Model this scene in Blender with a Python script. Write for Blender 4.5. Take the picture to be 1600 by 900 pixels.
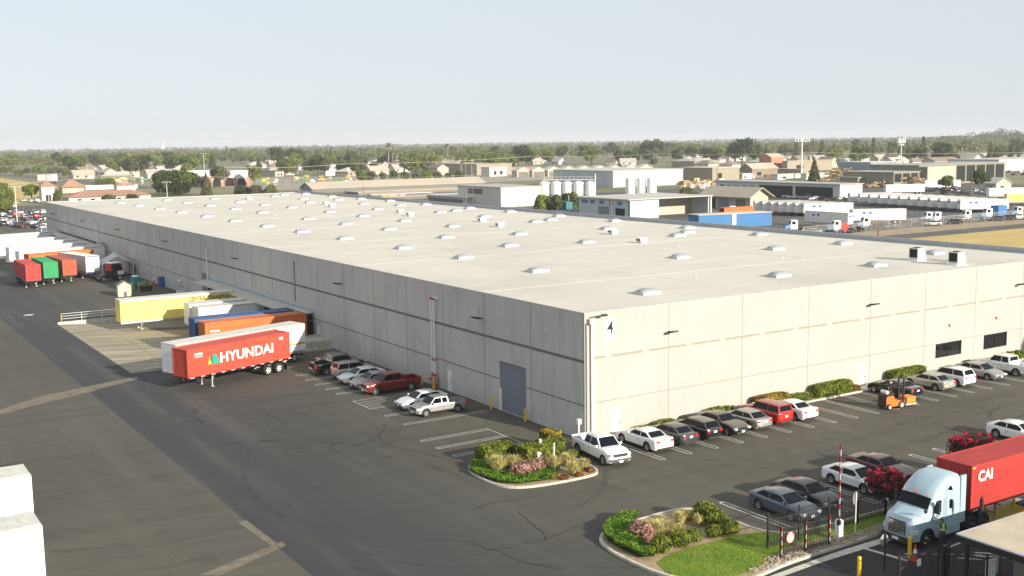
import bpy, bmesh, math, random, re
from mathutils import Vector, Matrix
R = math.radians
rnd = random.Random(7)
for _o in list(bpy.data.objects): bpy.data.objects.remove(_o, do_unlink=True)
S = bpy.context.scene
COL = S.collection

# ---------------------------------------------------------------- camera
CAM = Vector((-50.5746, -68.8191, 23.6362)); YAW, PIT, ROL, FPX = 1.00268644, .13234075, -.0143324, 1729.8
_f = Vector((math.cos(YAW)*math.cos(PIT), math.sin(YAW)*math.cos(PIT), -math.sin(PIT)))
_r0 = Vector((math.sin(YAW), -math.cos(YAW), 0)); _u0 = _r0.cross(_f)
_r = _r0*math.cos(ROL) + _u0*math.sin(ROL); _u = _r.cross(_f)
cam = bpy.data.objects.new('camera', bpy.data.cameras.new('camera')); COL.objects.link(cam)
cam.matrix_world = Matrix(((_r.x, _u.x, -_f.x, CAM.x), (_r.y, _u.y, -_f.y, CAM.y), (_r.z, _u.z, -_f.z, CAM.z), (0, 0, 0, 1)))
cam.data.sensor_width = 36; cam.data.lens = 36*FPX/1600; cam.data.clip_end = 30000; cam.data.clip_start = .5
S.camera = cam
def gp(px, py, z=0.0):
    """real ground (or height z) position of a point seen in the photograph"""
    d = _f + _r*((px-800)/FPX) + _u*((450-py)/FPX)
    t = (z-CAM.z)/d.z
    return CAM + d*t
def along(C, D, px):
    """distance t from C along D that reaches picture column px"""
    a, b = (C-CAM), D
    k = (px-800)/FPX
    return (k*a.dot(_f) - a.dot(_r))/(b.dot(_r) - k*b.dot(_f))
def height(C, py):
    Z = Vector((0, 0, 1)); a = C-CAM; k = (450-py)/FPX
    return (k*a.dot(_f) - a.dot(_u))/(Z.dot(_u) - k*Z.dot(_f))

# ---------------------------------------------------------------- light
SUN_AZ, SUN_EL = 15, 18.5
w = bpy.data.worlds.new('World'); S.world = w; w.use_nodes = True
nt = w.node_tree; bg = nt.nodes['Background']
sky = nt.nodes.new('ShaderNodeTexSky'); sky.sky_type = 'NISHITA'; sky.sun_disc = False
sky.sun_elevation = R(SUN_EL); sky.sun_rotation = R(180-SUN_AZ)
sky.altitude = 0; sky.air_density = 1.0; sky.dust_density = .4; sky.ozone_density = 2.0
hsv = nt.nodes.new('ShaderNodeHueSaturation'); hsv.inputs['Saturation'].default_value = .42; hsv.inputs['Value'].default_value = 1.0
tint = nt.nodes.new('ShaderNodeMix'); tint.data_type = 'RGBA'; tint.blend_type = 'MULTIPLY'; tint.inputs[0].default_value = 1; tint.inputs[7].default_value = (.93, .97, 1.08, 1)
nt.links.new(sky.outputs[0], hsv.inputs['Color']); nt.links.new(hsv.outputs[0], tint.inputs[6]); hzm = nt.nodes.new('ShaderNodeMix'); hzm.data_type = 'RGBA'; hzm.inputs[0].default_value = .78; hzm.inputs[7].default_value = (5.3, 5.75, 6.05, 1)
nt.links.new(tint.outputs[2], hzm.inputs[6]); nt.links.new(hzm.outputs[2], bg.inputs[0]); bg.inputs[1].default_value = 0.085
sun = bpy.data.objects.new('sun', bpy.data.lights.new('sun', 'SUN')); COL.objects.link(sun)
sun.data.energy = 5.0; sun.data.angle = R(.6); sun.data.color = (1, .90, .76)
sd = Vector((math.sin(R(SUN_AZ))*math.cos(R(SUN_EL)), -math.cos(R(SUN_AZ))*math.cos(R(SUN_EL)), math.sin(R(SUN_EL))))
sun.rotation_euler = sd.to_track_quat('Z', 'Y').to_euler(); sun.location = (0, -50, 60)
S.view_settings.view_transform = 'Standard'; S.view_settings.look = 'None'
S.view_settings.exposure = .70; S.view_settings.gamma = 1

# ---------------------------------------------------------------- materials
def mat(name, col, rough=.7, metal=0, var=0, vs=1.0, col2=None, stretch=(1, 1, 1), bump=0, bs=20, dust=0, spec=.5, detail=4, rnd_v=0, transl=0, coat=0, emit=0):
    m = bpy.data.materials.new(name); m.use_nodes = True; t = m.node_tree; N = t.nodes; L = t.links
    p = N['Principled BSDF']; p.inputs['Roughness'].default_value = rough; p.inputs['Metallic'].default_value = metal
    p.inputs['Specular IOR Level'].default_value = spec
    if coat: p.inputs['Coat Weight'].default_value = coat; p.inputs['Coat Roughness'].default_value = .08
    c = (*col, 1); out = None
    p.inputs['Base Color'].default_value = c
    if var or col2 or rnd_v or dust:
        rgb = N.new('ShaderNodeRGB'); rgb.outputs[0].default_value = c; out = rgb.outputs[0]
    tc = None
    if var or col2 or bump:
        g = N.new('ShaderNodeNewGeometry') if not dust else None
        tc = N.new('ShaderNodeTexCoord'); mp = N.new('ShaderNodeMapping'); mp.inputs['Scale'].default_value = stretch
        L.new(tc.outputs['Object'], mp.inputs[0])
    if var or col2:
        no = N.new('ShaderNodeTexNoise'); no.inputs['Scale'].default_value = vs; no.inputs['Detail'].default_value = detail
        no.inputs['Roughness'].default_value = .62
        L.new(mp.outputs[0], no.inputs[0])
        rp = N.new('ShaderNodeMapRange'); rp.inputs[1].default_value = .34; rp.inputs[2].default_value = .66
        L.new(no.outputs[0], rp.inputs[0])
        mx = N.new('ShaderNodeMix'); mx.data_type = 'RGBA'
        c2 = col2 if col2 else tuple(x*(1-var) for x in col)
        c1 = col if col2 else tuple(min(1, x*(1+var)) for x in col)
        mx.inputs[6].default_value = (*c1, 1); mx.inputs[7].default_value = (*c2, 1)
        L.new(rp.outputs[0], mx.inputs[0]); out = mx.outputs[2]
    if rnd_v:
        oi = N.new('ShaderNodeObjectInfo'); hs = N.new('ShaderNodeHueSaturation')
        a = N.new('ShaderNodeMapRange'); a.inputs[3].default_value = 1-rnd_v; a.inputs[4].default_value = 1+rnd_v
        L.new(oi.outputs['Random'], a.inputs[0]); L.new(a.outputs[0], hs.inputs['Value'])
        b = N.new('ShaderNodeMapRange'); b.inputs[3].default_value = .5-rnd_v*.08; b.inputs[4].default_value = .5+rnd_v*.05
        fr = N.new('ShaderNodeMath'); fr.operation = 'FRACT'; mu = N.new('ShaderNodeMath'); mu.operation = 'MULTIPLY'; mu.inputs[1].default_value = 7.3
        L.new(oi.outputs['Random'], mu.inputs[0]); L.new(mu.outputs[0], fr.inputs[0]); L.new(fr.outputs[0], b.inputs[0]); L.new(b.outputs[0], hs.inputs['Hue'])
        L.new(out, hs.inputs['Color']); out = hs.outputs[0]
    if dust:
        ge = N.new('ShaderNodeNewGeometry'); sx = N.new('ShaderNodeSeparateXYZ'); L.new(ge.outputs['Normal'], sx.inputs[0])
        mr = N.new('ShaderNodeMapRange'); mr.inputs[1].default_value = .55; mr.inputs[2].default_value = .98; mr.inputs[4].default_value = dust
        L.new(sx.outputs[2], mr.inputs[0]); md = N.new('ShaderNodeMix'); md.data_type = 'RGBA'
        md.inputs[7].default_value = (.24, .20, .14, 1); L.new(out, md.inputs[6]); L.new(mr.outputs[0], md.inputs[0]); out = md.outputs[2]
        r2 = N.new('ShaderNodeMapRange'); r2.inputs[3].default_value = rough; r2.inputs[4].default_value = min(1, rough+.35*dust/.5)
        L.new(mr.outputs[0], r2.inputs[0]); L.new(r2.outputs[0], p.inputs['Roughness'])
    if out: L.new(out, p.inputs['Base Color'])
    if bump:
        nb = N.new('ShaderNodeTexNoise'); nb.inputs['Scale'].default_value = bs; nb.inputs['Detail'].default_value = 3
        L.new(mp.outputs[0], nb.inputs[0]); bp = N.new('ShaderNodeBump'); bp.inputs['Strength'].default_value = bump; bp.inputs['Distance'].default_value = .05
        L.new(nb.outputs[0], bp.inputs['Height']); L.new(bp.outputs[0], p.inputs['Normal'])
    if transl:
        tr = N.new('ShaderNodeBsdfTranslucent'); ms = N.new('ShaderNodeMixShader'); ms.inputs[0].default_value = transl
        if out: L.new(out, tr.inputs[0])
        else: tr.inputs[0].default_value = c
        L.new(p.outputs[0], ms.inputs[1]); L.new(tr.outputs[0], ms.inputs[2]); L.new(ms.outputs[0], N['Material Output'].inputs[0])
    m.diffuse_color = c
    return m
def nodes(m): return m.node_tree.nodes, m.node_tree.links

def asphalt(name, c1, c2, c3=None, split=None, extra=0):
    """patched asphalt: large blotches, long wear streaks, seams of crack sealer, fine grain"""
    m = mat(name, c1, rough=.86, spec=.35); N, L = nodes(m); p = N['Principled BSDF']
    tc = N.new('ShaderNodeTexCoord')
    def noise(scale, st, detail=5, rot=0, dist=0):
        mp = N.new('ShaderNodeMapping'); mp.inputs['Scale'].default_value = st; mp.inputs['Rotation'].default_value = (0, 0, R(rot))
        L.new(tc.outputs['Object'], mp.inputs[0]); n = N.new('ShaderNodeTexNoise'); n.inputs['Scale'].default_value = scale
        n.inputs['Detail'].default_value = detail; n.inputs['Distortion'].default_value = dist; L.new(mp.outputs[0], n.inputs[0]); return n.outputs[0]
    def rng(o, a, b, c=0, d=1):
        r = N.new('ShaderNodeMapRange'); r.inputs[1].default_value = a; r.inputs[2].default_value = b; r.inputs[3].default_value = c; r.inputs[4].default_value = d
        L.new(o, r.inputs[0]); return r.outputs[0]
    def mix(f, a, b, mode='MIX'):
        x = N.new('ShaderNodeMix'); x.data_type = 'RGBA'; x.blend_type = mode
        for i, v in ((0, f), (6, a), (7, b)):
            if isinstance(v, tuple): x.inputs[i].default_value = (*v, 1) if len(v) == 3 else v
            elif isinstance(v, (int, float)): x.inputs[i].default_value = v
            else: L.new(v, x.inputs[i])
        return x.outputs[2]
    col = mix(rng(noise(.045, (1, 1, 1), 4), .35, .65), c1, c2)
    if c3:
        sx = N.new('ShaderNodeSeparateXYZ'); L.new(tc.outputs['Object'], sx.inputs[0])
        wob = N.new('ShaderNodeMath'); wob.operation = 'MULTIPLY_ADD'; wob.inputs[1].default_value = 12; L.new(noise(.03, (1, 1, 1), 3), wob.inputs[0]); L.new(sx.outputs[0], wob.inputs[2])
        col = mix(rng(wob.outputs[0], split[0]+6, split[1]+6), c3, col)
    # tyre-worn streaks running with the traffic, and curved ones
    st = noise(.5, (.09, 1.4, 1), 6, 8, .6); col = mix(rng(st, .48, .72, 0, .5), col, tuple(x*.62 for x in c2))
    st2 = noise(.4, (1.3, .07, 1), 6, -14, .4); col = mix(rng(st2, .50, .74, 0, .38), col, tuple(x*1.35 for x in c1))
    wv = N.new('ShaderNodeTexWave'); wv.wave_type = 'RINGS'; wv.rings_direction = 'Z'; wv.inputs['Scale'].default_value = .16; wv.inputs['Distortion'].default_value = 9; wv.inputs['Detail'].default_value = 3; wv.inputs['Detail Scale'].default_value = .6
    mp = N.new('ShaderNodeMapping'); mp.inputs['Location'].default_value = (18, -20, 0); L.new(tc.outputs['Object'], mp.inputs[0]); L.new(mp.outputs[0], wv.inputs[0])
    col = mix(rng(wv.outputs[1], .86, 1, 0, .16), col, tuple(x*.55 for x in c2))
    # stains
    col = mix(rng(noise(.35, (1, 1, 1), 2), .66, .74, 0, .35), col, tuple(x*.5 for x in c2))
    vo = N.new('ShaderNodeTexVoronoi'); vo.feature = 'DISTANCE_TO_EDGE'; vo.inputs['Scale'].default_value = .085
    dm = N.new('ShaderNodeVectorMath'); dm.operation = 'ADD'; sc = N.new('ShaderNodeVectorMath'); sc.operation = 'SCALE'; sc.inputs[3].default_value = 3
    nn = N.new('ShaderNodeTexNoise'); nn.inputs['Scale'].default_value = .35; L.new(tc.outputs['Object'], nn.inputs[0]); L.new(nn.outputs[1], sc.inputs[0]); L.new(tc.outputs['Object'], dm.inputs[0]); L.new(sc.outputs[0], dm.inputs[1]); L.new(dm.outputs[0], vo.inputs[0])
    col = mix(rng(vo.outputs[0], 0, .003, .3, 0), col, tuple(x*.45 for x in c2))
    col = mix(rng(noise(14, (1, 1, 1), 2), .3, .7, 0, .35), col, tuple(x*.7 for x in c1))
    L.new(col, p.inputs['Base Color'])
    b = N.new('ShaderNodeBump'); b.inputs['Strength'].default_value = .25; b.inputs['Distance'].default_value = .02; L.new(noise(30, (1, 1, 1), 2), b.inputs['Height']); L.new(b.outputs[0], p.inputs['Normal'])
    return m

def concrete_wall(name, col, dark, streak=.35):
    m = mat(name, col, rough=.88, spec=.3); N, L = nodes(m); p = N['Principled BSDF']; tc = N.new('ShaderNodeTexCoord')
    def noise(scale, st, detail=4):
        mp = N.new('ShaderNodeMapping'); mp.inputs['Scale'].default_value = st; L.new(tc.outputs['Object'], mp.inputs[0])
        n = N.new('ShaderNodeTexNoise'); n.inputs['Scale'].default_value = scale; n.inputs['Detail'].default_value = detail; L.new(mp.outputs[0], n.inputs[0]); return n.outputs[0]
    def mixc(o, a, b, mx, ca, cb):
        r = N.new('ShaderNodeMapRange'); r.inputs[1].default_value = a; r.inputs[2].default_value = b; r.inputs[4].default_value = mx; L.new(o, r.inputs[0])
        x = N.new('ShaderNodeMix'); x.data_type = 'RGBA'; L.new(r.outputs[0], x.inputs[0])
        for i, v in ((6, ca), (7, cb)):
            if isinstance(v, tuple): x.inputs[i].default_value = (*v, 1)
            else: L.new(v, x.inputs[i])
        return x.outputs[2]
    c = mixc(noise(.22, (1, 1, 1), 5), .35, .68, .5, col, dark)
    c = mixc(noise(1.1, (1, 1, .12), 5), .52, .74, streak, c, tuple(x*.7 for x in dark))
    c = mixc(noise(1.6, (1, 1, .35), 6), .60, .72, streak*.9, c, tuple(x*.5 for x in dark))
    c = mixc(noise(5, (1, 1, .8), 4), .4, .75, .22, c, tuple(min(1, x*1.25) for x in col))
    L.new(c, p.inputs['Base Color'])
    b = N.new('ShaderNodeBump'); b.inputs['Strength'].default_value = .15; b.inputs['Distance'].default_value = .02; L.new(noise(9, (1, 1, 1)), b.inputs['Height']); L.new(b.outputs[0], p.inputs['Normal'])
    return m

M = {}
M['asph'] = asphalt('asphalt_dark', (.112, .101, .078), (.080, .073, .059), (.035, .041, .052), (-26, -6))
M['asph_old'] = asphalt('asphalt_old', (.106, .098, .078), (.076, .071, .060))
M['asph_road'] = asphalt('asphalt_entry', (.034, .034, .036), (.022, .023, .026))
M['asph_far'] = asphalt('asphalt_far', (.12, .115, .105), (.085, .083, .08))
M['concrete_pad'] = mat('concrete_pad', (.30, .265, .19), .85, var=.28, vs=.5, stretch=(.25, 1.6, 1), bump=.1)
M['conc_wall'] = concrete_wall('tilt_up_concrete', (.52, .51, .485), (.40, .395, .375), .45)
M['conc_lit'] = concrete_wall('tilt_up_concrete_sunlit', (.40, .39, .358), (.35, .342, .312), .2)  # same concrete as the shaded wall, with the sun's effect put into its colour
M['reveal'] = mat('reveal_dark', (.17, .155, .13), .9, var=.2, vs=3)
M['reveal_tan'] = mat('reveal_tan', (.285, .27, .22), .9, var=.1, vs=3)
M['joint'] = mat('joint_sealant', (.24, .23, .21), .9)
M['joint_l'] = mat('joint_sealant_pale', (.28, .27, .245), .9)
M['roof'] = mat('roof_membrane', (.62, .585, .505), .8, col2=(.565, .53, .455), vs=.35, stretch=(.35, 1, 1), bump=.25, bs=2.2)
def weather(m, col, scale, st, a, b_, amt, rot=0):
    N, L = nodes(m); p = N['Principled BSDF']; src = p.inputs['Base Color'].links[0].from_socket if p.inputs['Base Color'].links else None
    tc = N.new('ShaderNodeTexCoord'); mp = N.new('ShaderNodeMapping'); mp.inputs['Scale'].default_value = st; mp.inputs['Rotation'].default_value = (0, 0, R(rot)); n = N.new('ShaderNodeTexNoise'); n.inputs['Scale'].default_value = scale; n.inputs['Detail'].default_value = 6
    L.new(tc.outputs['Object'], mp.inputs[0]); L.new(mp.outputs[0], n.inputs[0]); r = N.new('ShaderNodeMapRange'); r.inputs[1].default_value = a; r.inputs[2].default_value = b_; r.inputs[4].default_value = amt; L.new(n.outputs[0], r.inputs[0])
    x = N.new('ShaderNodeMix'); x.data_type = 'RGBA'; x.inputs[7].default_value = (*col, 1)
    if src: L.new(src, x.inputs[6])
    else: x.inputs[6].default_value = p.inputs['Base Color'].default_value
    L.new(r.outputs[0], x.inputs[0]); L.new(x.outputs[2], p.inputs['Base Color'])
weather(M['roof'], (.40, .385, .34), .06, (1, 1, 1), .52, .68, .35); weather(M['roof'], (.36, .345, .30), .25, (2.2, .5, 1), .60, .72, .35); weather(M['roof'], (.63, .615, .56), 1.2, (.4, 1.5, 1), .62, .70, .5, 4)
M['coping'] = mat('coping_metal', (.50, .50, .48), .5, var=.08, vs=2)
M['parapet'] = mat('parapet_inner', (.35, .37, .40), .8, var=.1)
M['curb'] = mat('curb_concrete', (.50, .47, .40), .85, var=.22, vs=2.5, bump=.1)
M['paint_w'] = mat('marking_white', (.62, .60, .54), .8, col2=(.30, .29, .26), vs=6)
M['paint_y'] = mat('marking_yellow', (.62, .42, .05), .7, var=.25, vs=5)
M['white'] = mat('white_paint', (.80, .80, .78), .45, var=.06, vs=1.5)
M['white_dirty'] = mat('white_trailer', (.78, .78, .75), .4, col2=(.66, .65, .60), vs=.9, stretch=(.3, 1, 2))
M['trl_roof'] = mat('trailer_roof', (.62, .60, .54), .55, var=.12, vs=1.2)
M['yellow_trl'] = mat('yellow_trailer', (.82, .66, .16), .4, var=.06, vs=1)
M['tank_w'] = mat('tank_white', (.82, .81, .77), .4, var=.05)
M['black'] = mat('black_metal', (.02, .02, .021), .5, var=.2, vs=4)
M['rubber'] = mat('tyre_rubber', (.024, .023, .022), .85, var=.25, vs=8)
M['rim'] = mat('alloy_rim', (.55, .55, .55), .3, .8)
M['rim_w'] = mat('white_rim', (.72, .72, .70), .45)
M['steel'] = mat('galvanised_steel', (.50, .50, .49), .45, .6, var=.1)
M['rail_w'] = mat('rail_paint', (.66, .66, .62), .5)
M['rail_y'] = mat('safety_yellow', (.80, .48, .02), .45, var=.12, vs=5)
M['red'] = mat('red_paint', (.55, .03, .025), .45)
M['red_far'] = mat('red_far', (.7, .05, .04), .6)
M['glass'] = mat('car_glass', (.004, .007, .011), .03, spec=.2)
M['glass_b'] = mat('building_glass', (.010, .011, .011), .08, spec=.8)
M['lamp_w'] = mat('headlamp_lens', (.75, .76, .78), .12, .2)
M['lamp_r'] = mat('taillamp_lens', (.62, .012, .02), .2)
M['chrome'] = mat('chrome', (.75, .75, .76), .15, 1)
M['plastic'] = mat('black_plastic', (.03, .03, .031), .6)
M['door_g'] = mat('roll_door', (.18, .20, .24), .6, var=.06, stretch=(1, 1, 6), vs=1)
M['door_w'] = mat('white_door', (.72, .73, .74), .5)
M['dark_in'] = mat('dark_opening', (.012, .012, .013), .9)
M['canopy'] = mat('canopy_sheet', (.52, .50, .42), .6, var=.12, vs=1)
M['blue_trim'] = mat('flashing_blue', (.25, .38, .50), .5)
M['skylight'] = mat('skylight_dome', (.30, .32, .35), .3, var=.05)
M['soil'] = mat('planter_soil', (.42, .32, .19), .95, col2=(.27, .20, .12), vs=1.5, bump=.5)
M['grass'] = mat('lawn', (.12, .22, .02), .9, col2=(.22, .28, .028), vs=.55, bump=.4, bs=14)
M['blade'] = mat('grass_blade', (.14, .27, .02), .8, col2=(.27, .34, .035), vs=.8, transl=.35)
M['field'] = mat('dry_field', (.52, .38, .13), .95, col2=(.42, .30, .11), vs=.05, stretch=(.5, 2, 1), detail=8, bump=.5, bs=1)
M['dirt'] = mat('dirt', (.36, .28, .18), .95, col2=(.27, .21, .14), vs=.3)
M['ground'] = mat('urban_ground', (.22, .20, .105), .95, col2=(.10, .12, .04), vs=.012, detail=6)
M['rock'] = mat('river_rock', (.42, .34, .25), .8, rnd_v=.4, var=.35, vs=6)
M['bark'] = mat('bark', (.13, .095, .06), .9, var=.3, vs=4)
M['palm_bark'] = mat('palm_bark', (.24, .19, .13), .9, var=.2, vs=3)
M['wood_pole'] = mat('pole_wood', (.17, .12, .085), .85, var=.2, vs=3)
M['wire'] = mat('wire', (.33, .32, .29), .6)
M['skin'] = mat('skin', (.42, .24, .16), .6)
M['hivis'] = mat('hivis_fabric', (.28, .85, .04), .7)
M['denim'] = mat('dark_trousers', (.03, .035, .05), .85)
M['hair'] = mat('hair', (.02, .015, .012), .7)
def leaf(name, a, b, rv=.22, tl=.32): return mat(name, a, .62, col2=b, vs=.6, rnd_v=rv, transl=tl, spec=.3)
LEAF = [leaf('leaf_light', (.22, .26, .032), (.17, .21, .028)), leaf('leaf_mid', (.14, .185, .026), (.11, .15, .022)), leaf('leaf_dark', (.055, .08, .018), (.045, .066, .016))]
LEAF_D = [leaf('leaf_deep_light', (.11, .155, .022), (.085, .12, .02)), leaf('leaf_deep', (.06, .095, .016), (.036, .058, .014)), leaf('leaf_deep_dark', (.024, .042, .012), (.02, .036, .01))]
LEAF_O = [leaf('leaf_olive', (.19, .18, .06), (.15, .15, .05)), leaf('leaf_olive_mid', (.13, .13, .042), (.10, .105, .035)), leaf('leaf_olive_dark', (.065, .075, .026), (.05, .06, .02))]
HEDGE = [leaf('hedge_light', (.27, .29, .025), (.21, .26, .022), 0), leaf('hedge_mid', (.17, .20, .02), (.13, .175, .018), 0), leaf('hedge_dark', (.07, .095, .013), (.055, .08, .011), 0)]
GREENC = [leaf('cover_light', (.16, .30, .02), (.20, .31, .022), 0), leaf('cover_mid', (.095, .20, .016), (.11, .22, .016), 0), leaf('cover_dark', (.035, .085, .011), (.035, .075, .011), 0)]
STRAW = [leaf('straw_light', (.70, .60, .30), (.60, .52, .22), 0), leaf('straw_mid', (.52, .46, .16), (.43, .40, .12), 0), leaf('straw_dark', (.24, .22, .07), (.20, .19, .06), 0)]
PINK = [leaf('blossom_pink', (.60, .36, .30), (.50, .30, .26), 0), leaf('blossom_rose', (.42, .20, .18), (.34, .18, .14), 0), leaf('blossom_leaf', (.10, .09, .035), (.08, .07, .03), 0)]
MYRT = [leaf('myrtle_bloom', (.62, .035, .11), (.50, .03, .08), 0), leaf('myrtle_leaf', (.16, .05, .03), (.08, .07, .02), 0), leaf('myrtle_dark', (.045, .04, .014), (.04, .03, .012), 0)]
YELG = [leaf('bronze_light', (.48, .33, .04), (.38, .28, .03), 0), leaf('bronze_mid', (.24, .17, .03), (.19, .14, .025), 0), leaf('bronze_dark', (.10, .075, .02), (.08, .06, .015), 0)]
RUST = [leaf('rust_light', (.40, .13, .03), (.36, .16, .03), 0), leaf('rust_mid', (.26, .11, .03), (.20, .12, .03), 0), leaf('rust_dark', (.11, .05, .02), (.09, .05, .015), 0)]

# ---------------------------------------------------------------- mesh tools
class MB:
    def __init__(s): s.v = []; s.f = []; s.m = []
    def add(s, vs, fs, mi=0):
        b = len(s.v); s.v += [tuple(v) for v in vs]; s.f += [tuple(b+i for i in f) for f in fs]
        s.m += ([mi]*len(fs) if isinstance(mi, int) else list(mi)); return s
    def box(s, x0, x1, y0, y1, z0, z1, mi=0):
        x0, x1 = min(x0, x1), max(x0, x1); y0, y1 = min(y0, y1), max(y0, y1); z0, z1 = min(z0, z1), max(z0, z1)
        return s.add([(x0, y0, z0), (x1, y0, z0), (x1, y1, z0), (x0, y1, z0), (x0, y0, z1), (x1, y0, z1), (x1, y1, z1), (x0, y1, z1)],
                     [(0, 3, 2, 1), (4, 5, 6, 7), (0, 1, 5, 4), (1, 2, 6, 5), (2, 3, 7, 6), (3, 0, 4, 7)], mi)
    def cbox(s, c, d, mi=0, rz=0, rx=0, ry=0):
        T = Matrix.Translation(c) @ Matrix.Rotation(rz, 4, 'Z') @ Matrix.Rotation(ry, 4, 'Y') @ Matrix.Rotation(rx, 4, 'X')
        k = MB().box(-d[0]/2, d[0]/2, -d[1]/2, d[1]/2, -d[2]/2, d[2]/2)
        return s.add([T @ Vector(v) for v in k.v], k.f, mi)
    def cyl(s, a, b, r, n=8, r1=None, mi=0, cap=True):
        a = Vector(a); b = Vector(b); r1 = r if r1 is None else r1; d = (b-a).normalized()
        q = d.orthogonal().normalized(); e = d.cross(q); vs = []
        for k in range(n):
            t = 2*math.pi*k/n; o = q*math.cos(t) + e*math.sin(t); vs += [a+o*r, b+o*r1]
        fs = [(2*k, 2*((k+1) % n), 2*((k+1) % n)+1, 2*k+1) for k in range(n)]
        if cap: fs += [tuple(2*k for k in range(n))[::-1], tuple(2*k+1 for k in range(n))]
        return s.add(vs, fs, mi)
    def tube(s, pts, r, n=6, mi=0):
        for a, b in zip(pts, pts[1:]): s.cyl(a, b, r, n, mi=mi)
        return s
    def prism(s, poly, ax, a, b, mi=0):
        P = {'y': lambda p, t: (p[0], t, p[1]), 'x': lambda p, t: (t, p[0], p[1]), 'z': lambda p, t: (p[0], p[1], t)}[ax]
        n = len(poly); vs = [P(p, a) for p in poly] + [P(p, b) for p in poly]
        fs = [tuple(range(n)), tuple(range(2*n-1, n-1, -1))] + [(k, (k+1) % n, n+(k+1) % n, n+k) for k in range(n)]
        return s.add(vs, fs, mi)
    def dome(s, c, rx, ry, rz, n=10, k=4, mi=0):
        vs = []; fs = []
        for j in range(k):
            t = j/k*math.pi/2
            for i in range(n):
                a = 2*math.pi*i/n; vs.append((c[0]+rx*math.cos(t)*math.cos(a), c[1]+ry*math.cos(t)*math.sin(a), c[2]+rz*math.sin(t)))
        vs.append((c[0], c[1], c[2]+rz))
        for j in range(k-1):
            for i in range(n): fs.append((j*n+i, j*n+(i+1) % n, (j+1)*n+(i+1) % n, (j+1)*n+i))
        for i in range(n): fs.append(((k-1)*n+i, (k-1)*n+(i+1) % n, k*n))
        return s.add(vs, fs, mi)
    def ball(s, c, r, n=8, k=6, mi=0, sc=(1, 1, 1)):
        vs = [(c[0], c[1], c[2]-r*sc[2])]; fs = []
        for j in range(1, k):
            t = -math.pi/2+math.pi*j/k
            for i in range(n):
                a = 2*math.pi*i/n; vs.append((c[0]+r*sc[0]*math.cos(t)*math.cos(a), c[1]+r*sc[1]*math.cos(t)*math.sin(a), c[2]+r*sc[2]*math.sin(t)))
        vs.append((c[0], c[1], c[2]+r*sc[2]))
        for i in range(n): fs.append((0, 1+(i+1) % n, 1+i))
        for j in range(k-2):
            for i in range(n): fs.append((1+j*n+i, 1+j*n+(i+1) % n, 1+(j+1)*n+(i+1) % n, 1+(j+1)*n+i))
        q = 1+(k-2)*n
        for i in range(n): fs.append((q+i, q+(i+1) % n, q+n))
        return s.add(vs, fs, mi)
    def mesh(s, name, mats, smooth=None):
        me = bpy.data.meshes.new(name); me.from_pydata(s.v, [], s.f)
        mats = mats if isinstance(mats, (list, tuple)) else [mats]
        for m in mats: me.materials.append(m)
        me.polygons.foreach_set('material_index', s.m)
        if smooth is not None:
            bm = bmesh.new(); bm.from_mesh(me); bmesh.ops.recalc_face_normals(bm, faces=bm.faces); bm.to_mesh(me); bm.free()
            me.polygons.foreach_set('use_smooth', [True]*len(me.polygons))
            me.set_sharp_from_angle(angle=R(smooth))
        me.update(); return me
    def build(s, name, mats, parent=None, smooth=None):
        return obj(name, s.mesh(name, mats, smooth), parent)
def obj(name, me, parent=None, loc=(0, 0, 0)):
    o = bpy.data.objects.new(name, me); COL.objects.link(o); o.parent = parent; o.location = loc; return o
def tag(o, label=None, cat=None, group=None, kind=None):
    if label: o['label'] = label
    if cat: o['category'] = cat
    if group: o['group'] = group
    if kind: o['kind'] = kind
    return o
def thing(name, label, cat, loc=(0, 0, 0), rz=0, group=None):
    o = bpy.data.objects.new(name, None); COL.objects.link(o); o.location = loc; o.rotation_euler = (0, 0, rz); o.empty_display_size = .5
    return tag(o, label, cat, group)
def struct(name, mb, m, smooth=None): return tag(mb.build(name, m, None, smooth), kind='structure')
_pm = {}
def repaint(me, m):
    k = (me.name, m.name)
    if k not in _pm: c = me.copy(); c.materials[0] = m; _pm[k] = c
    return _pm[k]
class Kit:
    """parts of one kind of thing; place() links a new thing with its own parts (meshes shared)"""
    def __init__(s): s.p = []
    def add(s, name, mb, m, parent=None, paint=False, smooth=None, loc=(0, 0, 0)):
        s.p.append((name, mb.mesh(name, m, smooth) if isinstance(mb, MB) else mb, parent, paint, loc)); return len(s.p)-1
    def place(s, name, label, cat, loc, rz=0, group=None, paint=None, scale=1, tilt=0):
        root = thing(name, label, cat, loc, rz, group); root.scale = (scale,)*3
        if tilt: root.rotation_euler = (0, tilt, rz)
        obs = []
        for (n, me, par, pt, l) in s.p:
            if pt and paint: me = repaint(me, paint)
            obs.append(obj(n, me, obs[par] if par is not None else root, l))
        return root
_tc = {}
def text(s, h, m, parent, loc, rot, name='lettering', bold=0.0, xs=1.0, align='LEFT', shear=0, space=1.0, ext=.004):
    cu = bpy.data.curves.new('t', 'FONT'); cu.body = s; cu.size = h/.7; cu.align_x = align; cu.offset = bold; cu.extrude = ext; cu.shear = shear; cu.space_character = space
    ob = bpy.data.objects.new('t', cu); COL.objects.link(ob); bpy.context.view_layer.update()
    me = bpy.data.meshes.new_from_object(ob); bpy.data.objects.remove(ob); me.materials.clear(); me.materials.append(m)
    for v in me.vertices: v.co.x *= xs
    o = obj(name, me, parent, loc); o.rotation_euler = rot; return o

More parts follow.
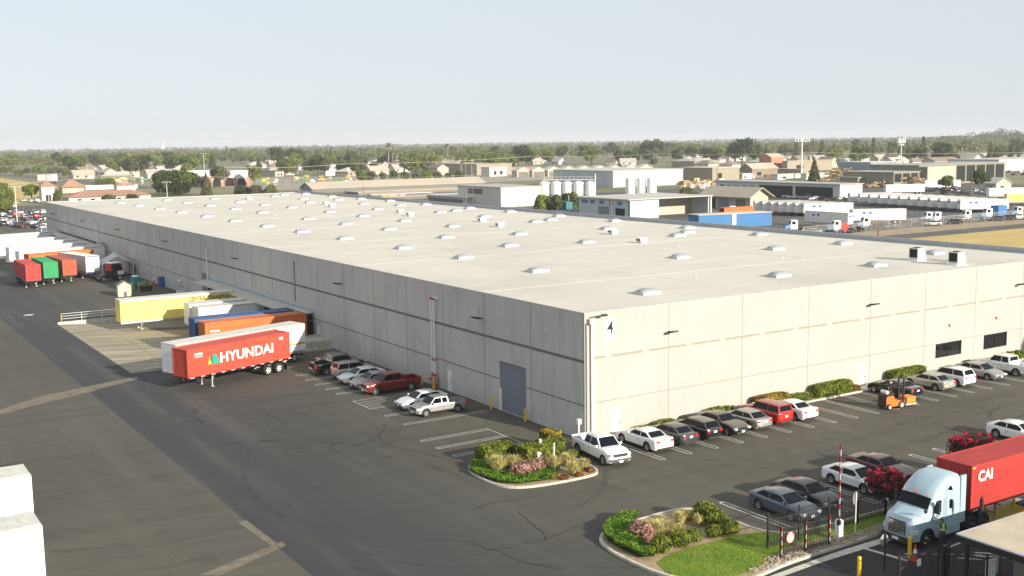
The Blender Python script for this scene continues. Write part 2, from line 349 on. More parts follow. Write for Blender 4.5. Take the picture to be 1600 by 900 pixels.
#@@ STRUCTURE
def rects(name, rs, z, m):
    b = MB()
    for (x0, x1, y0, y1) in rs: b.add([(x0, y0, z), (x1, y0, z), (x1, y1, z), (x0, y1, z)], [(0, 1, 2, 3)])
    return struct(name, b, m)
HOLE = (-23, 0, 49, 88)
def ring(X0, X1, Y0, Y1): h = HOLE; return [(X0, X1, Y0, h[2]), (X0, X1, h[3], Y1), (X0, h[0], h[2], h[3]), (h[1], X1, h[2], h[3])]
rects('ground', ring(-9000, 9500, -2000, 11000), -.02, M['ground'])
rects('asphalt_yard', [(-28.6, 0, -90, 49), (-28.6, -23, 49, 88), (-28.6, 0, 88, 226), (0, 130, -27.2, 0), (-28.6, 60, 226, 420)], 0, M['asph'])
rects('old_asphalt', [(-130, -28.6, -90, 420)], 0, M['asph_old'])
rects('entry_road', [(-14, 130, -60, -27.2)], .004, M['asph_road'])
rects('yard_paving', [(150, 430, 116, 330), (150, 230, 330, 420)], -.012, M['asph_far'])
rects('access_road', [(66.2, 1200, 96.5, 104)], -.008, M['asph_far'])
rects('dirt_verge', [(66.2, 1200, 104.4, 115.6)], -.010, M['dirt'])
rects('dry_field', [(66.2, 1400, -400, 96), ], -.012, M['field'])
fx = MB(); fx.add([tuple(gp(-60, 330, -.012)), tuple(gp(20, 322, -.012)), tuple(gp(95, 292, -.012)), tuple(gp(0, 278, -.012)), tuple(gp(-80, 284, -.012))], [(0, 1, 2, 3, 4)])
struct('dry_field', fx, M['field'])
rd = MB(); rd.add([(108, 560, -.008), (122, 560, -.008), (100, 1500, -.008), (80, 1500, -.008)], [(0, 1, 2, 3)]); struct('far_road', rd, M['asph_far'])
lot = MB(); lot.add([(150, 480, -.010), (330, 480, -.010), (520, 700, -.010), (150, 700, -.010)], [(0, 1, 2, 3)]); struct('far_paving', lot, mat('far_lot', (.30, .27, .22), .9, var=.2, vs=.1))
# dock well: concrete ramp down to the dock, with side walls
wl = MB(); wl.add([(-23, 49, 0), (-23, 88, 0), (-3, 88, -1.2), (-3, 49, -1.2), (0, 49, -1.2), (0, 88, -1.2)], [(0, 3, 2, 1), (3, 4, 5, 2)])
struct('dock_ramp', wl, M['concrete_pad'])
for nm, y0, y1 in (('dock_well_wall', 48.75, 49.0), ('dock_well_wall', 88.0, 88.25)):
    k = MB(); k.prism([(-23, -.05), (-23, .28), (0, .28), (0, -1.3), (-3, -1.3)], 'y', y0, y1); struct(nm, k, M['curb'])
ln = MB()
for k in range(1, 10): y = 49+k*3.9; ln.add([(-22.9, y-.03, .012), (-3, y-.03, -1.188), (-3, y+.03, -1.188), (-22.9, y+.03, .012)], [(0, 1, 2, 3)])
for x in (-18, -13, -8): z = -.06*(x+23)+.008; ln.add([(x-.03, 49, z+.004), (x+.03, 49, z), (x+.03, 88, z), (x-.03, 88, z+.004)], [(0, 1, 2, 3)])
struct('ramp_joints', ln, mat('ramp_joint', (.17, .15, .11), .9))
# patched strips in the old asphalt
pt = MB()
for poly in ([(370, 815), (385, 813), (432, 848), (440, 858), (420, 850)], [(310, 899), (440, 846), (447, 852), (345, 899)], [(0, 640), (60, 620), (140, 603), (150, 610), (60, 632), (0, 648)], [(140, 603), (215, 588), (216, 592), (150, 609)]):
    pt.add([tuple(gp(*q, .008)) for q in poly], [tuple(range(len(poly)))[::-1]])
struct('asphalt_patch', pt, mat('patch_tan', (.165, .140, .102), .9, var=.25, vs=1.5))
mh = MB(); c = gp(45, 492, .01); mh.cyl((c.x, c.y, -.02), (c.x, c.y, .01), .7, 16); struct('manhole_cover', mh, M['curb'])

# painted parking stalls
mk = MB(); ZM = .008
def hairpin(x, y0, y1, w=.42, t=.10):
    for s in (-1, 1): mk.add([(x+s*w/2-t/2, y0, ZM), (x+s*w/2+t/2, y0, ZM), (x+s*w/2+t/2, y1, ZM), (x+s*w/2-t/2, y1, ZM)], [(0, 1, 2, 3)])
    yt = y1 if abs(y1) > abs(y0) else y0
    n = 6; a0 = 0 if yt > y0 else math.pi
    o = []; i = []
    sgn = 1 if (yt == max(y0, y1)) else -1
    for k in range(n+1):
        a = math.pi*k/n; o.append((x+math.cos(a)*(w/2+t/2), yt+sgn*math.sin(a)*(w/2+t/2), ZM)); i.append((x+math.cos(a)*(w/2-t/2), yt+sgn*math.sin(a)*(w/2-t/2), ZM))
    mk.add(o+i, [(k, k+1, n+2+k, n+1+k) if sgn > 0 else (k+1, k, n+1+k, n+2+k) for k in range(n)])
def hline(x0, x1, y, t=.10): mk.add([(x0, y-t/2, ZM), (x1, y-t/2, ZM), (x1, y+t/2, ZM), (x0, y+t/2, ZM)], [(0, 1, 2, 3)])
def vline(x, y0, y1, t=.10): mk.add([(x-t/2, y0, ZM), (x+t/2, y0, ZM), (x+t/2, y1, ZM), (x-t/2, y1, ZM)], [(0, 1, 2, 3)])
for k in range(20): hairpin(1.69+2.655*k, -1.6, -7.35)
for k in range(24):
    x = -1.6+2.72*k
    for s in (-.21, .21): vline(x+s, -23.2, -17.3)
    mk.add([(x-.26, -17.3, ZM), (x+.26, -17.3, ZM), (x+.15, -17.08, ZM), (x-.15, -17.08, ZM)], [(0, 1, 2, 3)])
for y in (7.55, 4.95, 2.35):
    for s in (-.2, .2): hline(-10.6, -4.4, y+s)
    vline(-10.6, y-.25, y+.25)
vline(-4.35, 2.1, 7.9)
for y in (13.0, 16.6, 27.0, 29.4, 32.0, 34.6, 37.2):
    for s in (-.2, .2): hline(-9.3, -1.2, y+s)
    vline(-9.3, y-.25, y+.25)
vline(-9.3, 19.6, 23.4); vline(-1.5, 19.6, 23.4); hline(-9.3, -1.5, 19.6); hline(-9.3, -1.5, 23.4)
for k in range(4):
    y = 19.9+k*.8; mk.add([(-9.2, y, ZM+.004), (-1.6, y+.55, ZM+.004), (-1.6, y+.65, ZM+.004), (-9.2, y+.1, ZM+.004)], [(0, 1, 2, 3)])
struct('parking_lines', mk, M['paint_w'])
em = MB()
for a, b, wd in (((1345, 855), (1418, 876), .14), ((1475, 858), (1540, 832), .08), ((1540, 858), (1600, 835), .10)):
    A = gp(*a, .012); B = gp(*b, .012); d = (B-A).normalized(); q = Vector((-d.y, d.x, 0))*wd
    em.add([A-q, B-q, B+q, A+q], [(0, 1, 2, 3)])
for k in range(7):
    A = Vector((2.4+k*.75, -31.9, .012)); em.add([A, A+Vector((.22, 0, 0)), A+Vector((1.7, -1.5, 0)), A+Vector((1.48, -1.5, 0))], [(0, 3, 2, 1)])
struct('road_markings', em, M['paint_w'])
yb = MB(); yb.add([(9.2, -30.2, .012), (13.5, -30.2, .012), (13.5, -27.9, .012), (9.2, -27.9, .012)], [(0, 1, 2, 3)]); struct('painted_zone', yb, M['paint_y'])
rc = MB(); rc.box(57.5, 66, -1.75, -1.3, 0, .16); struct('red_curb', rc, M['red'])

# tyre marks, crack filler and oil drips worn into the paving
tyre = bpy.data.materials.new('tyre_mark'); tyre.use_nodes = True; N, L = nodes(tyre); N['Principled BSDF'].inputs['Base Color'].default_value = (.02, .02, .022, 1); N['Principled BSDF'].inputs['Roughness'].default_value = .8
_t = N.new('ShaderNodeBsdfTransparent'); _x = N.new('ShaderNodeMixShader'); _n = N.new('ShaderNodeTexNoise'); _n.inputs['Scale'].default_value = .7; _n.inputs['Detail'].default_value = 5; _c = N.new('ShaderNodeTexCoord'); L.new(_c.outputs['Object'], _n.inputs[0])
_m = N.new('ShaderNodeMapRange'); _m.inputs[1].default_value = .4; _m.inputs[2].default_value = .75; _m.inputs[4].default_value = .26; L.new(_n.outputs[0], _m.inputs[0]); L.new(_m.outputs[0], _x.inputs[0]); L.new(_t.outputs[0], _x.inputs[1]); L.new(N['Principled BSDF'].outputs[0], _x.inputs[2]); L.new(_x.outputs[0], N['Material Output'].inputs[0])
def ribbon(b, pts, w, z):
    for i in range(len(pts)-1):
        A, Bq = Vector((*pts[i], z)), Vector((*pts[i+1], z)); d = (Bq-A).normalized(); C_ = Vector((*pts[min(i+2, len(pts)-1)], z)); d2 = (C_-Bq).normalized() if (C_-Bq).length > 1e-6 else d
        q = Vector((-d.y, d.x, 0))*w/2; q2 = Vector((-d2.y, d2.x, 0))*w/2; b.add([A-q, Bq-q2, Bq+q2, A+q], [(0, 1, 2, 3)])
g = random.Random(17); b = MB(); lvl = 0
for k in range(46):
    r_ = g.uniform(9, 34); cx, cy = g.uniform(-34, 2), g.uniform(-22, 46); a0 = g.uniform(0, 6.28); da = g.uniform(.5, 1.3); o_ = []
    for off in (0, 2.0):
        p_ = [(cx+(r_+off)*math.cos(a0+da*i/14), cy+(r_+off)*math.sin(a0+da*i/14)) for i in range(15)]
        if all((-28.3 < x < -.8 and (y < 48 or x < -23.5)) for x, y in p_): ribbon(b, p_, g.uniform(.22, .5), .0105+lvl*.0004); lvl += 1
for k in range(26):
    x = g.uniform(3, 60); y = g.uniform(-16, -8.5); L_ = g.uniform(6, 22); p_ = [(x+L_*i/10, y+g.uniform(-.03, .03)+.5*math.sin(i/10*3+k)) for i in range(11)]
    ribbon(b, p_, g.uniform(.15, .3), .0105+lvl*.0004); lvl += 1
for k in range(24):
    y = g.uniform(-30, 80); x = g.uniform(-60, -29.5); L_ = g.uniform(5, 16); a = g.uniform(-.35, .35); p_ = [(x+L_*i/8*math.cos(a), y+L_*i/8*math.sin(a)+.3*math.sin(i*.6+k)) for i in range(9)]
    if max(q[0] for q in p_) < -28.8: ribbon(b, p_, g.uniform(.2, .6), .0105+lvl*.0004); lvl += 1
struct('tyre_marks', b, tyre)
b = MB()
for k in range(60):
    x, y = g.uniform(-27, 40), g.uniform(-16, 44) 
    if x > -1: y = g.uniform(-16, -8)
    a = g.uniform(0, 6.28); p_ = [(x, y)]
    for i in range(g.randrange(8, 22)): a += g.uniform(-.45, .45); x += math.cos(a)*.7; y += math.sin(a)*.7; p_.append((x, y))
    if all(-28 < q[0] < 45 and (q[0] < -1 or -16.5 < q[1] < -7.8) and not (-12.5 < q[0] < -3 and -8.2 < q[1] < 1.5) and not (q[0] > -23.3 and q[1] > 48.5) for q in p_): ribbon(b, p_, .075, .0095)
struct('crack_filler', b, mat('crack_filler', (.022, .022, .024), .5))
b = MB()
for k in range(60):
    if k < 40: x = 3+2.655*g.randrange(0, 18)+g.uniform(-.4, .4); y = g.uniform(-6.6, -2.4)
    else: x = g.uniform(-26, -9); y = g.uniform(-10, 45)
    r_ = g.uniform(.08, .32)
    if not (-12.5 < x < -3 and -8.2 < y < 1.5): b.add([(x+r_*math.cos(q*.785)*g.uniform(.6, 1.2), y+r_*math.sin(q*.785)*g.uniform(.6, 1.2), .0088) for q in range(8)], [tuple(range(8))])
struct('oil_drips', b, tyre)

# planting strip along the sunlit wall
st = MB(); st.box(4.2, 31.2, -1.25, -.02, 0, .10); st.box(34.2, 57, -1.25, -.02, 0, .10); struct('planting_strip', st, M['soil'])
cb = MB(); cb.box(4.0, 31.4, -1.42, -1.25, 0, .15); cb.box(34.0, 57.2, -1.42, -1.25, 0, .15); struct('kerb_strip', cb, M['curb'])
wk = MB(); wk.box(31.4, 34.0, -1.42, -.02, 0, .12); wk.box(-.2, 4.0, -1.3, -.02, 0, .12); struct('door_pavement', wk, M['curb'])

def smooth_loop(pts, n=6):
    """closed Catmull-Rom"""
    out = []; N = len(pts)
    for i in range(N):
        p0, p1, p2, p3 = (Vector((*pts[(i+k-1) % N], 0)) for k in range(4))
        for j in range(n):
            t = j/n; out.append(.5*((2*p1)+(p2-p0)*t+(2*p0-5*p1+4*p2-p3)*t*t+(3*p1-p0-3*p2+p3)*t**3))
    return [(p.x, p.y) for p in out]
def island(pts, inner_m, names, h=.15, wd=.17):
    loop = smooth_loop(pts); n = len(loop)
    cx = sum(p[0] for p in loop)/n; cy = sum(p[1] for p in loop)/n
    area = sum(loop[i][0]*loop[(i+1) % n][1]-loop[(i+1) % n][0]*loop[i][1] for i in range(n))
    if area < 0: loop = loop[::-1]
    ins = []
    for i in range(n):
        a = Vector(loop[i-1]); b = Vector(loop[(i+1) % n]); d = (b-a).normalized(); ins.append((loop[i][0]-d.y*wd, loop[i][1]+d.x*wd))
    k = MB(); vs = [(*p, 0) for p in loop]+[(*p, h) for p in loop]+[(*p, h) for p in ins]+[(*p, 0) for p in ins]
    fs = []
    for i in range(n):
        j = (i+1) % n
        for q in range(3): fs.append((q*n+i, q*n+j, (q+1)*n+j, (q+1)*n+i))
    k.add(vs, fs); struct(names[0], k, M['curb'])
    s = MB(); s.add([(*p, h-.03) for p in ins], [tuple(range(n))]); struct(names[1], s, inner_m)
    return ins
isl1 = [(-11.55, -1.5), (-11.95, -3.2), (-11.9, -5.6), (-11.0, -7.1), (-8.7, -7.75), (-5.2, -7.85), (-4.1, -7.1), (-3.75, -5.6), (-3.7, -2.6), (-4.4, -.6), (-6.0, .9), (-8.6, .6), (-10.6, -.3)]
island(isl1, M['soil'], ('island_kerb', 'island_soil'))
isl2 = [(-12.95, -19.8), (-12.3, -18.1), (-10.6, -17.0), (-8.0, -16.75), (-5.2, -16.75), (-3.9, -17.6), (-3.6, -20.0), (-2.6, -23.6), (4, -24.2), (14, -24.2), (32, -24.2), (60, -24.2), (60, -27.0), (30, -27.05), (14, -27.05), (4, -27.0), (-2, -27.1), (-6, -27.25), (-9.4, -27.6), (-11.6, -26.8), (-12.8, -24.6), (-13.1, -22)]
island(isl2, M['soil'], ('verge_kerb', 'verge_soil'), wd=.2)
gt = MB(); gt.add([(*q, .135) for q in [(-2.4, -27.4), (60, -27.4), (60, -27.9), (-4.0, -28.0), (-9.3, -28.3), (-9.0, -27.85)]], [tuple(range(6))[::-1]])
gt.v = [(v[0], v[1], .010) for v in gt.v]; struct('gutter', gt, M['curb'])

# ---------------------------------------------------------------- plants
def scatter_shell(b, pts_fn, n, s, rng, aspect=1.6, tilt=.9):
    """n leaf quads of size s at positions+normals given by pts_fn()"""
    for _ in range(n):
        p, nr, mi = pts_fn()
        nr = (Vector(nr)+Vector((rng.uniform(-1, 1), rng.uniform(-1, 1), rng.uniform(-1, 1)))*tilt).normalized()
        q = nr.orthogonal().normalized(); a = rng.uniform(0, 6.28); q = (Matrix.Rotation(a, 3, nr) @ q); e = nr.cross(q); k = s*rng.uniform(.6, 1.35)
        p = Vector(p); b.add([p-q*k*aspect/2, p-e*k/2, p+q*k*aspect/2, p+e*k/2], [(0, 1, 2, 3)], mi)
def blob_mesh(name, mats, lumps, n, s, seed, core=True, flat=0.0, boxy=False, spiky=0):
    """foliage from several lumps [(x,y,z,rx,ry,rz)], leaves on and just inside each lump's surface"""
    g = random.Random(seed); b = MB()
    ar = [l[3]*l[4]+l[4]*l[5]+l[3]*l[5] for l in lumps]; tot = sum(ar)
    if core:
        for l in lumps:
            if boxy: b.box(l[0]-l[3]*.86, l[0]+l[3]*.86, l[1]-l[4]*.86, l[1]+l[4]*.86, l[2]-l[5]*.95, l[2]+l[5]*.86, 2)
            else: b.ball(l[:3], 1, 8, 6, 2, (l[3]*.82, l[4]*.82, l[5]*.82))
    clump = {}
    for l, a in zip(lumps, ar):
        x, y, z, rx, ry, rz = l
        def fn():
            if boxy:
                f = g.choice('xXyYZZZ') if rx < 3 else g.choice('yYYYZZZx'); u, v = g.uniform(-1, 1), g.uniform(-1, 1)
                d = {'x': (-1, u, v), 'X': (1, u, v), 'y': (u, -1, v), 'Y': (u, -1, v) if g.random() < .5 else (u, 1, v), 'Z': (u, v, 1)}[f]
                nr = {'x': (-1, 0, 0), 'X': (1, 0, 0), 'y': (0, -1, 0), 'Y': (0, -1 if d[1] < 0 else 1, 0), 'Z': (0, 0, 1)}[f]
                k = g.uniform(.9, 1.04); r4 = sum(abs(t)**6 for t in d)**(1/6.)/1.03; d = tuple(t/max(r4, 1)*k for t in d)
            else:
                t = g.uniform(0, 6.283); w_ = g.uniform(-.75 if not flat else -.1, 1); q = math.sqrt(max(0, 1-w_*w_)); nr = (q*math.cos(t), q*math.sin(t), w_)
                k = g.uniform(.72, 1.06); d = tuple(c*k for c in nr)
            p = (x+d[0]*rx, y+d[1]*ry, z+d[2]*rz)
            ck = (round(p[0]/(s*3.2)), round(p[1]/(s*3.2)), round(p[2]/(s*3.2)))
            if ck not in clump: clump[ck] = g.choices((0, 1, 2), (.45, .37, .18))[0]
            return p, nr, clump[ck] if g.random() < .8 else g.randrange(3)
        scatter_shell(b, fn, int(n*a/tot), s, g)
    return b.mesh(name, mats)
def trunk_mb(h, r, seed, limbs=4, spread=.35, lean=0):
    g = random.Random(seed); b = MB(); top = Vector((lean, lean*.5, h)); b.cyl((0, 0, -.1), top*.55, r, 7, r*.72); b.cyl(top*.55, top, r*.72, 6, r*.3)
    for k in range(limbs):
        a = 6.283*k/limbs+g.uniform(-.5, .5); z = h*g.uniform(.4, .75); s = top*(z/h); e = s+Vector((math.cos(a)*h*spread, math.sin(a)*h*spread, h*g.uniform(.2, .42))); b.cyl(s, e, r*.42, 5, r*.12)
    return b
def plant(name, label, cat, x, y, lumps, mats, n, s, seed, trunk=None, z=.12, group=None, **kw):
    me = blob_mesh('foliage', mats, lumps, n, s, seed, **kw)
    t = thing(name, label, cat, (x, y, z), 0, group); obj('foliage' if not trunk else 'crown', me, t)
    if trunk: trunk.build('trunk', M['bark'], t)
    else:
        b = MB(); lo = min(l[2]-l[5] for l in lumps)
        for l in lumps[:3]: b.cyl((l[0], l[1], -.05), (l[0], l[1], l[2]), .03, 5, .012)
        b.build('stem', M['bark'], t)
    return t
def tuft(name, label, cat, x, y, r, h, mats, n, seed, z=.12, wd=.018, group=None, droop=.5):
    g = random.Random(seed); b = MB()
    for _ in range(n):
        a = g.uniform(0, 6.283); q = g.random()**.6; o = Vector((math.cos(a), math.sin(a), 0)); hh = h*g.uniform(.65, 1.1)
        base = o*r*.35*q; mid = o*r*(.35*q+.35*q*g.uniform(.6, 1.2))+Vector((0, 0, hh*.7)); tip = o*r*q*g.uniform(.8, 1.15)+Vector((g.uniform(-.1, .1)*r, g.uniform(-.1, .1)*r, hh*(1-droop*q*g.random())))
        sd_ = Vector((-o.y, o.x, 0))*wd*g.uniform(.7, 1.6); mi = g.choices((0, 1, 2), (.5, .35, .15))[0]
        b.add([base-sd_, base+sd_, mid+sd_, mid-sd_, tip], [(0, 1, 2, 3), (3, 2, 4)], mi)
    t = thing(name, label, cat, (x, y, z), 0, group); b.build('foliage', mats, t)
    s = MB(); s.cyl((0, 0, -.05), (0, 0, .12), r*.2, 6); s.build('root_crown', M['bark'], t); return t
# ---------------------------------------------------------------- main warehouse
H = 10.2; BX, BY = 65.8, 224.4
wh = thing('warehouse', 'huge low concrete warehouse with flat pale roof and skylights, the main building', 'warehouse', (0, 0, 0))
def wall_with_openings(axis, pos, a0, a1, z0, z1, holes, thick):
    """wall sheet split round its openings; axis 'x' = plane x=pos running along y"""
    b = MB(); xs = sorted({a0, a1, *[h[0] for h in holes], *[h[1] for h in holes]}); zs = sorted({z0, z1, *[h[2] for h in holes], *[h[3] for h in holes]})
    for i in range(len(xs)-1):
        for j in range(len(zs)-1):
            cx = (xs[i]+xs[i+1])/2; cz = (zs[j]+zs[j+1])/2
            if any(h[0] < cx < h[1] and h[2] < cz < h[3] for h in holes): continue
            if axis == 'x': b.box(pos, pos+thick, xs[i], xs[i+1], zs[j], zs[j+1])
            else: b.box(xs[i], xs[i+1], pos, pos+thick, zs[j], zs[j+1])
    return b
L_open = [(8.4, 12.68, 0, 4.45), (21.25, 22.15, 0, 2.1), (53.0, 53.95, 0, 2.1), (95.55, 98.65, 0, 4.3), (160.6, 165.6, 0, 4.4), (209.2, 210.8, 0, 4.5)]
docks1 = [56.2+3.95*k for k in range(10)]; docks2 = [169+4.3*k for k in range(9)]
L_open += [(y, y+2.6, -1.2+1.2, 2.75) for y in docks1 if y+2.6 < 95] + [(y, y+2.6, 1.2, 3.6) for y in docks2 if not 157 < y < 167]
R_open = [(2.7, 3.6, 0, 2.13), (32.1, 33.0, .12, 2.3), (43.35, 47.5, 1.47, 2.92), (51.15, 55.15, 1.47, 2.99)]
wl_ = wall_with_openings('x', 0, .25, BY, -1.4, H, L_open, .25); wl_.build('wall', M['conc_wall'], wh)
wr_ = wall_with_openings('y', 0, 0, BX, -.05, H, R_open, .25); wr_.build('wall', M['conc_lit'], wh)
b = MB(); b.box(BX-.25, BX, .25, BY-.25, 0, H+.05); b.box(.25, BX, BY-.25, BY, 0, H); b.build('wall', M['conc_wall'], wh)
b = MB(); NX = 12
b.add([(.25, .25, H-.06), (BX-.25, .25, H-.06), (BX-.25, BY-.25, H-.06), (.25, BY-.25, H-.06)], [(0, 1, 2, 3)])
b.build('roof', M['roof'], wh)
b = MB(); b.box(-.03, .22, 0, BY, H, H+.035); b.box(.22, BX, -.03, .22, H, H+.035); b.box(.22, BX, BY-.2, BY+.02, H, H+.035)
b.build('coping', M['coping'], wh)
b = MB(); b.box(BX-.27, BX-.02, .22, BY-.2, H+.05, H+.55); b.build('parapet', M['parapet'], wh)
# reveals and joints
b = MB(); segs = [h for h in L_open]
b.box(-.012, 0, .02, BY-.02, 6.22, 6.46); b.build('reveal_band', M['reveal'], wh)
b = MB(); yy = 0.02
for h in sorted([o for o in L_open if o[3] > 2.8]+[(999, 999, 0, 9)]):
    if h[2] > 3: continue
    e = min(h[0], BY); 
    if e > yy+.05: b = MB(); b.box(-.010, 0, yy, e-.03, 2.76, 2.86); b.build('reveal_band', M['reveal'], wh)
    yy = h[1]+.03
    if yy > BY: break
b = MB(); k = 1
while 7.58*k < BY:
    y = 7.58*k
    if not (8.4 < y < 12.7): b = MB(); b.box(-.014, 0, y-.03, y+.03, 4.5 if any(h[0] < y < h[1] for h in L_open) else 0, H-.02); b.build('panel_joint', M['joint'], wh)
    k += 1
b = MB(); x = .95
brk = [2.05, 5.9, 10.57, 14.35, 18.99, 23.2, 27.6, 32.0, 36.4, 40.8, 45.2, 49.6, 54.0, 58.4, 62.8, 66.4]
for e in brk:
    if x < 65.5: b = MB(); b.box(x, min(e, 65.6), -.012, 0, 6.46, 6.64); b.build('reveal_band', M['reveal_tan'], wh)
    x = e+.62
b = MB(); b.box(1.0, 43.2, -.010, 0, 2.92, 3.0); b.box(55.3, 65.7, -.010, 0, 3.02, 3.1); b.box(47.6, 51.0, -.010, 0, 2.98, 3.06); b.build('reveal_band', M['reveal_tan'], wh)
b = MB()
for x in (8.6, 16.9, 25.1, 33.5, 41.5, 49.5, 57.6): b = MB(); b.box(x-.025, x+.025, -.014, 0, 0, H-.02); b.build('panel_joint', M['joint_l'], wh)
# doors
def lrec(name, y0, y1, z0, z1, m, depth=.14, par=wh):
    b = MB(); b.box(depth, depth+.06, y0, y1, z0, z1); return b.build(name, m, par)
d = lrec('roll_up_door', 8.4, 12.68, 0, 4.45, M['door_g'])
b = MB(); 
for k in range(22): b.box(.125, .14, 8.42, 12.66, .06+k*.2, .06+k*.2+.03)
b.build('door_slats', M['door_g'], d)
b = MB(); b.box(-.02, .14, 12.5, 12.7, 0, 2.0); b.build('door_guard', M['white'], d)
for (y0, y1, z1) in ((95.55, 98.65, 4.3), (160.6, 165.6, 4.4), (209.2, 210.8, 4.5)): lrec('roll_up_door', y0, y1, 0, z1, M['door_g'])
for (y0, y1) in ((21.25, 22.15), (53.0, 53.95)):
    d = lrec('personnel_door', y0, y1, 0, 2.1, M['door_w'], .02); b = MB(); b.box(-.04, .02, y0+.08, y0+.14, .95, 1.1); b.build('handle', M['black'], d)
for (x0, x1, z0, z1) in ((2.7, 3.6, 0, 2.13), (32.1, 33.0, .12, 2.3)):
    b = MB(); b.box(x0, x1, .02, .08, z0, z1); d = b.build('personnel_door', M['door_w'], wh); b = MB(); b.box(x1-.14, x1-.08, -.04, .02, .95, 1.1); b.build('handle', M['black'], d)
for (x0, x1, z0, z1) in R_open[2:]:
    b = MB(); b.box(x0, x1, .12, .14, z0, z1); d = b.build('window', M['glass_b'], wh)
    b = MB()
    for (a, c, e, f) in ((x0, x1, z0, z0+.06), (x0, x1, z1-.06, z1), (x0, x0+.06, z0+.06, z1-.06), (x1-.06, x1, z0+.06, z1-.06), (x0+2.04, x0+2.1, z0+.06, z1-.06)): b.box(a, c, .06, .12, e, f)
    b.build('frame', M['black'], d)
for y in docks1+docks2:
    if y+2.6 > 95 and y < 100: continue
    if 157 < y < 167: continue
    z = 0 if y < 100 else 1.2; d = lrec('dock_door', y, y+2.6, z, z+2.4 if y > 100 else 2.75, M['door_w'], .18)
    b = MB(); b.box(-.42, -.002, y-.35, y-.02, z, z+2.9); b.box(-.42, -.002, y+2.62, y+2.95, z, z+2.9); b.box(-.42, -.002, y-.02, y+2.62, z+2.5 if y > 100 else 2.76, z+2.9); b.build('dock_seal', M['plastic'], d)
for (y0, y1, z) in ((54.8, 95.6, 3.38), (167.3, 209.0, 3.62)):
    b = MB(); b.prism([(-2.3, z-.12), (-2.3, z+.02), (0, z+.22), (0, z+.1)], 'y', y0, y1); c = b.build('dock_canopy', M['canopy'], wh)
    b = MB(); b.box(-.06, -.003, y0, y1, z+.24, z+.42); b.build('flashing', M['blue_trim'], c)
    b = MB(); n = int((y1-y0)/4)
    for k in range(n+1): y = y0+.2+k*(y1-y0-.4)/n; b.cyl((-2.1, y, z-.1), (-.02, y, z-1.0), .05, 5)
    b.build('bracket', M['reveal'], c)
b = MB(); b.box(.02, .1, 54.95, 55.8, 0, 3.0); b.build('dark_doorway', M['dark_in'], wh).location.x = -.14
# wall lights
for (y) in (15.5, 46.2, 81.4, 116.5, 149.3, 180.3, 212.6):
    b = MB(); b.cyl((0, y, 7.86), (-.25, y, 7.9), .05, 6); b.cbox((-.62, y, 7.95), (.75, .55, .14), ry=R(12)); l = b.build('wall_light', M['black'], wh)
    b = MB(); b.cbox((-.62, y, 7.868), (.55, .4, .02), ry=R(12)); b.build('lens', M['canopy'], l)
for x in (8.55, 33.3, 56.6):
    b = MB(); b.cyl((x, 0, 7.88), (x, -.25, 7.92), .05, 6); b.cbox((x, -.6, 7.95), (.55, .7, .14), rx=R(-12)); l = b.build('wall_light', M['black'], wh)
    b = MB(); b.cbox((x, -.6, 7.868), (.4, .5, .02), rx=R(-12)); b.build('lens', M['canopy'], l)
for x in (45.36, 53.1): b = MB(); b.cbox((x, -.05, 4.62), (.14, .1, .26)); b.build('security_lamp', M['red'], wh)
b = MB(); b.cyl((.45, -.06, 9.85), (1.45, -.55, 10.0), .035, 6); b.cbox((1.5, -.6, 10.0), (.5, .22, .16)); b.build('camera_arm', M['black'], wh)
# leader head and downspout at the corner
b = MB(); b.cbox((.62, -.18, 9.55), (.66, .34, .42)); h_ = b.build('leader_head', M['canopy'], wh)
b = MB(); b.box(.52, .80, -.19, -.012, .1, 9.34); b.build('downspout', M['coping'], h_)
b = MB(); b.box(.10, .17, -.10, -.005, .1, 9.4); b.build('conduit', M['reveal'], wh)
for x in (.1,):
    b = MB(); b.cyl((-.35, .35, .05), (-.35, .35, 1.35), .07, 8); b.cbox((-.35, .35, 1.55), (.3, .3, .42)); b.build('utility_box', M['white'], wh)
# fire risers with red couplings
for y in (24.5, 24.0, 94.8, 168.0):
    x = -.32; b = MB(); b.cyl((x, y, 1.2), (x, y, 8.6), .085, 8); b.cyl((x, y, 8.7), (x+.34, y-.25, 8.75), .085, 8); p = b.build('fire_riser', M['white'], wh, 40)
    b = MB(); b.ball((x, y, 8.68), .15, 8, 5); b.ball((x, y, 2.7), .13, 8, 5)
    for z in (1.25, .3): b.ball((x, y, z), .17, 8, 5)
    b.cyl((x-.12, y, .8), (x-.32, y, .8), .12, 8); b.build('coupling', M['red'], p, 40)
    b = MB(); b.cyl((x, y, 0), (x, y, 1.2), .10, 8); b.cbox((x, y-.18, .75), (.16, .2, .6)); b.build('valve_body', M['steel'], p, 40)
b = MB(); b.cyl((-.08, 60.3, 4.2), (-.08, 60.3, 9.1), .05, 6); b.cbox((-.1, 60.3, 9.1), (.16, .24, .2)); b.build('drain_pipe', M['joint'], wh)
b = MB(); b.cyl((-.3, 46.0, 0), (-.3, 46.0, .25), .06, 6)
for (y) in (102.0, 118, 134): b.cyl((-.25, y, 0), (-.25, y, 1.8), .06, 6)
b.build('stub_pipe', M['white'], wh)
# address sign
b = MB(); b.box(2.0, 3.02, -.03, -.004, 7.72, 9.55); sg = b.build('number_sign', M['white'], wh)
text('4', 1.02, M['black'], sg, (2.52, -.034, 8.36), (R(90), 0, 0), 'numeral', .015, .9, 'CENTER', ext=.006)
for z, w_ in ((8.12, .42), (7.86, .68)):
    b = MB()
    for k in range(int(w_/.09)): b.box(2.52-w_/2+k*.09, 2.52-w_/2+k*.09+.06, -.036, -.031, z, z+.07)
    b.build('small_lettering', M['joint'], sg)
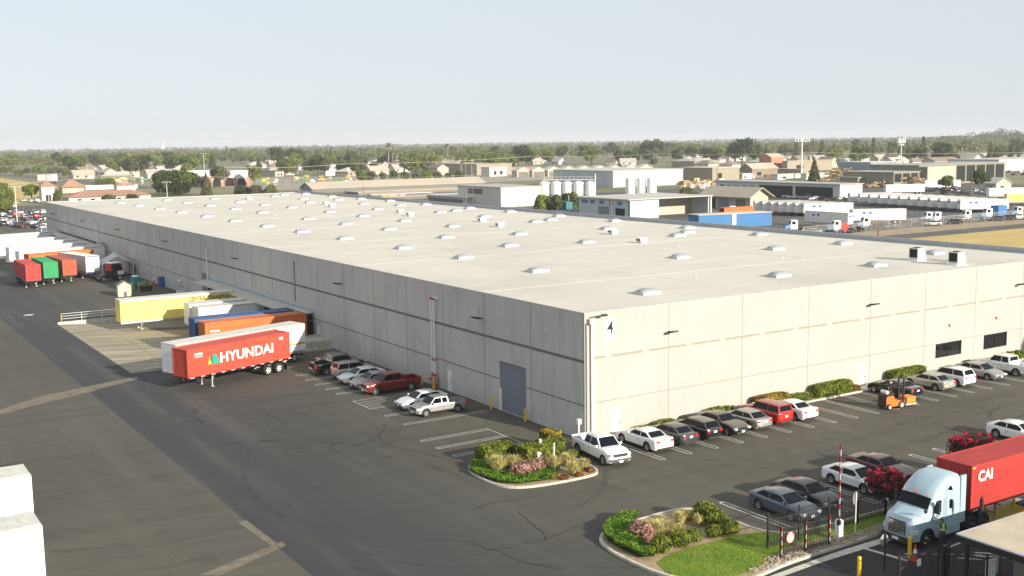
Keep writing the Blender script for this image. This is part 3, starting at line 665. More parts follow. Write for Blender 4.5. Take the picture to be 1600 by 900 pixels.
# skylights
SKY = [(12.9, 25.7), (13.6, 42.1), (13.6, 57.3), (25.5, 50.9), (35.9, 48.3), (36.2, 65), (36.3, 84.6), (36.2, 101.1), (51.4, 64), (51.6, 83.7), (62, 75.8), (56, 85.7), (62.3, 92.2), (62.4, 108.5), (52, 117.1), (56.7, 119.2), (62.3, 123.4), (62.4, 142.3), (51.9, 100.5),
       (11.2, 5.9), (28.9, 7.4), (42.9, 7.3), (32.8, 26.3), (47.7, 26.1), (58.8, 25.4), (60.7, 41.7), (55.7, 51), (51.2, 47.9), (61.3, 57.2), (57.4, 10.9), (13.6, 75.4), (13.6, 91.3), (13.6, 106.4), (13.6, 122.4), (13.6, 138.6), (13.6, 155), (13.6, 171), (13.6, 188), (13.6, 205),
       (25.5, 67.5), (25.8, 86.2), (25.5, 101.5), (25.5, 117.9), (25.8, 142.1), (25.7, 158), (25.7, 175), (25.7, 192), (25.7, 209), (36.2, 117.8), (36.4, 133.5), (36.8, 154.3), (36, 168.6), (36.3, 186), (36.3, 205), (54, 155.6), (62.4, 175), (57, 176.2), (62.3, 192), (52.3, 186.5), (63, 211), (63, 160.6), (57, 143.8), (52.4, 205.6), (56.7, 210.6), (47.5, 135), (47.3, 170)]
c_, d_ = MB(), MB(); c_.box(-1.02, 1.02, -.72, .72, 0, .24); d_.dome((0, 0, .28), 1.0, .70, .34, 12, 4)
# rounded-rectangle dome
d_ = MB(); n = 16; ks = 4; vs = []
for j in range(ks+1):
    t = j/ks
    for i in range(n):
        a = 2*math.pi*(i+.5)/n; ca, sa = math.cos(a), math.sin(a); q = (abs(ca)**5+abs(sa)**5)**(-.2); r = math.cos(t*math.pi/2) if j < ks else .02
        vs.append((ca*q*.98*r, sa*q*.68*r, .24+.30*math.sin(t*math.pi/2)))
d_.add(vs, [(j*n+i, j*n+(i+1) % n, (j+1)*n+(i+1) % n, (j+1)*n+i) for j in range(ks) for i in range(n)]+[tuple(ks*n+i for i in range(n))])
cm = c_.mesh('curb', M['coping']); dm = d_.mesh('dome', M['skylight'], 60)
for (x, y) in SKY:
    s = obj('skylight', cm, wh, (x, y, H-.06)); obj('dome', dm, s)
# roof seams and small vents
b = MB()
for y in [k*27.3+16 for k in range(8)]: b.box(.3, BX-.3, y-.06, y+.06, H-.064, H-.054)
for x in (20.0, 44.5): b.box(x-.06, x+.06, .3, BY-.3, H-.062, H-.050)
b.build('roof_seam', mat('seam', (.70, .68, .61), .8, var=.06, vs=.5), wh)
g = random.Random(3); b = MB()
for k in range(14): x, y = g.uniform(3, 63), g.uniform(4, 218); b = MB(); b.cyl((x, y, H-.1), (x, y, H+.3), .07, 6); b.build('vent_pipe', M['coping'], wh)
vt = Kit(); k = MB(); k.box(-.55, .55, -.55, .55, 0, .35); vt.add('curb', k, M['coping']); k = MB(); k.box(-.8, .8, -.7, .7, .35, .85); k.prism([(-.8, .85), (.8, .85), (.55, 1.0), (-.55, 1.0)], 'y', -.7, .7); vt.add('hood', k, M['white']); k = MB(); k.box(-.82, -.8, -.6, .6, .4, .78); vt.add('louvre', k, M['reveal'])
VL = ['nearest the viewer', 'second nearest', 'third nearest, beside a skylight', 'fourth, in the middle of the roof', 'fifth from the viewer', 'sixth from the viewer', 'seventh from the viewer', 'eighth from the viewer', 'farthest along the roof']
for i, (x, y) in enumerate([(41.4, 43.6), (46.7, 56.5), (42.1, 79.7), (45.6, 91), (43.5, 113), (46, 122), (44, 150), (47, 160), (42, 196)]):
    vt.place('roof_vent', 'white hooded exhaust vent on the warehouse roof, '+VL[i], 'roof vent', (x, y, H-.06), 0, 'exhaust vents on the warehouse roof', scale=.72)
ac = Kit(); k = MB(); k.box(-.75, .75, -.75, .75, .35, 1.75); k.box(-.8, .8, -.8, .8, 1.75, 1.82); ac.add('casing', k, M['canopy']); k = MB(); k.box(-.775, -.755, -.62, .62, .5, 1.65); ac.add('coil', k, M['dark_in']); k = MB(); k.box(-.95, .95, -.85, .85, 0, .3); ac.add('curb', k, M['white']); k = MB(); k.cyl((0, 0, 1.82), (0, 0, 1.9), .5, 12); ac.add('fan', k, M['black'])
k = MB(); k.box(.76, 1.5, -.4, .4, .3, .95); ac.add('duct', k, M['white'])
ac.place('rooftop_air_conditioner', 'air conditioning unit on the warehouse roof, the one farther from the roof edge', 'air conditioner', (50.6, 8.1, H-.06), scale=.76)
ac.place('rooftop_air_conditioner', 'air conditioning unit on the warehouse roof, the one nearer the front roof edge', 'air conditioner', (50.2, 2.9, H-.06), scale=.76)
b = MB(); b.tube([(50.6, 6.9, H+.12), (50.5, 4.2, H+.12)], .05); b.tube([(51, 6.9, H+.2), (51, 4.2, H+.2)], .04); o = b.build('roof_conduit', M['steel']); tag(o, 'thin pipes running between the two rooftop air conditioners', 'pipes')

# ---------------------------------------------------------------- wheels and vehicles
def wheel_mb(r, w, rim=True):
    t = MB(); n = 18; prof = [(r*.62, -w/2), (r*.9, -w/2), (r, -w*.32), (r, w*.32), (r*.9, w/2), (r*.62, w/2)]
    vs = []; m = len(prof)
    for i in range(n):
        a = 2*math.pi*i/n
        for (q, y) in prof: vs.append((q*math.cos(a), y, q*math.sin(a)))
    t.add(vs, [(i*m+j, i*m+(j+1) % m, ((i+1) % n)*m+(j+1) % m, ((i+1) % n)*m+j) for i in range(n) for j in range(m)])
    k = MB(); 
    for s in (-1, 1):
        y = s*w*.36; k.cyl((0, y, 0), (0, y+s*.015, 0), r*.16, 8)
        for q in range(5):
            a = q*1.2566; k.cbox((math.cos(a)*r*.34, y, math.sin(a)*r*.34), (r*.52, .02, r*.18), ry=-a)
        vs = []; 
        for i in range(n):
            a = 2*math.pi*i/n
            for (q, yy) in ((r*.63, y+s*.03), (r*.54, y+s*.01), (r*.54, y-s*.03)): vs.append((q*math.cos(a), yy, q*math.sin(a)))
        k.add(vs, [(i*3+j, i*3+j+1, ((i+1) % n)*3+j+1, ((i+1) % n)*3+j) for i in range(n) for j in range(2)])
    k.cyl((0, -.02, 0), (0, .02, 0), r*.62, 14, mi=1)
    return t, k
_wh = {}
def add_wheel(kit, x, y, r, w, rimmat):
    key = (r, w, rimmat.name)
    if key not in _wh: t, k = wheel_mb(r, w); _wh[key] = (t.mesh('wheel', M['rubber'], 35), k.mesh('rim', [rimmat, M['black']]))
    i = kit.add('wheel', _wh[key][0], None, loc=(x, y, r)); kit.add('rim', _wh[key][1], None, parent=i)

def arc(cx, r, z0, n=7):
    return [(cx+r*math.cos(math.pi*k/n), max(z0, .34+r*math.sin(math.pi*k/n)*1.02)) for k in range(n+1)]
def make_car(kind):
    K = Kit(); P = dict(
        sedan=dict(L=4.75, W=1.84, zb=.93, hood=.86, nose=.66, H=1.45, deck=1.02, gx=(-1.95, -1.15, .30, 1.12), wb=(1.42, -1.36), r=.33, tail=.98),
        coupe=dict(L=5.05, W=1.92, zb=1.0, hood=.96, nose=.74, H=1.47, deck=1.08, gx=(-1.85, -1.05, .25, .98), wb=(1.62, -1.42), r=.36, tail=1.04),
        hatch=dict(L=4.45, W=1.82, zb=1.0, hood=.97, nose=.74, H=1.56, deck=1.02, gx=(-2.12, -1.62, .35, 1.15), wb=(1.36, -1.28), r=.33, tail=1.0),
        suv=dict(L=4.65, W=1.88, zb=1.08, hood=1.06, nose=.84, H=1.72, deck=1.08, gx=(-2.22, -1.9, .35, 1.12), wb=(1.42, -1.34), r=.36, tail=1.08),
        boxy=dict(L=4.6, W=1.88, zb=1.12, hood=1.10, nose=.98, H=1.78, deck=1.12, gx=(-2.24, -2.08, .45, .95), wb=(1.42, -1.36), r=.38, tail=1.1),
        pickup=dict(L=5.75, W=1.98, zb=1.18, hood=1.16, nose=.98, H=1.86, deck=1.22, gx=(-.92, -.78, .78, 1.45), wb=(1.98, -1.72), r=.40, tail=1.2),
        small_pickup=dict(L=5.0, W=1.78, zb=1.02, hood=1.0, nose=.82, H=1.62, deck=1.04, gx=(-.72, -.6, .62, 1.22), wb=(1.62, -1.5), r=.35, tail=1.02))[kind]
    L, W = P['L'], P['W']; h = L/2; zb = P['zb']; g0, g1, g2, g3 = P['gx']; pk = 'pickup' in kind; zl = .24 if not pk else .34; r = P['r']; ar = r*1.17
    top = []
    if pk:
        bedf = g0-.08; top = [(-h+.02, P['tail'], 0), (-h+.07, P['tail'], 0), (-h+.075, P['tail'], 1), (bedf-.05, P['tail'], 1), (bedf, P['tail'], 0), (g0-.02, zb, 0)]
    elif kind in ('sedan', 'coupe'): top = [(-h+.06, P['tail']-.04, 0), (-h+.16, P['tail']+.04, 0), (g0+.15, P['deck'], 0)]
    else: top = [(-h+.03, P['tail']-.1, 0), (-h+.08, P['tail'], 0), (g0+.05, P['deck'], 0)]
    top += [((g3+g2)/2, zb+.01, 0), (g3, zb+.02, 0), (g3+(h-g3)*.5, (P['hood']*.6+zb*.4), 0), (h-.38, (P['hood']*.45+P['nose']*.55), 0), (h-.10, P['nose'], 0), (h-.02, P['nose']-.14, 0)]
    front = [(h, .52, 0), (h-.02, .36, 0), (h-.12, zl, 0)]
    bot = [(x, z, 2) for (x, z) in arc(P['wb'][0], ar, zl)] + [(x, z, 2) for (x, z) in arc(P['wb'][1], ar, zl)]
    rear = [(-h+.14, zl+.02, 0), (-h, .42, 0), (-h+.0, .62, 0)]
    out = top+front+bot+rear; n = len(out)
    us = [-1, -.985, -.93, -.84, -.5, 0, .5, .84, .93, .985, 1]
    b = MB(); vs = []
    for u in us:
        a = abs(u); y = u*W/2
        for (x, z, f) in out:
            xx = x; zz = z
            if f == 1 and a < .9: zz = P['tail']-.52
            if a > .9:
                if z > .62 and f != 2: zz = z-(.035 if a < .95 else .09 if a < .99 else .17)*(1 if z > .8 else .5)
            endk = (1-(.30 if a >= 1 else .16 if a > .95 else .09 if a > .9 else .04 if a > .8 else 0)*((abs(x)/h)**9)*.55); 
            if f != 2: xx = x*endk
            vs.append((xx, y, zz))
    fs = []; mi = []
    nt0 = len(top)+len(front)
    for s in range(len(us)-1):
        for i in range(n):
            j = (i+1) % n; fs.append((s*n+i, s*n+j, (s+1)*n+j, (s+1)*n+i))
            isbot = (i >= nt0-1 and i < nt0+len(bot)); bed = pk and out[i][2] == 1 and out[j][2] == 1 and abs(us[s]) < .9 and abs(us[s+1]) < .9
            mi.append(1 if (isbot or bed) else 0)
    fs.append(tuple(range(n))); mi.append(0); fs.append(tuple((len(us)-1)*n+i for i in range(n))[::-1]); mi.append(0)
    b.add(vs, fs, mi)
    # cabin
    wb_, wt = W/2*.90, W/2*.70; Ht = P['H']
    prof = [(g0, zb-.03), (g1, Ht-.06), ((g1+g2)/2, Ht), (g2, Ht-.045), (g3, zb-.03)]
    def yw(z): return wb_+(wt-wb_)*min(1, max(0, (z-zb)/(Ht-zb)))
    vs = []; us2 = [-1, -.9, -.5, 0, .5, .9, 1]
    for u in us2:
        for (x, z) in prof:
            zz = z-(.07 if abs(u) == 1 and z > zb else .02 if abs(u) == .9 and z > zb else 0); vs.append((x, u*yw(zz), zz))
    m = len(prof); fs = [(s*m+i, s*m+i+1, (s+1)*m+i+1, (s+1)*m+i) for s in range(len(us2)-1) for i in range(m-1)]
    fs += [tuple(range(m)), tuple((len(us2)-1)*m+i for i in range(m))[::-1]]
    b.add(vs, fs, 0)
    K.add('body', b, [M['white'], M['plastic']], paint=True, smooth=38)
    def strip(xa, za, xb, zb2, name, k=.86, t0=.10, t1=.90, off=.012):
        d = Vector((xb-xa, 0, zb2-za)); nr = Vector((-d.z, 0, d.x)).normalized(); nr = nr if nr.z > 0 else -nr
        if abs(nr.z) < .05 and nr.x*(xa+xb) < 0: nr = -nr
        q = MB(); vs = []
        for t in (t0, t1):
            p = Vector((xa, 0, za))+d*t+nr*off
            for u in (-1, -.5, 0, .5, 1): vs.append((p.x-(0), u*k*yw(p.z)*1.0, p.z-(.01 if abs(u) == 1 else 0)))
        q.add(vs, [(i, i+1, 6+i, 5+i) for i in range(4)]); K.add(name, q, M['glass'])
    strip(g3, zb-.03, g2, Ht-.045, 'windshield', .90, .08, .93, .016)
    strip(g0, zb-.03, g1, Ht-.06, 'rear_window', .84, .22 if not pk else .3, .90, .016)
    for s in (-1, 1):
        za, zt = zb+.03, Ht-.14
        def X(x0, x1, z): return x0+(x1-x0)*(z-zb+.03)/(Ht-zb-.02)
        fr, re = lambda z: X(g3, g2, z)-.10, lambda z: X(g0, g1, z)+.12
        mid = (g1+g2)/2-.12 if not pk else (g1+g2)/2-.02
        for (xa0, xa1, xb0, xb1) in ((mid+.04, mid+.04, fr(za), fr(zt)), (re(za), re(zt), mid-.04, mid-.04)):
            if xb0-xa0 < .15: continue
            q = MB(); ys = [s*(yw(za)+.008), s*(yw(zt)*1.0+.012)]
            q.add([(xa0, ys[0], za), (xb0, ys[0], za), (max(xb1, xa1+.1), ys[1], zt), (xa1, ys[1], zt)], [(0, 1, 2, 3)]); K.add('side_window', q, M['glass'])
    for s in (-1, 1):
        q = MB(); q.cbox((h-.17, s*W*.37, P['nose']-.07), (.26, .36, .15), rz=-s*R(16)); K.add('headlight', q, M['lamp_w'])
        q = MB()
        if pk: q.cbox((-h+.06, s*(W/2-.16), P['tail']-.25), (.1, .18, .40))
        else: q.cbox((-h+.085, s*W*.345, P['tail']-.15), (.14, .30, .14), rz=s*R(10))
        K.add('taillight', q, M['lamp_r'])
        q = MB(); q.cbox((g3-.28, s*(W/2+.05), zb+.09), (.14, .2, .14)); K.add('mirror', q, [M['white']], paint=True)
        q = MB(); mid = (g1+g2)/2-.1
        for xs in (mid, g2+.62 if g2+.62 < P['wb'][0]-.45 else g2+.45): q.box(xs-.008, xs+.008, s*(W/2-.004), s*(W/2+.003), .42, zb-.18)
        for xs in (mid+.18, g2+.62-1.02 if False else mid-.75): q.box(xs-.08, xs+.08, s*(W/2-.01), s*(W/2+.018), zb-.24, zb-.21)
        K.add('door_seam', q, M['plastic'])
    q = MB(); q.cbox((h-.055, 0, P['nose']-.12 if pk else P['nose']-.16), (.10, W*.5 if not pk else W*.6, .2 if pk else .12)); q.cbox((h-.035, 0, .36), (.08, W*.62, .12)); K.add('grille', q, M['plastic'])
    if pk: q = MB(); q.cbox((h-.01, 0, .55), (.16, W*.9, .2)); K.add('bumper', q, M['chrome']); q = MB(); q.cbox((-h-.02, 0, .55), (.16, W*.88, .16)); K.add('bumper', q, M['chrome'])
    q = MB(); q.cbox((-h-.01, 0, .80 if not pk else .62), (.03, .32, .16)); K.add('license_plate', q, M['white']); q = MB(); q.cbox((h+.012 if not pk else h+.08, 0, .44), (.03, .32, .15)); K.add('license_plate', q, M['white'])
    q = MB(); q.box(P['wb'][1]+ar+.02, P['wb'][0]-ar-.02, -W/2-.006, -W/2+.02, zl, zl+.10); K.add('sill', q, M['plastic']); q = MB(); q.box(P['wb'][1]+ar+.02, P['wb'][0]-ar-.02, W/2-.02, W/2+.006, zl, zl+.10); K.add('sill', q, M['plastic'])
    q = MB(); q.box(-h-.012, -h+.10, -W*.36, W*.36, zl+.04, zl+.16); K.add('bumper_trim', q, M['plastic']); q = MB(); q.box(h-.12, h+.012, -W*.34, W*.34, zl+.02, zl+.20); K.add('bumper_trim', q, M['plastic'])
    for s in (-1, 1):
        for wx_ in P['wb']:
            q = MB(); pa = [(wx_+(ar+.0)*math.cos(math.pi*k/8), .34+(ar)*1.02*math.sin(math.pi*k/8)) for k in range(9)]; pb = [(wx_+(ar+.035)*math.cos(math.pi*k/8), .34+(ar+.035)*1.02*math.sin(math.pi*k/8)) for k in range(9)]
            q.add([(x, s*(W/2+.004), z) for x, z in pa]+[(x, s*(W/2+.004), z) for x, z in pb], [(k, k+1, 10+k, 9+k) for k in range(8)]); K.add('wheel_arch', q, M['plastic'])
    for x in P['wb']:
        for s in (-1, 1): add_wheel(K, x, s*(W/2-.13), r, .23, M['rim'])
    return K
def pm(name, c, metal=.35, rough=.28, dust=.24): return mat(name, c, rough, metal, dust=dust, coat=.6)
PAINT = dict(darkred=pm('paint_dark_red', (.20, .010, .012), .2, .3, .2), white=pm('paint_white', (.80, .80, .79), 0, .3, .15), grey=pm('paint_grey', (.055, .06, .068)), dkgrey=pm('paint_dark_grey', (.022, .024, .03)), black=pm('paint_black', (.010, .010, .011), .2, .25, .45), silver=pm('paint_silver', (.42, .42, .41), .6, .35, .35),
             red=pm('paint_red', (.42, .015, .012), .2, .3, .45), maroon=pm('paint_maroon', (.10, .012, .018), .3, .3, .35), gold=pm('paint_gold', (.46, .44, .38), .5, .35, .3), blue=pm('paint_blue', (.04, .08, .20), .3), tan=pm('paint_tan', (.40, .35, .27), .4), steel=pm('paint_steel', (.10, .14, .18), .6, .3, .3))
CARS = {k: make_car(k) for k in ('sedan', 'coupe', 'hatch', 'suv', 'boxy', 'pickup', 'small_pickup')}
E_, W_, N_, S_ = 0, math.pi, math.pi/2, -math.pi/2
def car(kind, paint, x, y, rz, label, group=None, cat='car', name='parked_car', sc=1.0):
    return CARS[kind].place(name, label, cat, (x, y, .0), rz, group, PAINT[paint], sc)
GA, GB, GC = 'cars parked nose in along the sunlit wall', 'cars parked by the shaded wall', 'cars parked beside the grass verge'
car('pickup', 'white', -1.75, -4.3, S_+R(-6), 'white crew cab pickup beside the nearest planted island, nose outwards at the wall corner', GA, 'pickup truck', 'pickup_truck')
car('coupe', 'white', 3.0, -3.7, N_, 'white sedan with dark glass between the white pickup and a grey sedan', GA)
car('sedan', 'grey', 5.65, -3.75, N_, 'grey sedan second to the right of the white pickup, dusty roof', GA)
car('hatch', 'black', 8.25, -3.8, N_, 'black hatchback between a grey sedan and a black muscle car', GA)
car('coupe', 'black', 11.0, -3.75, S_, 'black muscle car backed in with yellow plate facing out', GA)
car('sedan', 'silver', 13.65, -3.75, N_, 'silver sedan just left of the red boxy car', GA)
car('boxy', 'red', 16.25, -3.6, N_, 'bright red boxy wagon parked nose to the wall', GA)
car('coupe', 'white', 18.9, -3.7, N_, 'white sedan immediately right of the red wagon', GA)
car('coupe', 'black', 32.6, -3.7, N_, 'black sedan behind the orange forklift', GA)
car('sedan', 'gold', 37.5, -3.7, N_, 'pale champagne sedan to the right of the forklift', GA)
car('suv', 'white', 40.6, -3.7, N_, 'white suv between the champagne and silver sedans', GA)
car('sedan', 'silver', 45.3, -3.7, S_, 'silver sedan backed in, just left of the far white pickup', GA)
car('pickup', 'white', 49.2, -3.9, N_, 'white pickup with empty black bed at the far end of the wall', GA, 'pickup truck', 'pickup_truck')
car('small_pickup', 'silver', -5.0, 15.0, W_, 'silver extended cab pickup by the shaded wall, nearest of its row', GB, 'pickup truck', 'pickup_truck')
car('sedan', 'white', -5.0, 18.0, W_, 'older white sedan with sunroof beside the silver pickup', GB)
car('pickup', 'darkred', -4.5, 25.3, W_, 'dark red crew cab pickup with one sunlit front wing', GB, 'pickup truck', 'pickup_truck')
car('sedan', 'silver', -4.9, 28.2, W_, 'silver sedan half hidden behind the red pickup', GB)
car('sedan', 'white', -4.9, 30.9, W_, 'white sedan nose out between two silver cars by the shaded wall', GB)
car('suv', 'silver', -4.6, 33.4, 0, 'silver suv with roof rails facing the shaded wall', GB)
car('pickup', 'black', -4.9, 36.8, 0, 'black pickup with its red tail light showing, tail outwards', GB, 'pickup truck', 'pickup_truck')
car('sedan', 'black', -3.6, 39.7, 0, 'black sedan deepest in the row by the shaded wall', GB)
car('sedan', 'steel', .25, -20.9, S_, 'blue grey sedan nearest the barrier gate, white sunshade in its windscreen', GC)
car('sedan', 'dkgrey', 2.95, -20.3, S_, 'charcoal sedan beside the blue grey one behind the black fence', GC)
car('sedan', 'white', 8.15, -19.9, S_, 'white sedan beside the pink flowering tree', GC)
car('coupe', 'maroon', 11.4, -19.4, S_, 'dark maroon sedan partly hidden by the flowering tree', GC)
car('sedan', 'white', 27.6, -19.3, S_, 'white sedan behind the second flowering tree at the right edge', GC)

# ---------------------------------------------------------------- trailers
def wheels_dual(K, x, W, r=.5, rim='rim_w'):
    for s in (-1, 1): add_wheel(K, x, s*(W/2-.32), r, .56, M[rim])
def landing(K, x):
    q = MB()
    for s in (-1, 1): q.cyl((x, s*.85, 0), (x, s*.85, 1.15), .07, 6); q.cbox((x, s*.85, .04), (.32, .3, .08)); q.cyl((x, s*.85, .5), (x-.55, s*.5, 1.1), .035, 5)
    q.cyl((x, -.85, .55), (x, .85, .55), .04, 5); K.add('landing_gear', q, M['steel'])
def van_trailer(L, wheels_at=(1.5, 2.8), skirt=True, H1=4.1, roofm='trl_roof'):
    K = Kit(); W = 2.55; z0 = 1.12
    b = MB(); b.box(-L, 0, -W/2, W/2, z0, H1-.06); K.add('box_body', b, M['white_dirty'], paint=True)
    b = MB()
    n = int(L/1.22)
    for k in range(1, n):
        for s in (-1, 1): b.box(-k*1.22-.02, -k*1.22+.02, s*W/2-s*.002, s*W/2+s*.008, z0+.1, H1-.12)
    K.add('side_post', b, M['white_dirty'], paint=True)
    b = MB(); b.box(-L-.01, .01, -W/2-.01, W/2+.01, H1-.06, H1)
    for k in range(1, int(L/.61)): b.box(-k*.61-.03, -k*.61+.03, -W/2+.06, W/2-.06, H1-.001, H1+.012)
    K.add('roof', b, M[roofm])
    b = MB(); 
    for s in (-1, 1): b.box(-L-.005, .005, s*(W/2-.02), s*(W/2+.03), z0-.14, z0+.10); b.box(-L, 0, s*(W/2-.02), s*(W/2+.02), H1-.2, H1-.06)
    K.add('side_rail', b, M['steel'])
    for s in (-1, 1):
        b = MB(); b.box(-L-.05, -L, min(s*.02, s*W/2), max(s*.02, s*W/2), z0, H1-.1); i = K.add('rear_door', b, M['white_dirty'], paint=True)
        b = MB()
        for y in (.35, .95): b.cyl((-L-.08, s*y, z0), (-L-.08, s*y, H1-.15), .025, 5)
        K.add('lock_rod', b, M['steel'], parent=i)
        b = MB(); b.cbox((-L-.06, s*(W/2-.25), z0-.09), (.05, .3, .1)); K.add('taillight', b, M['lamp_r'])
    b = MB(); b.box(-L+.2, -.4, -.5, .5, z0-.3, z0-.14); b.box(-L, -L+.15, -1.2, 1.2, .5, .62); b.box(-L+.02, -L+.12, -.7, -.6, .62, z0); b.box(-L+.02, -L+.12, .6, .7, .62, z0); K.add('underframe', b, M['black'])
    if skirt: 
        for s in (-1, 1): b = MB(); b.box(-L+4.2, -3.4, s*(W/2-.06), s*(W/2-.02), .45, z0-.14); K.add('side_skirt', b, M['white_dirty'])
    landing(K, -2.7)
    for w_ in wheels_at: wheels_dual(K, -L+w_, W)
    b = MB(); 
    for k in range(int(L/1.1)):
        for s in (-1, 1): b.box(-.5-k*1.1, -.25-k*1.1, s*(W/2+.031), s*(W/2+.036), z0-.07, z0-.01)
    K.add('reflector', b, M['red'])
    return K
def container_trailer(L, H0=1.38, Hc=2.75, far=False):
    K = Kit(); W = 2.44; z1 = H0+Hc; b = MB(); p = .278; d = .036; n = int((L-.36)/p)
    for s in (-1, 1):
        vs = []; x = -.18; xs = []
        for k in range(n):
            xs += [(x-k*p, 0), (x-k*p-.07, 0), (x-k*p-.139, d), (x-k*p-.209, d)]
        xs.append((-L+.18, 0))
        for (xx, dd) in xs: vs += [(xx, s*(W/2-.012-dd), H0+.14), (xx, s*(W/2-.012-dd), z1-.1)]
        b.add(vs, [(2*i, 2*i+2, 2*i+3, 2*i+1) for i in range(len(xs)-1)])
    # end wall at the nose, roof
    vs = []; ys = []; m = int((W-.3)/.25); y = -W/2+.15
    for k in range(m): ys += [(y+k*.25, 0), (y+k*.25+.07, 0), (y+k*.25+.125, .045), (y+k*.25+.195, .045)]
    ys.append((W/2-.15, 0))
    for (yy, dd) in ys: vs += [(-.03-dd, yy, H0+.14), (-.03-dd, yy, z1-.1)]
    b.add(vs, [(2*i, 2*i+2, 2*i+3, 2*i+1) for i in range(len(ys)-1)])
    vs = []; nx = int((L-.4)/.4)
    for k in range(nx): 
        for xx, zz in ((-.2-k*.4, 0), (-.3-k*.4, 0), (-.35-k*.4, -.02), (-.5-k*.4, -.02)): vs += [(xx, -W/2+.08, z1-.02+zz), (xx, W/2-.08, z1-.02+zz)]
    b.add(vs, [(2*i, 2*i+1, 2*i+3, 2*i+2) for i in range(len(vs)//2-1)])
    b.box(-L+.3, -.3, -W/2+.08, W/2-.08, z1-.07, z1-.05)
    for s in (-1, 1):
        b.box(-L, 0, s*(W/2-.06), s*W/2, H0, H0+.15); b.box(-L, 0, s*(W/2-.08), s*W/2, z1-.1, z1)
        for x in (0, -L+.16): b.box(x-.16, x, s*(W/2-.15), s*W/2, H0+.15, z1-.1)
    b.box(-.12, 0, -W/2+.06, W/2-.06, H0, H0+.15); b.box(-.12, 0, -W/2+.08, W/2-.08, z1-.1, z1); b.box(-L, -L+.12, -W/2+.06, W/2-.06, H0, H0+.15); b.box(-L, -L+.12, -W/2+.08, W/2-.08, z1-.1, z1)
    c = K.add('container', b, M['red'], paint=True)
    b = MB(); b.box(-L+.02, -L+.06, -W/2+.15, W/2-.15, H0+.15, z1-.1)
    for y in (-.85, -.35, .35, .85): b.cyl((-L-.02, y, H0+.1), (-L-.02, y, z1-.08), .022, 5)
    K.add('container_door', b, M['red'], parent=c, paint=True)
    b = MB()
    for x in (-L+.02, -.19):
        for s in (-1, 1):
            for z in (H0-.01, z1-.10): b.box(x-.01, x+.18, s*(W/2-.15), s*(W/2+.012), z, z+.12)
    K.add('corner_casting', b, M['red'], parent=c, paint=True)
    b = MB()
    for s in (-1, 1): b.box(-L-.1, .1, s*.42-.08, s*.42+.08, H0-.36, H0-.03)
    for x in (-.2, -3, -6, -9, -L+.2):
        if -x < L: b.box(x-.08, x+.08, -1.2, 1.2, H0-.2, H0-.02)
    b.box(-L-.15, -L-.03, -1.2, 1.2, .55, .68)
    for s in (-1, 1): b.box(-L-.12, -L-.06, s*1.0-.05, s*1.0+.05, .1 if False else .5, H0)
    K.add('chassis', b, M['black'])
    b = MB()
    for s in (-1, 1):
        for k in range(int(L/.6)): 
            if k % 2 == 0: b.box(-.3-k*.6, -.75-k*.6, s*(W/2-.05), s*(W/2+.006), H0-.08, H0-.03)
    K.add('reflector', b, M['white'])
    landing(K, -3.0)
    for w_ in (1.5, 2.9): wheels_dual(K, -L+w_, W, .52)
    for s in (-1, 1): b = MB(); b.cbox((-L-.1, s*.95, .62), (.06, .3, .12)); K.add('taillight', b, M['lamp_r'])
    b = MB()
    for s in (-1, 1): b.box(-L+.45, -L+.48, s*.9-.28, s*.9+.28, .15, .8)
    K.add('mudflap', b, M['rubber'])
    return K
def tm(name, c, v=.12): return mat(name, c, .55, 0, var=v, vs=.8, stretch=(.5, 1, 2.5))
TR = dict(hy=tm('container_vermilion', (.50, .06, .032)), org=tm('container_orange', (.56, .14, .03)), blu=tm('container_blue', (.03, .09, .24)), red=tm('container_red', (.46, .04, .035)), grn=tm('container_green', (.02, .28, .10)), brn=tm('container_rust', (.36, .075, .035)), cai=tm('container_cai_red', (.40, .03, .021)), yel=M['yellow_trl'], wht=M['white_dirty'], wht2=tm('trailer_white_clean', (.84, .84, .82), .05), lav=tm('trailer_pale', (.62, .62, .60), .06))
VAN53 = van_trailer(16.15, (1.5, 2.8)); VAN48 = van_trailer(15.3, (1.5, 2.8), False); PUP = van_trailer(8.6, (1.2,), False, 3.9); SEA = container_trailer(12.19); SEAH = container_trailer(12.6)
GT = 'trailers backed up to the dock'
TLT = math.atan(1.2/20)
def trl(K, name, label, x, y, rz, paint=None, z=0, group=None, tilt=0, cat='trailer', sc=1): return K.place(name, label, cat, (x, y, z), rz, group, paint, sc, tilt)
ty = trl(VAN48, 'box_trailer', 'yellow box trailer backed into the sloping dock, the farthest one in it', -16.9, 80.0, W_, TR['yel'], -.36, GT, 0)
b = MB(); b.box(-15.3, 0, 1.278, 1.284, 3.45, 4.03); b.box(-15.3, 0, 1.278, 1.284, 1.24, 1.35)
text('CENTRAL TRANSPORT', .55, M['black'], ty, (-8.9, 1.285, 3.2), (R(90), 0, R(180)), 'lettering', .022, .72, 'LEFT', .15)
b = MB()
for k in (0, 1): b.ball((-9.6-k*.75, 1.281, 1.95), .28, 10, 6, 0, (1, .03, 1))
b.box(-10.2, -9.7, 1.281, 1.286, 1.88, 2.02); b.build('emblem', M['white'], ty)
PUP.place('box_trailer', 'short white box trailer in the dock, between the yellow trailer and another short white one', 'trailer', (-9.8, 73.5, -.55), W_, GT, TR['wht'])
tb = PUP.place('box_trailer', 'short white box trailer in the dock, nearest the blue container', 'trailer', (-9.8, 69.7, -.55), W_, GT, TR['lav'])
b = MB(); 
for k in range(9): b.box(-2.2-k*.12, -2.12-k*.12, 1.277, 1.283, 2.35, 2.44)
b.build('small_lettering', M['reveal'], tb)
c1 = trl(SEA, 'container_trailer', 'blue container on a chassis backed into the dock beside the orange one', -13.5, 58.8, W_, TR['blu'], -.5, GT)
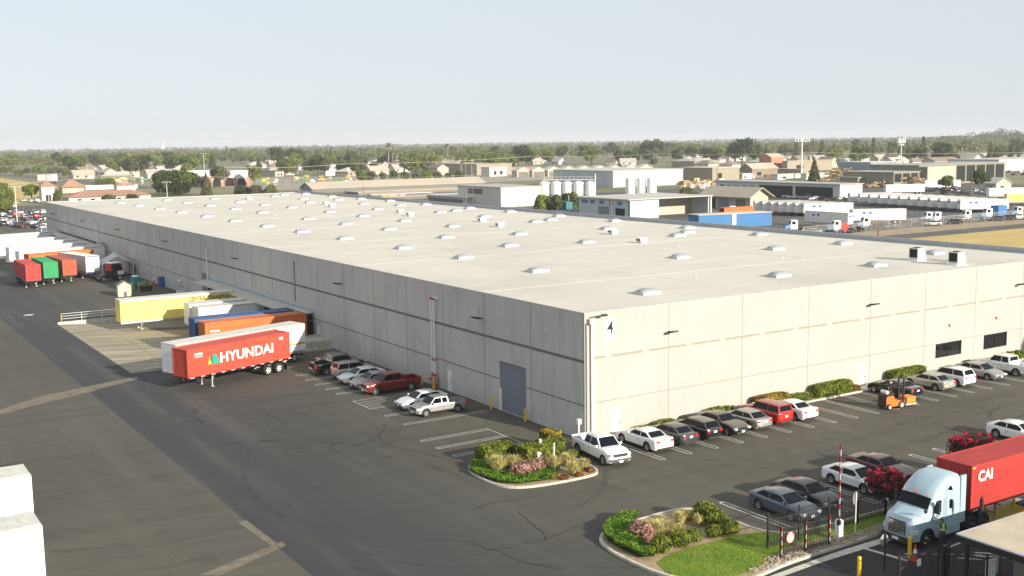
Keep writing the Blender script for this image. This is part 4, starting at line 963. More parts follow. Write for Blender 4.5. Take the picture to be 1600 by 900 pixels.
c2 = trl(SEA, 'container_trailer', 'orange container on a chassis in the dock behind the long white trailer', -13.4, 55.3, W_, TR['org'], -.5, GT)
b = MB()
for k in range(5): b.box(-.75-k*.22, -.59-k*.22, 1.232, 1.238, 3.05, 3.26)
b.box(-5.0, -4.3, 1.232, 1.238, 2.6, 2.72); b.box(-4.2, -3.4, 1.232, 1.238, 2.6, 2.72); b.build('lettering_bar', M['white'], c2)
wt_ = trl(VAN53, 'box_trailer', 'long white box trailer with yellow green rear stripe, behind the lettered red container', -21.1, 41.1, W_+R(17.0), TR['wht2'], 0)
b = MB(); b.box(-16.1, -10.5, 1.277, 1.285, 1.85, 2.0); b.build('yellow_stripe', M['paint_y'], wt_)
b = MB(); b.box(-16.1, -10.5, 1.277, 1.285, 2.01, 2.08); b.build('green_stripe', mat('stripe_green', (.30, .38, .06), .5), wt_)
b = MB()
for k in range(12): b.box(-12.3-k*.28, -12.12-k*.28, 1.286, 1.290, 1.87, 1.98)
b.build('small_lettering', M['reveal'], wt_)
hy = trl(SEAH, 'container_trailer', 'vermilion red container lettered in white, on a chassis in front of the long white trailer', -21.1, 37.3, W_+R(18.5), TR['hy'])
text('HYUNDAI', .95, M['white'], hy, (-3.75, 1.235, 2.35), (R(90), 0, R(180)), 'lettering', .035, 1.08, 'LEFT', 0, 1.03)
b = MB()
def tri(b, x, z, w_, h_, lean, m): b.add([(x, 1.236, z), (x-w_, 1.236, z), (x-w_*.5-lean, 1.236, z+h_)], [(0, 1, 2)], m)
tri(b, -2.3, 2.32, .5, .85, 0, 0); b.add([(-2.95, 1.240, 2.32), (-3.75, 1.240, 2.32), (-3.30, 1.240, 3.32), (-2.95, 1.240, 3.25)], [(0, 1, 2, 3)], 1); b.add([(-2.78, 1.238, 2.32), (-2.92, 1.238, 2.32), (-2.92, 1.238, 3.15), (-2.78, 1.238, 3.1)], [(0, 1, 2, 3)], 2)
b.build('emblem', [mat('emblem_yellow', (.75, .38, .04), .5), mat('emblem_green', (.01, .33, .20), .5), mat('emblem_dark_green', (.02, .20, .16), .5)], hy)
b = MB()
for k in range(4): b.box(-.85-k*.24, -1.03-k*.24, 1.234, 1.238, 3.45, 3.68)
for k in range(6): b.box(-.85-k*.16, -.97-k*.16, 1.234, 1.238, 3.25, 3.33); b.box(-11.2-k*.09, -11.25-k*.09, 1.234, 1.238, 3.45, 3.75)
b.build('small_lettering', M['white'], hy)
GF = 'containers parked on chassis in front of the far dock'
trl(SEA, 'container_trailer', 'red container on a chassis, leftmost of the far row of four', -18.7, 131.2, S_, TR['red'], 0, GF, sc=.97)
trl(SEA, 'container_trailer', 'green container on a chassis between the red and rust brown ones', -15.45, 133.8, S_, TR['grn'], 0, GF, sc=.97)
trl(SEA, 'container_trailer', 'rust brown container on a chassis between the green one and a white box', -12.0, 135.8, S_+R(3), TR['brn'], 0, GF, sc=.97)
wb2 = trl(van_trailer(11.5, (1.3, 2.6), False, 4.15), 'box_trailer', 'white box trailer with blue edges beside the tent shelter', -7.4, 139.2, S_+R(12), TR['lav'], 0, GF)
b = MB()
for s in (-1, 1): b.box(-11.5, 0, s*1.27, s*1.285, 3.93, 4.09); b.box(-11.5, 0, s*1.27, s*1.285, 1.13, 1.3)
b.box(.002, .012, -1.27, 1.27, 3.93, 4.09); b.box(.002, .012, -1.27, 1.27, 1.13, 1.3); b.build('blue_edge', mat('edge_blue', (.07, .10, .32), .5), wb2)
trl(SEA, 'container_trailer', 'orange container on a chassis behind the green and rust brown ones', -16.6, 150.8, W_+R(12), TR['org'], 0, sc=1)
GW = 'white trailers backed up to the far dock'
for i, (x, y, a, l) in enumerate([(-17.0, 158.5, 8, 'white box trailer just behind the orange container at the far dock'), (-17.2, 169.0, 8, 'white box trailer at the far dock with an orange emblem low on its nose'), (-18.0, 178.5, 7, 'white box trailer at the far dock, third from the containers'), (-18.2, 188.0, 7, 'white box trailer at the far dock, fourth from the containers')]):
    t = trl(VAN53, 'box_trailer', l, x, y, W_+R(a), TR['wht2'], 0, GW)
    if i == 1: b = MB(); b.box(.002, .02, -1.1, -.4, 1.6, 2.6); b.build('emblem', M['paint_y'], t)
t = trl(VAN53, 'box_trailer', 'largest white trailer farthest along the dock, faint tan emblem on its side', -16.2, 204.5, W_+R(14), TR['wht2'], 0, GW)
b = MB(); b.add([(-8.6, 1.29, 1.6), (-10.2, 1.29, 1.6), (-9.2, 1.29, 3.4)], [(0, 1, 2)]); b.add([(-10.4, 1.29, 1.9), (-12.0, 1.29, 1.9), (-11.2, 1.29, 3.0)], [(0, 1, 2)]); b.build('emblem', mat('emblem_tan', (.70, .48, .26), .5), t)
GN = 'white box trailers at the lower left'
trl(VAN53, 'box_trailer', 'white box trailer in the bottom left corner, nearest the viewer', -57.6, -7.15, W_, TR['wht2'], 0, GN)
trl(VAN53, 'box_trailer', 'white box trailer second from the bottom left corner', -56.5, 2.85, W_, TR['wht2'], 0, GN)
trl(VAN53, 'box_trailer', 'white box trailer at the left edge, only its end showing behind the other two', -60.2, 7.6, W_, TR['wht2'], 0, GN)
# ---------------------------------------------------------------- yard things
def bollard(x, y, label, h=1.1, group='yellow bollards', r=.11, m='rail_y', z=0):
    b = MB(); b.cyl((x, y, z-.1), (x, y, z+h-.05), r, 12); b.dome((x, y, z+h-.05), r, r, .07, 12, 3); o = b.build('bollard', M[m], None, 40); tag(o, label, 'bollard', group)
bollard(-.7, 23.6, 'yellow bollard in front of the white risers, right of a pair'); bollard(-.75, 26.0, 'yellow bollard in front of the white risers, left of a pair')
bollard(-.55, 13.3, 'yellow bollard left of the grey roll up door'); bollard(-.45, 7.9, 'yellow bollard right of the grey roll up door')
c = gp(1342, 900); bollard(c.x, c.y, 'yellow bollard alone on the entry road at the bottom edge')
c = gp(1421, 872); bollard(c.x, c.y, 'yellow bollard beside the traffic cone in front of the truck', 1.25)
c = gp(1540, 802); bollard(c.x, c.y, 'yellow bollard beside the truck drive wheels, behind the booth roof'); c = gp(1583, 796); bollard(c.x, c.y, 'yellow bollard under the red container near the right edge')
for i, (x, y, l) in enumerate([(-5.9, -2.4, 'cream post standing in the round island among pale shrubs, taller of two'), (-4.9, -2.7, 'cream post standing in the round island among pale shrubs, shorter of two')]):
    bollard(x, y, l, 1.55-.35*i, 'cream posts in the island', .12, 'canopy', .1)
b = MB(); b.cyl((-6.6, -3.2, .05), (-6.6, -3.2, .75), .1, 8); b.cbox((-6.6, -3.2, .85), (.3, .26, .2)); tag(b.build('standpipe', M['tank_w']), 'small pale hydrant standpipe beside the cream posts in the island', 'standpipe')
for (x, y, l) in ((-6.1, 117.0, 'yellow guard post left of the portable toilet'), (-5.3, 115.6, 'yellow guard post left of the green skip'), (-3.5, 115.4, 'yellow guard post right of the green skip')): bollard(x, y, l, 1.5)
def railing(p0, p1, label, n, yend=None):
    p0, p1 = Vector(p0), Vector(p1); t = thing('guard_rail', label, 'railing', p0); d = p1-p0
    for k in range(n+1):
        b = MB(); q = d*(k/n); b.cyl(q, q+Vector((0, 0, 1.1)), .035, 6); b.build('post', M['rail_y'] if (k == 0 and yend) else M['rail_w'], t)
    for z in (.4, .75, 1.08): b = MB(); b.cyl(Vector((0, 0, z)), d+Vector((0, 0, z)), .03, 6); b.build('rail', M['rail_w'], t)
railing((-22.5, 88.12, .28), (-1.5, 88.12, .28), 'white pipe railing on the far side of the dock ramp, yellow end post', 8, 1)
railing((-20.8, 48.9, .28), (-4.5, 48.9, .28), 'white pipe railing on the near side of the dock ramp', 6, 1)
b = MB(); b.box(-3.2, -.02, 50.2, 54.6, 0, .9); b.build('x', M['curb']); o = bpy.data.objects['x']; o.name = 'loading_platform'; tag(o, 'low concrete platform with steps beside the end of the dock canopy', 'platform')
for z in (.3,): b = MB(); b.box(-3.6, -3.2, 50.2, 54.6, 0, .45); b.build('step', M['curb'], o)
railing((-3.1, 50.3, .9), (-3.1, 54.5, .9), 'short white railing on the platform beside the dark dock doorway', 2)
# timber hut
t = thing('timber_hut', 'small cream gabled hut standing on the asphalt', 'hut', (-8.6, 111.9, 0), R(-6))
b = MB(); b.prism([(-1.0, 0), (1.0, 0), (1.0, 1.7), (0, 2.35), (-1.0, 1.7)], 'y', -1.0, 1.0); b.build('wall', mat('hut_cream', (.62, .54, .36), .8, var=.08), t)
b = MB(); 
for s in (-1, 1): b.prism([(0, 2.37), (s*1.12, 1.66), (s*1.12, 1.74), (0, 2.46)], 'y', -1.12, 1.12)
b.build('roof', mat('hut_roof', (.25, .20, .15), .9), t); b = MB(); b.box(-.2, .35, -1.02, -1.003, 0, .8); b.build('door', M['reveal'], t)
# portable toilet
t = thing('portable_toilet', 'teal portable toilet with a white roof near the long wall', 'portable toilet', (-4.9, 119.3, 0), R(20))
b = MB(); b.box(-.6, .6, -.6, .6, 0, 2.1); b.build('cabin', mat('toilet_teal', (.03, .22, .30), .5), t); b = MB(); b.dome((0, 0, 2.1), .64, .64, .25, 12, 3); b.build('roof', M['white'], t); b = MB(); b.box(-.4, .4, -.625, -.6, .1, 1.9); b.build('door', mat('toilet_door', (.04, .26, .34), .5), t)
# skip
t = thing('waste_skip', 'dark waste container with a rounded green cover between yellow posts', 'skip', (-4.3, 115.9, 0))
b = MB(); b.prism([(-.9, 0), (.9, 0), (1.05, .9), (-1.05, .9)], 'y', -.8, .8); b.build('bin', M['black'], t); b = MB(); b.dome((0, 0, .9), 1.0, .85, .8, 12, 4); b.build('cover', mat('skip_green', (.10, .16, .08), .7, var=.3, vs=4), t, 40)
def cone(x, y, label, h=.75, z=0):
    t = thing('traffic_cone', label, 'traffic cone', (x, y, z)); b = MB(); b.cyl((0, 0, .04), (0, 0, h), .16, 12, .03); b.box(-.22, .22, -.22, .22, 0, .04); b.build('cone', mat('cone_red', (.75, .07, .02), .5), t)
    b = MB(); b.cyl((0, 0, h*.45), (0, 0, h*.7), .115, 12, .075); b.build('band', M['white'], t)
cone(.25, -30.75, 'orange red traffic cone with a white band beside a yellow bollard', .95)
cone(-.9, 122.8, 'tall dark orange cone standing by the shaded wall', 1.9)
b = MB(); b.box(-.85, -.1, 119.5, 121.0, .05, 1.6); tag(b.build('storage_box', mat('box_blue', (.03, .12, .42), .5)), 'blue cabinet standing against the long shaded wall', 'cabinet')
t = thing('scissor_lift', 'white and dark machine standing against the long shaded wall', 'machine', (-1.2, 106.5, 0))
b = MB(); b.box(-.5, .5, -.5, .5, .1, .8); b.build('base', M['white'], t); b = MB(); b.box(-.45, -.35, -.45, -.35, .8, 2.2); b.box(.3, .4, .3, .4, .8, 2.2); b.box(-.5, .5, -.5, .5, 1.4, 1.5); b.build('frame', M['steel'], t); b = MB(); b.ball((0, 0, 2.3), .28, 8, 6); b.build('lamp', M['white'], t)
# tent shelter
t = thing('tent_shelter', 'open fronted white fabric shelter behind the yard tractor', 'shelter', (-2.8, 141.5, 0), R(-8))
b = MB(); pr = [(-2.6, 0), (-2.6, 2.5), (0, 3.9), (2.6, 2.5), (2.6, 0)]
for a, c in zip(pr, pr[1:]): b.add([(a[0], -3.5, a[1]), (c[0], -3.5, c[1]), (c[0], 3.5, c[1]), (a[0], 3.5, a[1])], [(0, 1, 2, 3)])
b.build('cover', mat('tent_fabric', (.52, .55, .58), .7), t); b = MB()
for y in (-3.52, 3.5): b.tube([(x*1.01, y, z*1.01) for x, z in pr], .06)
b.build('frame', M['white'], t)
# yard tractor
t = thing('yard_tractor', 'black and white yard tractor with a red stripe parked by the shelter', 'tractor', (-5.25, 134.5, 0), R(17))
b = MB(); b.box(-3.2, 1.4, -.5, .5, .6, .95); b.box(-2.6, -1.2, -.8, .8, .95, 1.15); b.build('chassis', M['black'], t)
b = MB(); b.prism([(-.5, .7), (1.7, .7), (1.7, 1.6), (1.3, 3.0), (-.5, 3.05)], 'y', -1.05, 1.05); b.build('cab', M['black'], t)
b = MB(); b.box(-.6, 1.35, -1.08, 1.08, 3.05, 3.2); b.build('roof', M['white'], t); b = MB(); b.box(.55, 1.72, -1.065, 1.065, 1.0, 1.7); b.build('side_panel', M['white'], t)
b = MB(); b.box(-.62, -.5, -.95, .95, 1.7, 3.0); b.build('rear_panel', M['red'], t); b = MB(); b.box(.0, 1.2, -1.075, -1.06, 1.8, 2.8); b.build('side_window', M['glass'], t)
K_ = Kit()
for x in (.9, -2.2):
    for s in (-1, 1): add_wheel(K_, x, s*.95, .5, .4, M['rim_w'])
idx = []
for (n_, me, par, pt_, l) in K_.p: idx.append(obj(n_, me, idx[par] if par is not None else t, l))

# forklift
t = thing('forklift', 'orange forklift with black overhead guard carrying an orange box', 'forklift', (28.3, -6.9, 0), R(-8))
b = MB(); b.prism([(-1.15, .25), (-1.2, 1.0), (-1.0, 1.2), (-.35, 1.15), (-.2, .75), (.45, .7), (.75, .55), (.75, .25)], 'y', -.5, .5); b.build('body', mat('forklift_orange', (.80, .16, .015), .45), t, 30)
b = MB(); b.box(-1.22, -.75, -.48, .48, .55, 1.25); b.box(-1.24, -1.0, -.5, .5, .2, .5); b.build('counterweight', M['black'], t)
b = MB()
for s in (-1, 1): b.tube([(-.75, s*.45, 1.2), (-.6, s*.45, 2.15), (.35, s*.45, 2.15), (.7, s*.45, .9)], .045)
for k in range(6): b.box(-.6+k*.19, -.56+k*.19, -.45, .45, 2.14, 2.19)
b.build('overhead_guard', M['black'], t); b = MB(); b.cbox((-.35, 0, 1.05), (.5, .5, .15)); b.cbox((-.6, 0, 1.35), (.12, .5, .55)); b.build('seat', M['plastic'], t)
b = MB(); b.cyl((-.3, 0, 2.22), (-.3, 0, 2.32), .1, 8); b.build('beacon', M['white'], t); b = MB(); b.cyl((-.95, -.35, 1.5), (-.95, .35, 1.5), .16, 10); b.build('gas_tank', M['tank_w'], t)
b = MB()
for s in (-1, 1): b.box(.85, .97, s*.3-.06, s*.3+.06, .1, 2.6)
for z in (.3, 1.3, 2.5): b.box(.87, .95, -.3, .3, z, z+.08)
b.build('mast', M['black'], t); b = MB()
for s in (-1, 1): b.box(.97, 2.05, s*.28-.06, s*.28+.06, .12, .17); b.box(.97, 1.02, s*.28-.06, s*.28+.06, .17, .7)
b.build('fork', M['steel'], t)
K_ = Kit()
for x, r_ in ((.5, .33), (-.85, .26)):
    for s in (-1, 1): add_wheel(K_, x, s*.5, r_, .2, M['rim_w'])
idx = []
for (n_, me, par, pt_, l) in K_.p: idx.append(obj(n_, me, idx[par] if par is not None else t, l))
# its driver
def skin_body(name, joints, edges, m, parent=None, loc=(0, 0, 0), rz=0, sub=2):
    me = bpy.data.meshes.new(name); me.from_pydata([j[0] for j in joints], edges, []); o = bpy.data.objects.new(name, me); COL.objects.link(o)
    sk = o.modifiers.new('s', 'SKIN'); o.modifiers.new('d', 'SUBSURF').levels = sub
    for v, j in zip(me.skin_vertices[0].data, joints): v.radius = (j[1], j[1] if len(j) < 3 else j[2])
    me.skin_vertices[0].data[0].use_root = True
    dg = bpy.context.evaluated_depsgraph_get(); m2 = bpy.data.meshes.new_from_object(o.evaluated_get(dg)); bpy.data.objects.remove(o)
    m2.name = name; m2.materials.clear()
    for x in (m if isinstance(m, list) else [m]): m2.materials.append(x)
    m2.polygons.foreach_set('use_smooth', [True]*len(m2.polygons)); q = obj(name, m2, parent, loc); q.rotation_euler.z = rz; return q
def hand(b, c, d, up, s=1.0):
    """palm, four fingers of unequal length and a thumb"""
    c, d, up = Vector(c), Vector(d).normalized(), Vector(up).normalized(); sd_ = d.cross(up).normalized()
    b.cyl(c, c+d*.09*s, .028*s, 8, .036*s)
    for k, L_ in enumerate((.070, .082, .076, .058)):
        q = c+d*.085*s+sd_*(k-1.5)*.021*s; m_ = q+d*L_*.5*s; b.cyl(q, m_, .0095*s, 6, .009*s); b.cyl(m_, m_+(d*.8-up*.6).normalized()*L_*.5*s, .009*s, 6, .007*s)
    q = c+d*.02*s+sd_*.03*s; b.cyl(q, q+(d*.6+sd_*.8).normalized()*.045*s, .012*s, 6, .010*s); q = q+(d*.6+sd_*.8).normalized()*.045*s; b.cyl(q, q+(d-up*.3).normalized()*.03*s, .010*s, 6, .008*s)
def head(b, c, face, s=1.0):
    """head with brow, nose, mouth, ears; face = direction looked at"""
    f = Vector(face).normalized(); Z = Vector((0, 0, 1)); sd_ = f.cross(Z).normalized(); c = Vector(c)
    b.ball(c, .105*s, 12, 10, 0, (.86, .86, 1.12)); b.ball(c+f*.035*s-Z*.05*s, .075*s, 10, 8, 0, (.85, .85, .95)); b.cyl(c-Z*.18*s, c-Z*.07*s, .055*s, 8)
    b.cyl(c+f*.085*s+Z*.01*s, c+f*.118*s-Z*.022*s, .010*s, 6, .017*s)
    for q in (-1, 1): b.ball(c+f*.085*s+sd_*q*.033*s+Z*.014*s, .013*s, 6, 5, 1); b.ball(c+sd_*q*.092*s-Z*.005*s, .024*s, 6, 5, 0, (.5, .5, 1.1))
    b.cbox(c+f*.092*s-Z*.055*s, (.02*s, .045*s, .009*s), 2, rz=math.atan2(f.y, f.x))
FACE = None
def person(label, loc, rz, pose, group=None):
    t = thing('person', label, 'person', loc, rz); j, e = pose
    return t
# gate worker: standing beside the cab, left arm raised to the driver's window (faces +Y in his own frame after rotation)
gk = thing('person', 'gate worker in a lime safety vest reaching up to the truck driver', 'person', (3.12, -30.36, 0), R(80))
J = [((0, 0, .96), .135, .11), ((0, 0, 1.16), .13, .10), ((.01, 0, 1.36), .165, .10), ((.02, 0, 1.48), .075, .07), ((.02, 0, 1.56), .05),
     ((.0, .20, 1.42), .062), ((.20, .26, 1.52), .050), ((.42, .22, 1.74), .038), ((.52, .20, 1.84), .03),
     ((0, -.20, 1.42), .062), ((-.02, -.27, 1.16), .048), ((.14, -.25, .98), .036), ((.24, -.22, .99), .03),
     ((0, .10, .88), .095), ((.03, .11, .50), .066), ((-.02, .12, .11), .046), ((.10, .13, .05), .042), ((0, -.10, .88), .095), ((-.02, -.11, .50), .066), ((-.05, -.12, .11), .046), ((.08, -.13, .05), .042)]
ED = [(0, 1), (1, 2), (2, 3), (3, 4), (2, 5), (5, 6), (6, 7), (7, 8), (2, 9), (9, 10), (10, 11), (11, 12), (0, 13), (13, 14), (14, 15), (15, 16), (0, 17), (17, 18), (18, 19), (19, 20)]
skin_body('body', J, ED, mat('work_shirt', (.10, .10, .12), .85), gk)
b = MB(); head(b, (.03, 0, 1.68), (1, 0, .25)); b.build('head', [M['skin'], M['black'], M['red']], gk, 50)
b = MB(); hand(b, (.50, .20, 1.82), (.8, 0, .6), (-.6, 0, .8)); hand(b, (.22, -.22, .99), (1, .1, 0), (0, 0, 1)); b.build('hands', M['skin'], gk, 60)
b = MB(); b.ball((.015, 0, 1.71), .112, 12, 8, 0, (.92, .9, 1.02)); b.build('hair', M['hair'], gk, 50)
V = [((0, 0, 1.0), .150, .125), ((0, 0, 1.18), .148, .12), ((.01, 0, 1.38), .185, .122), ((.015, 0, 1.46), .10, .09)]
skin_body('safety_vest', V, [(0, 1), (1, 2), (2, 3)], M['hivis'], gk)
b = MB(); b.cyl((0, 0, 1.08), (0, 0, 1.12), .152, 14, mi=0); b.build('reflective_band', M['white'], gk)
b = MB()
for s in (-1, 1): b.cyl((.03*s, s*.105, .9), (.03*max(s, -.6), s*.112, .5), .098, 10, .078); b.cyl((.03*max(s, -.6), s*.112, .5), (-.03, s*.12, .1), .078, 10, .062)
b.build('trousers', M['denim'], gk, 50)
b = MB()
for s in (-1, 1): b.cbox((.05, s*.125, .04), (.27, .10, .09))
b.build('boots', M['black'], gk)
# forklift driver
fd = thing('person', 'forklift driver in dark clothes seated under the black guard', 'person', (28.05, -6.87, .0), R(-8))
J = [((-.35, 0, 1.22), .14, .11), ((-.37, 0, 1.45), .13, .10), ((-.34, 0, 1.64), .16, .10), ((-.32, 0, 1.75), .07), ((-.31, 0, 1.81), .05), ((-.33, .19, 1.62), .06), ((-.15, .24, 1.42), .046), ((.08, .12, 1.45), .034), ((-.33, -.19, 1.62), .06), ((-.2, -.26, 1.40), .046), ((.02, -.2, 1.32), .034),
     ((-.25, .1, 1.18), .09), ((.12, .13, 1.17), .07), ((.2, .14, .82), .05), ((-.25, -.1, 1.18), .09), ((.12, -.13, 1.17), .07), ((.2, -.14, .82), .05)]
skin_body('body', J, [(0, 1), (1, 2), (2, 3), (3, 4), (2, 5), (5, 6), (6, 7), (2, 8), (8, 9), (9, 10), (0, 11), (11, 12), (12, 13), (0, 14), (14, 15), (15, 16)], M['denim'], fd)
b = MB(); head(b, (-.3, 0, 1.93), (1, -.2, 0)); b.build('head', [M['skin'], M['black'], M['red']], fd, 50); b = MB(); b.ball((-.315, 0, 1.955), .112, 10, 8); b.build('hair', M['hair'], fd, 50)
b = MB(); hand(b, (.06, .12, 1.45), (1, -.1, .1), (0, 0, 1)); hand(b, (.0, -.2, 1.32), (1, .1, .1), (0, 0, 1)); b.build('hands', M['skin'], fd, 60)
t = thing('crate', 'orange box on a white pallet held by the forklift', 'box', (29.95, -7.15, .17), R(-8)); b = MB(); b.box(-.5, .5, -.45, .45, .16, .68); b.box(-.52, .52, -.47, .47, .62, .70); b.build('box', mat('crate_orange', (.80, .22, .02), .5, var=.1), t)
b = MB()
for y in (-.45, -.05, .35): b.box(-.6, .6, y, y+.12, 0, .11)
for k in range(6): b.box(-.6+k*.22, -.48+k*.22, -.5, .5, .11, .15)
b.build('pallet', M['canopy'], t)

# ---------------------------------------------------------------- the big truck, nose towards -X
tk = thing('semi_truck', 'pale blue white sleeper cab truck stopped at the gate', 'truck', (1.35, -28.62, 0), W_)
out = [(0, .42), (.02, .8), (-.02, 1.25), (-.08, 1.62), (-.22, 1.84), (-1.0, 2.10), (-1.32, 2.20), (-1.78, 2.95), (-2.05, 3.25), (-2.75, 3.72), (-3.45, 3.93), (-4.35, 3.96), (-4.42, 3.9), (-4.42, .62), (-2.1, .62)]
ar_ = [(-1.30+.62*math.cos(math.pi-math.pi*k/7)*1.0, .55+.60*math.sin(math.pi*k/7)) for k in range(8)]
out += [(-1.92, .62)]+ar_+[(-.66, .42)]
us = [-1, -.975, -.92, -.8, -.4, 0, .4, .8, .92, .975, 1]; b = MB(); vs = []; n = len(out)
for u in us:
    a = abs(u)
    for i, (x, z) in enumerate(out):
        top = i < 13; wd = 1.05+.17*min(1, max(0, (-x-.2)/1.2)); xx, zz = x, z
        if top and z > 1.4: zz = z-(0 if a < .5 else .03 if a < .85 else .10 if a < .95 else .20 if a < .99 else .34)*(1.0 if z > 1.6 else .4)
        if x > -1.2 and top: xx = x-(0 if a < .5 else .05 if a < .85 else .14 if a < .95 else .22 if a < .99 else .34)
        elif i in (6, 7, 8, 9) : xx = x-(0 if a < .5 else .05 if a < .85 else .12 if a < .95 else .18 if a < .99 else .24)
        wt_k = 1-(.07*max(0, z-2.6)/1.3)
        vs.append((xx, u*wd*wt_k, zz))
fs = [(s*n+i, s*n+(i+1) % n, (s+1)*n+(i+1) % n, (s+1)*n+i) for s in range(len(us)-1) for i in range(n)]+[tuple(range(n)), tuple((len(us)-1)*n+i for i in range(n))[::-1]]
mi = [(1 if i >= 14 else 0) for s in range(len(us)-1) for i in range(n)]+[0, 0]
b.add(vs, fs, mi); TP = mat('truck_pale', (.40, .53, .60), .28, .1, coat=.7, var=.03); body = b.build('cab', [TP, M['black']], tk, 32)
b = MB()
def wsp(t, u):
    x = -1.32-.46*t; z = 2.20+.75*t; a = abs(u); return (x+.045-(0 if a < .5 else .05 if a < .85 else .085), u*1.2*(1-.02*t), z+.03-(0 if a < .5 else .03 if a < .85 else .065))
U = (-.88, -.6, 0, .6, .88); vs = [wsp(.06, u) for u in U]+[wsp(.90, u) for u in U]; b.add(vs, [(i, i+1, 6+i, 5+i) for i in range(4)]); b.build('windshield', M['glass'], tk)
b = MB()
for y in (-.8, -.12, 0, .12, .8): b.ball((-1.68, y, 3.05), .055, 6, 4)
b.build('marker_lamp', mat('amber_lamp', (.85, .25, .03), .3), tk)
b = MB()
for s in (-1, 1):
    b = MB(); b.add([(-1.80, s*1.236, 1.95), (-2.48, s*1.236, 1.95), (-2.48, s*1.222, 2.68), (-2.05, s*1.222, 2.68), (-1.82, s*1.232, 2.35)], [(0, 1, 2, 3, 4)]); b.build('side_window', M['glass'], tk)
    b = MB(); b.add([(-3.35, s*1.236, 2.0), (-3.58, s*1.236, 2.0), (-3.58, s*1.222, 2.55), (-3.35, s*1.222, 2.55)], [(0, 1, 2, 3)]); b.build('sleeper_window', M['glass'], tk)
    b = MB(); b.add([(-3.15, s*1.198, 3.18), (-3.62, s*1.190, 3.08), (-3.50, s*1.184, 3.32), (-3.38, s*1.182, 3.40)], [(0, 1, 2, 3)]); b.build('upper_window', M['glass'], tk)
    b = MB(); b.box(-4.40, -2.15, s*1.02, s*1.23, .42, .98); b.build('side_fairing', TP, tk)
    b = MB(); b.box(-4.9, -4.40, s*1.10, s*1.22, .9, 3.85); b.build('side_extender', TP, tk)
    b = MB(); b.cbox((-.30, s*.98, 1.02), (.42, .26, .26), rz=-s*R(24)); b.build('headlight', M['lamp_w'], tk)
    b = MB(); b.cyl((-.95, s*1.08, 1.75), (-.80, s*1.34, 2.25), .02, 5); b.ball((-.80, s*1.36, 2.32), .12, 8, 6); b.build('hood_mirror', M['plastic'], tk)
    b = MB(); b.cbox((-1.85, s*1.46, 2.35), (.12, .22, .75)); b.cyl((-1.9, s*1.2, 2.05), (-1.85, s*1.45, 2.1), .03, 5); b.build('mirror', M['plastic'], tk)
    b = MB(); b.box(-2.9, -2.2, s*1.05, s*1.27, .98, 1.03); b.box(-2.9, -2.2, s*1.05, s*1.30, .42, .47); b.build('step', M['steel'], tk)
    b = MB(); b.box(-2.78, -2.765, s*1.222, s*1.236, 1.05, 2.75); b.box(-3.0, -2.98, s*1.222, s*1.236, 1.05, 3.4); b.build('door_seam', M['joint'], tk)
    b = MB(); b.cyl((-3.35, s*.9, .62), (-2.4, s*.9, .62), .30, 12); b.build('fuel_tank', M['steel'], tk, 40)
b = MB(); b.cbox((.03, 0, 1.18), (.06, 1.15, .82)); g_ = b.build('grille', M['plastic'], tk)
for k in range(7): b = MB(); b.cbox((.065, 0, .84+k*.11), (.02, 1.1, .035)); b.build('grille_bar', M['chrome'], g_)
for k in range(-4, 5, 2): b = MB(); b.cbox((.07, k*.13, 1.18), (.02, .02, .76)); b.build('grille_bar', M['chrome'], g_)
b = MB(); b.cbox((-.02, 0, .48), (.3, 2.0, .34)); b.build('bumper', M['plastic'], tk); b = MB(); b.cbox((.14, 0, .5), (.02, .45, .16)); b.build('license_plate', M['white'], tk)
b = MB(); b.box(-7.9, -1.0, -.45, .45, .62, .88); b.box(-7.0, -5.4, -.75, .75, .9, 1.18); b.build('frame', M['black'], tk)
b = MB()
for s in (-1, 1): b.cyl((-4.75, s*.95, .9), (-4.75, s*.95, 3.6), .08, 8)
b.build('exhaust', M['plastic'], tk)
K_ = Kit()
for x in (-1.30, -5.75, -7.05):
    for s in (-1, 1): add_wheel(K_, x, s*(.99 if x > -2 else .90), .52, .30 if x > -2 else .56, M['chrome'])
idx = []
for (n_, me, par, pt_, l) in K_.p: idx.append(obj(n_, me, idx[par] if par is not None else tk, l))
tk.scale = (.94, 1, .97)
# driver at the window, arm out
dr = thing('person', 'truck driver leaning an arm out of the cab window', 'person', (3.22, -29.42, 1.32), R(-90))
J = [((0, 0, .0), .13, .11), ((.02, 0, .25), .13, .10), ((.05, 0, .48), .16, .10), ((.10, 0, .62), .06), ((.10, .20, .46), .06), ((.26, .24, .28), .045), ((.42, .15, .38), .035), ((.10, -.2, .46), .06), ((.36, -.2, .36), .045), ((.60, -.12, .33), .034)]
skin_body('body', J, [(0, 1), (1, 2), (2, 3), (2, 4), (4, 5), (5, 6), (2, 7), (7, 8), (8, 9)], M['denim'], dr)
b = MB(); head(b, (.15, 0, .78), (1, 0, -.2)); b.build('head', [M['skin'], M['black'], M['red']], dr, 50); b = MB(); b.ball((.13, 0, .81), .112, 10, 8); b.build('hair', M['hair'], dr, 50)
b = MB(); hand(b, (.60, -.12, .33), (1, .1, -.3), (0, 0, 1)); hand(b, (.42, .15, .38), (1, -.3, .2), (0, 0, 1)); b.build('hands', M['skin'], dr, 60)
cai = SEA.place('container_trailer', 'bright red container lettered CAI behind the sleeper cab truck', 'trailer', (6.45, -28.62, 0), W_, None, TR['cai'])
text('CAI', .62, M['white'], cai, (-.62, 1.235, 3.08), (R(90), 0, R(180)), 'lettering', .03, 1.0)
b = MB(); b.box(-.35, -.06, 1.231, 1.236, 3.93, 4.02); b.build('hazard_marking', M['rail_y'], cai)
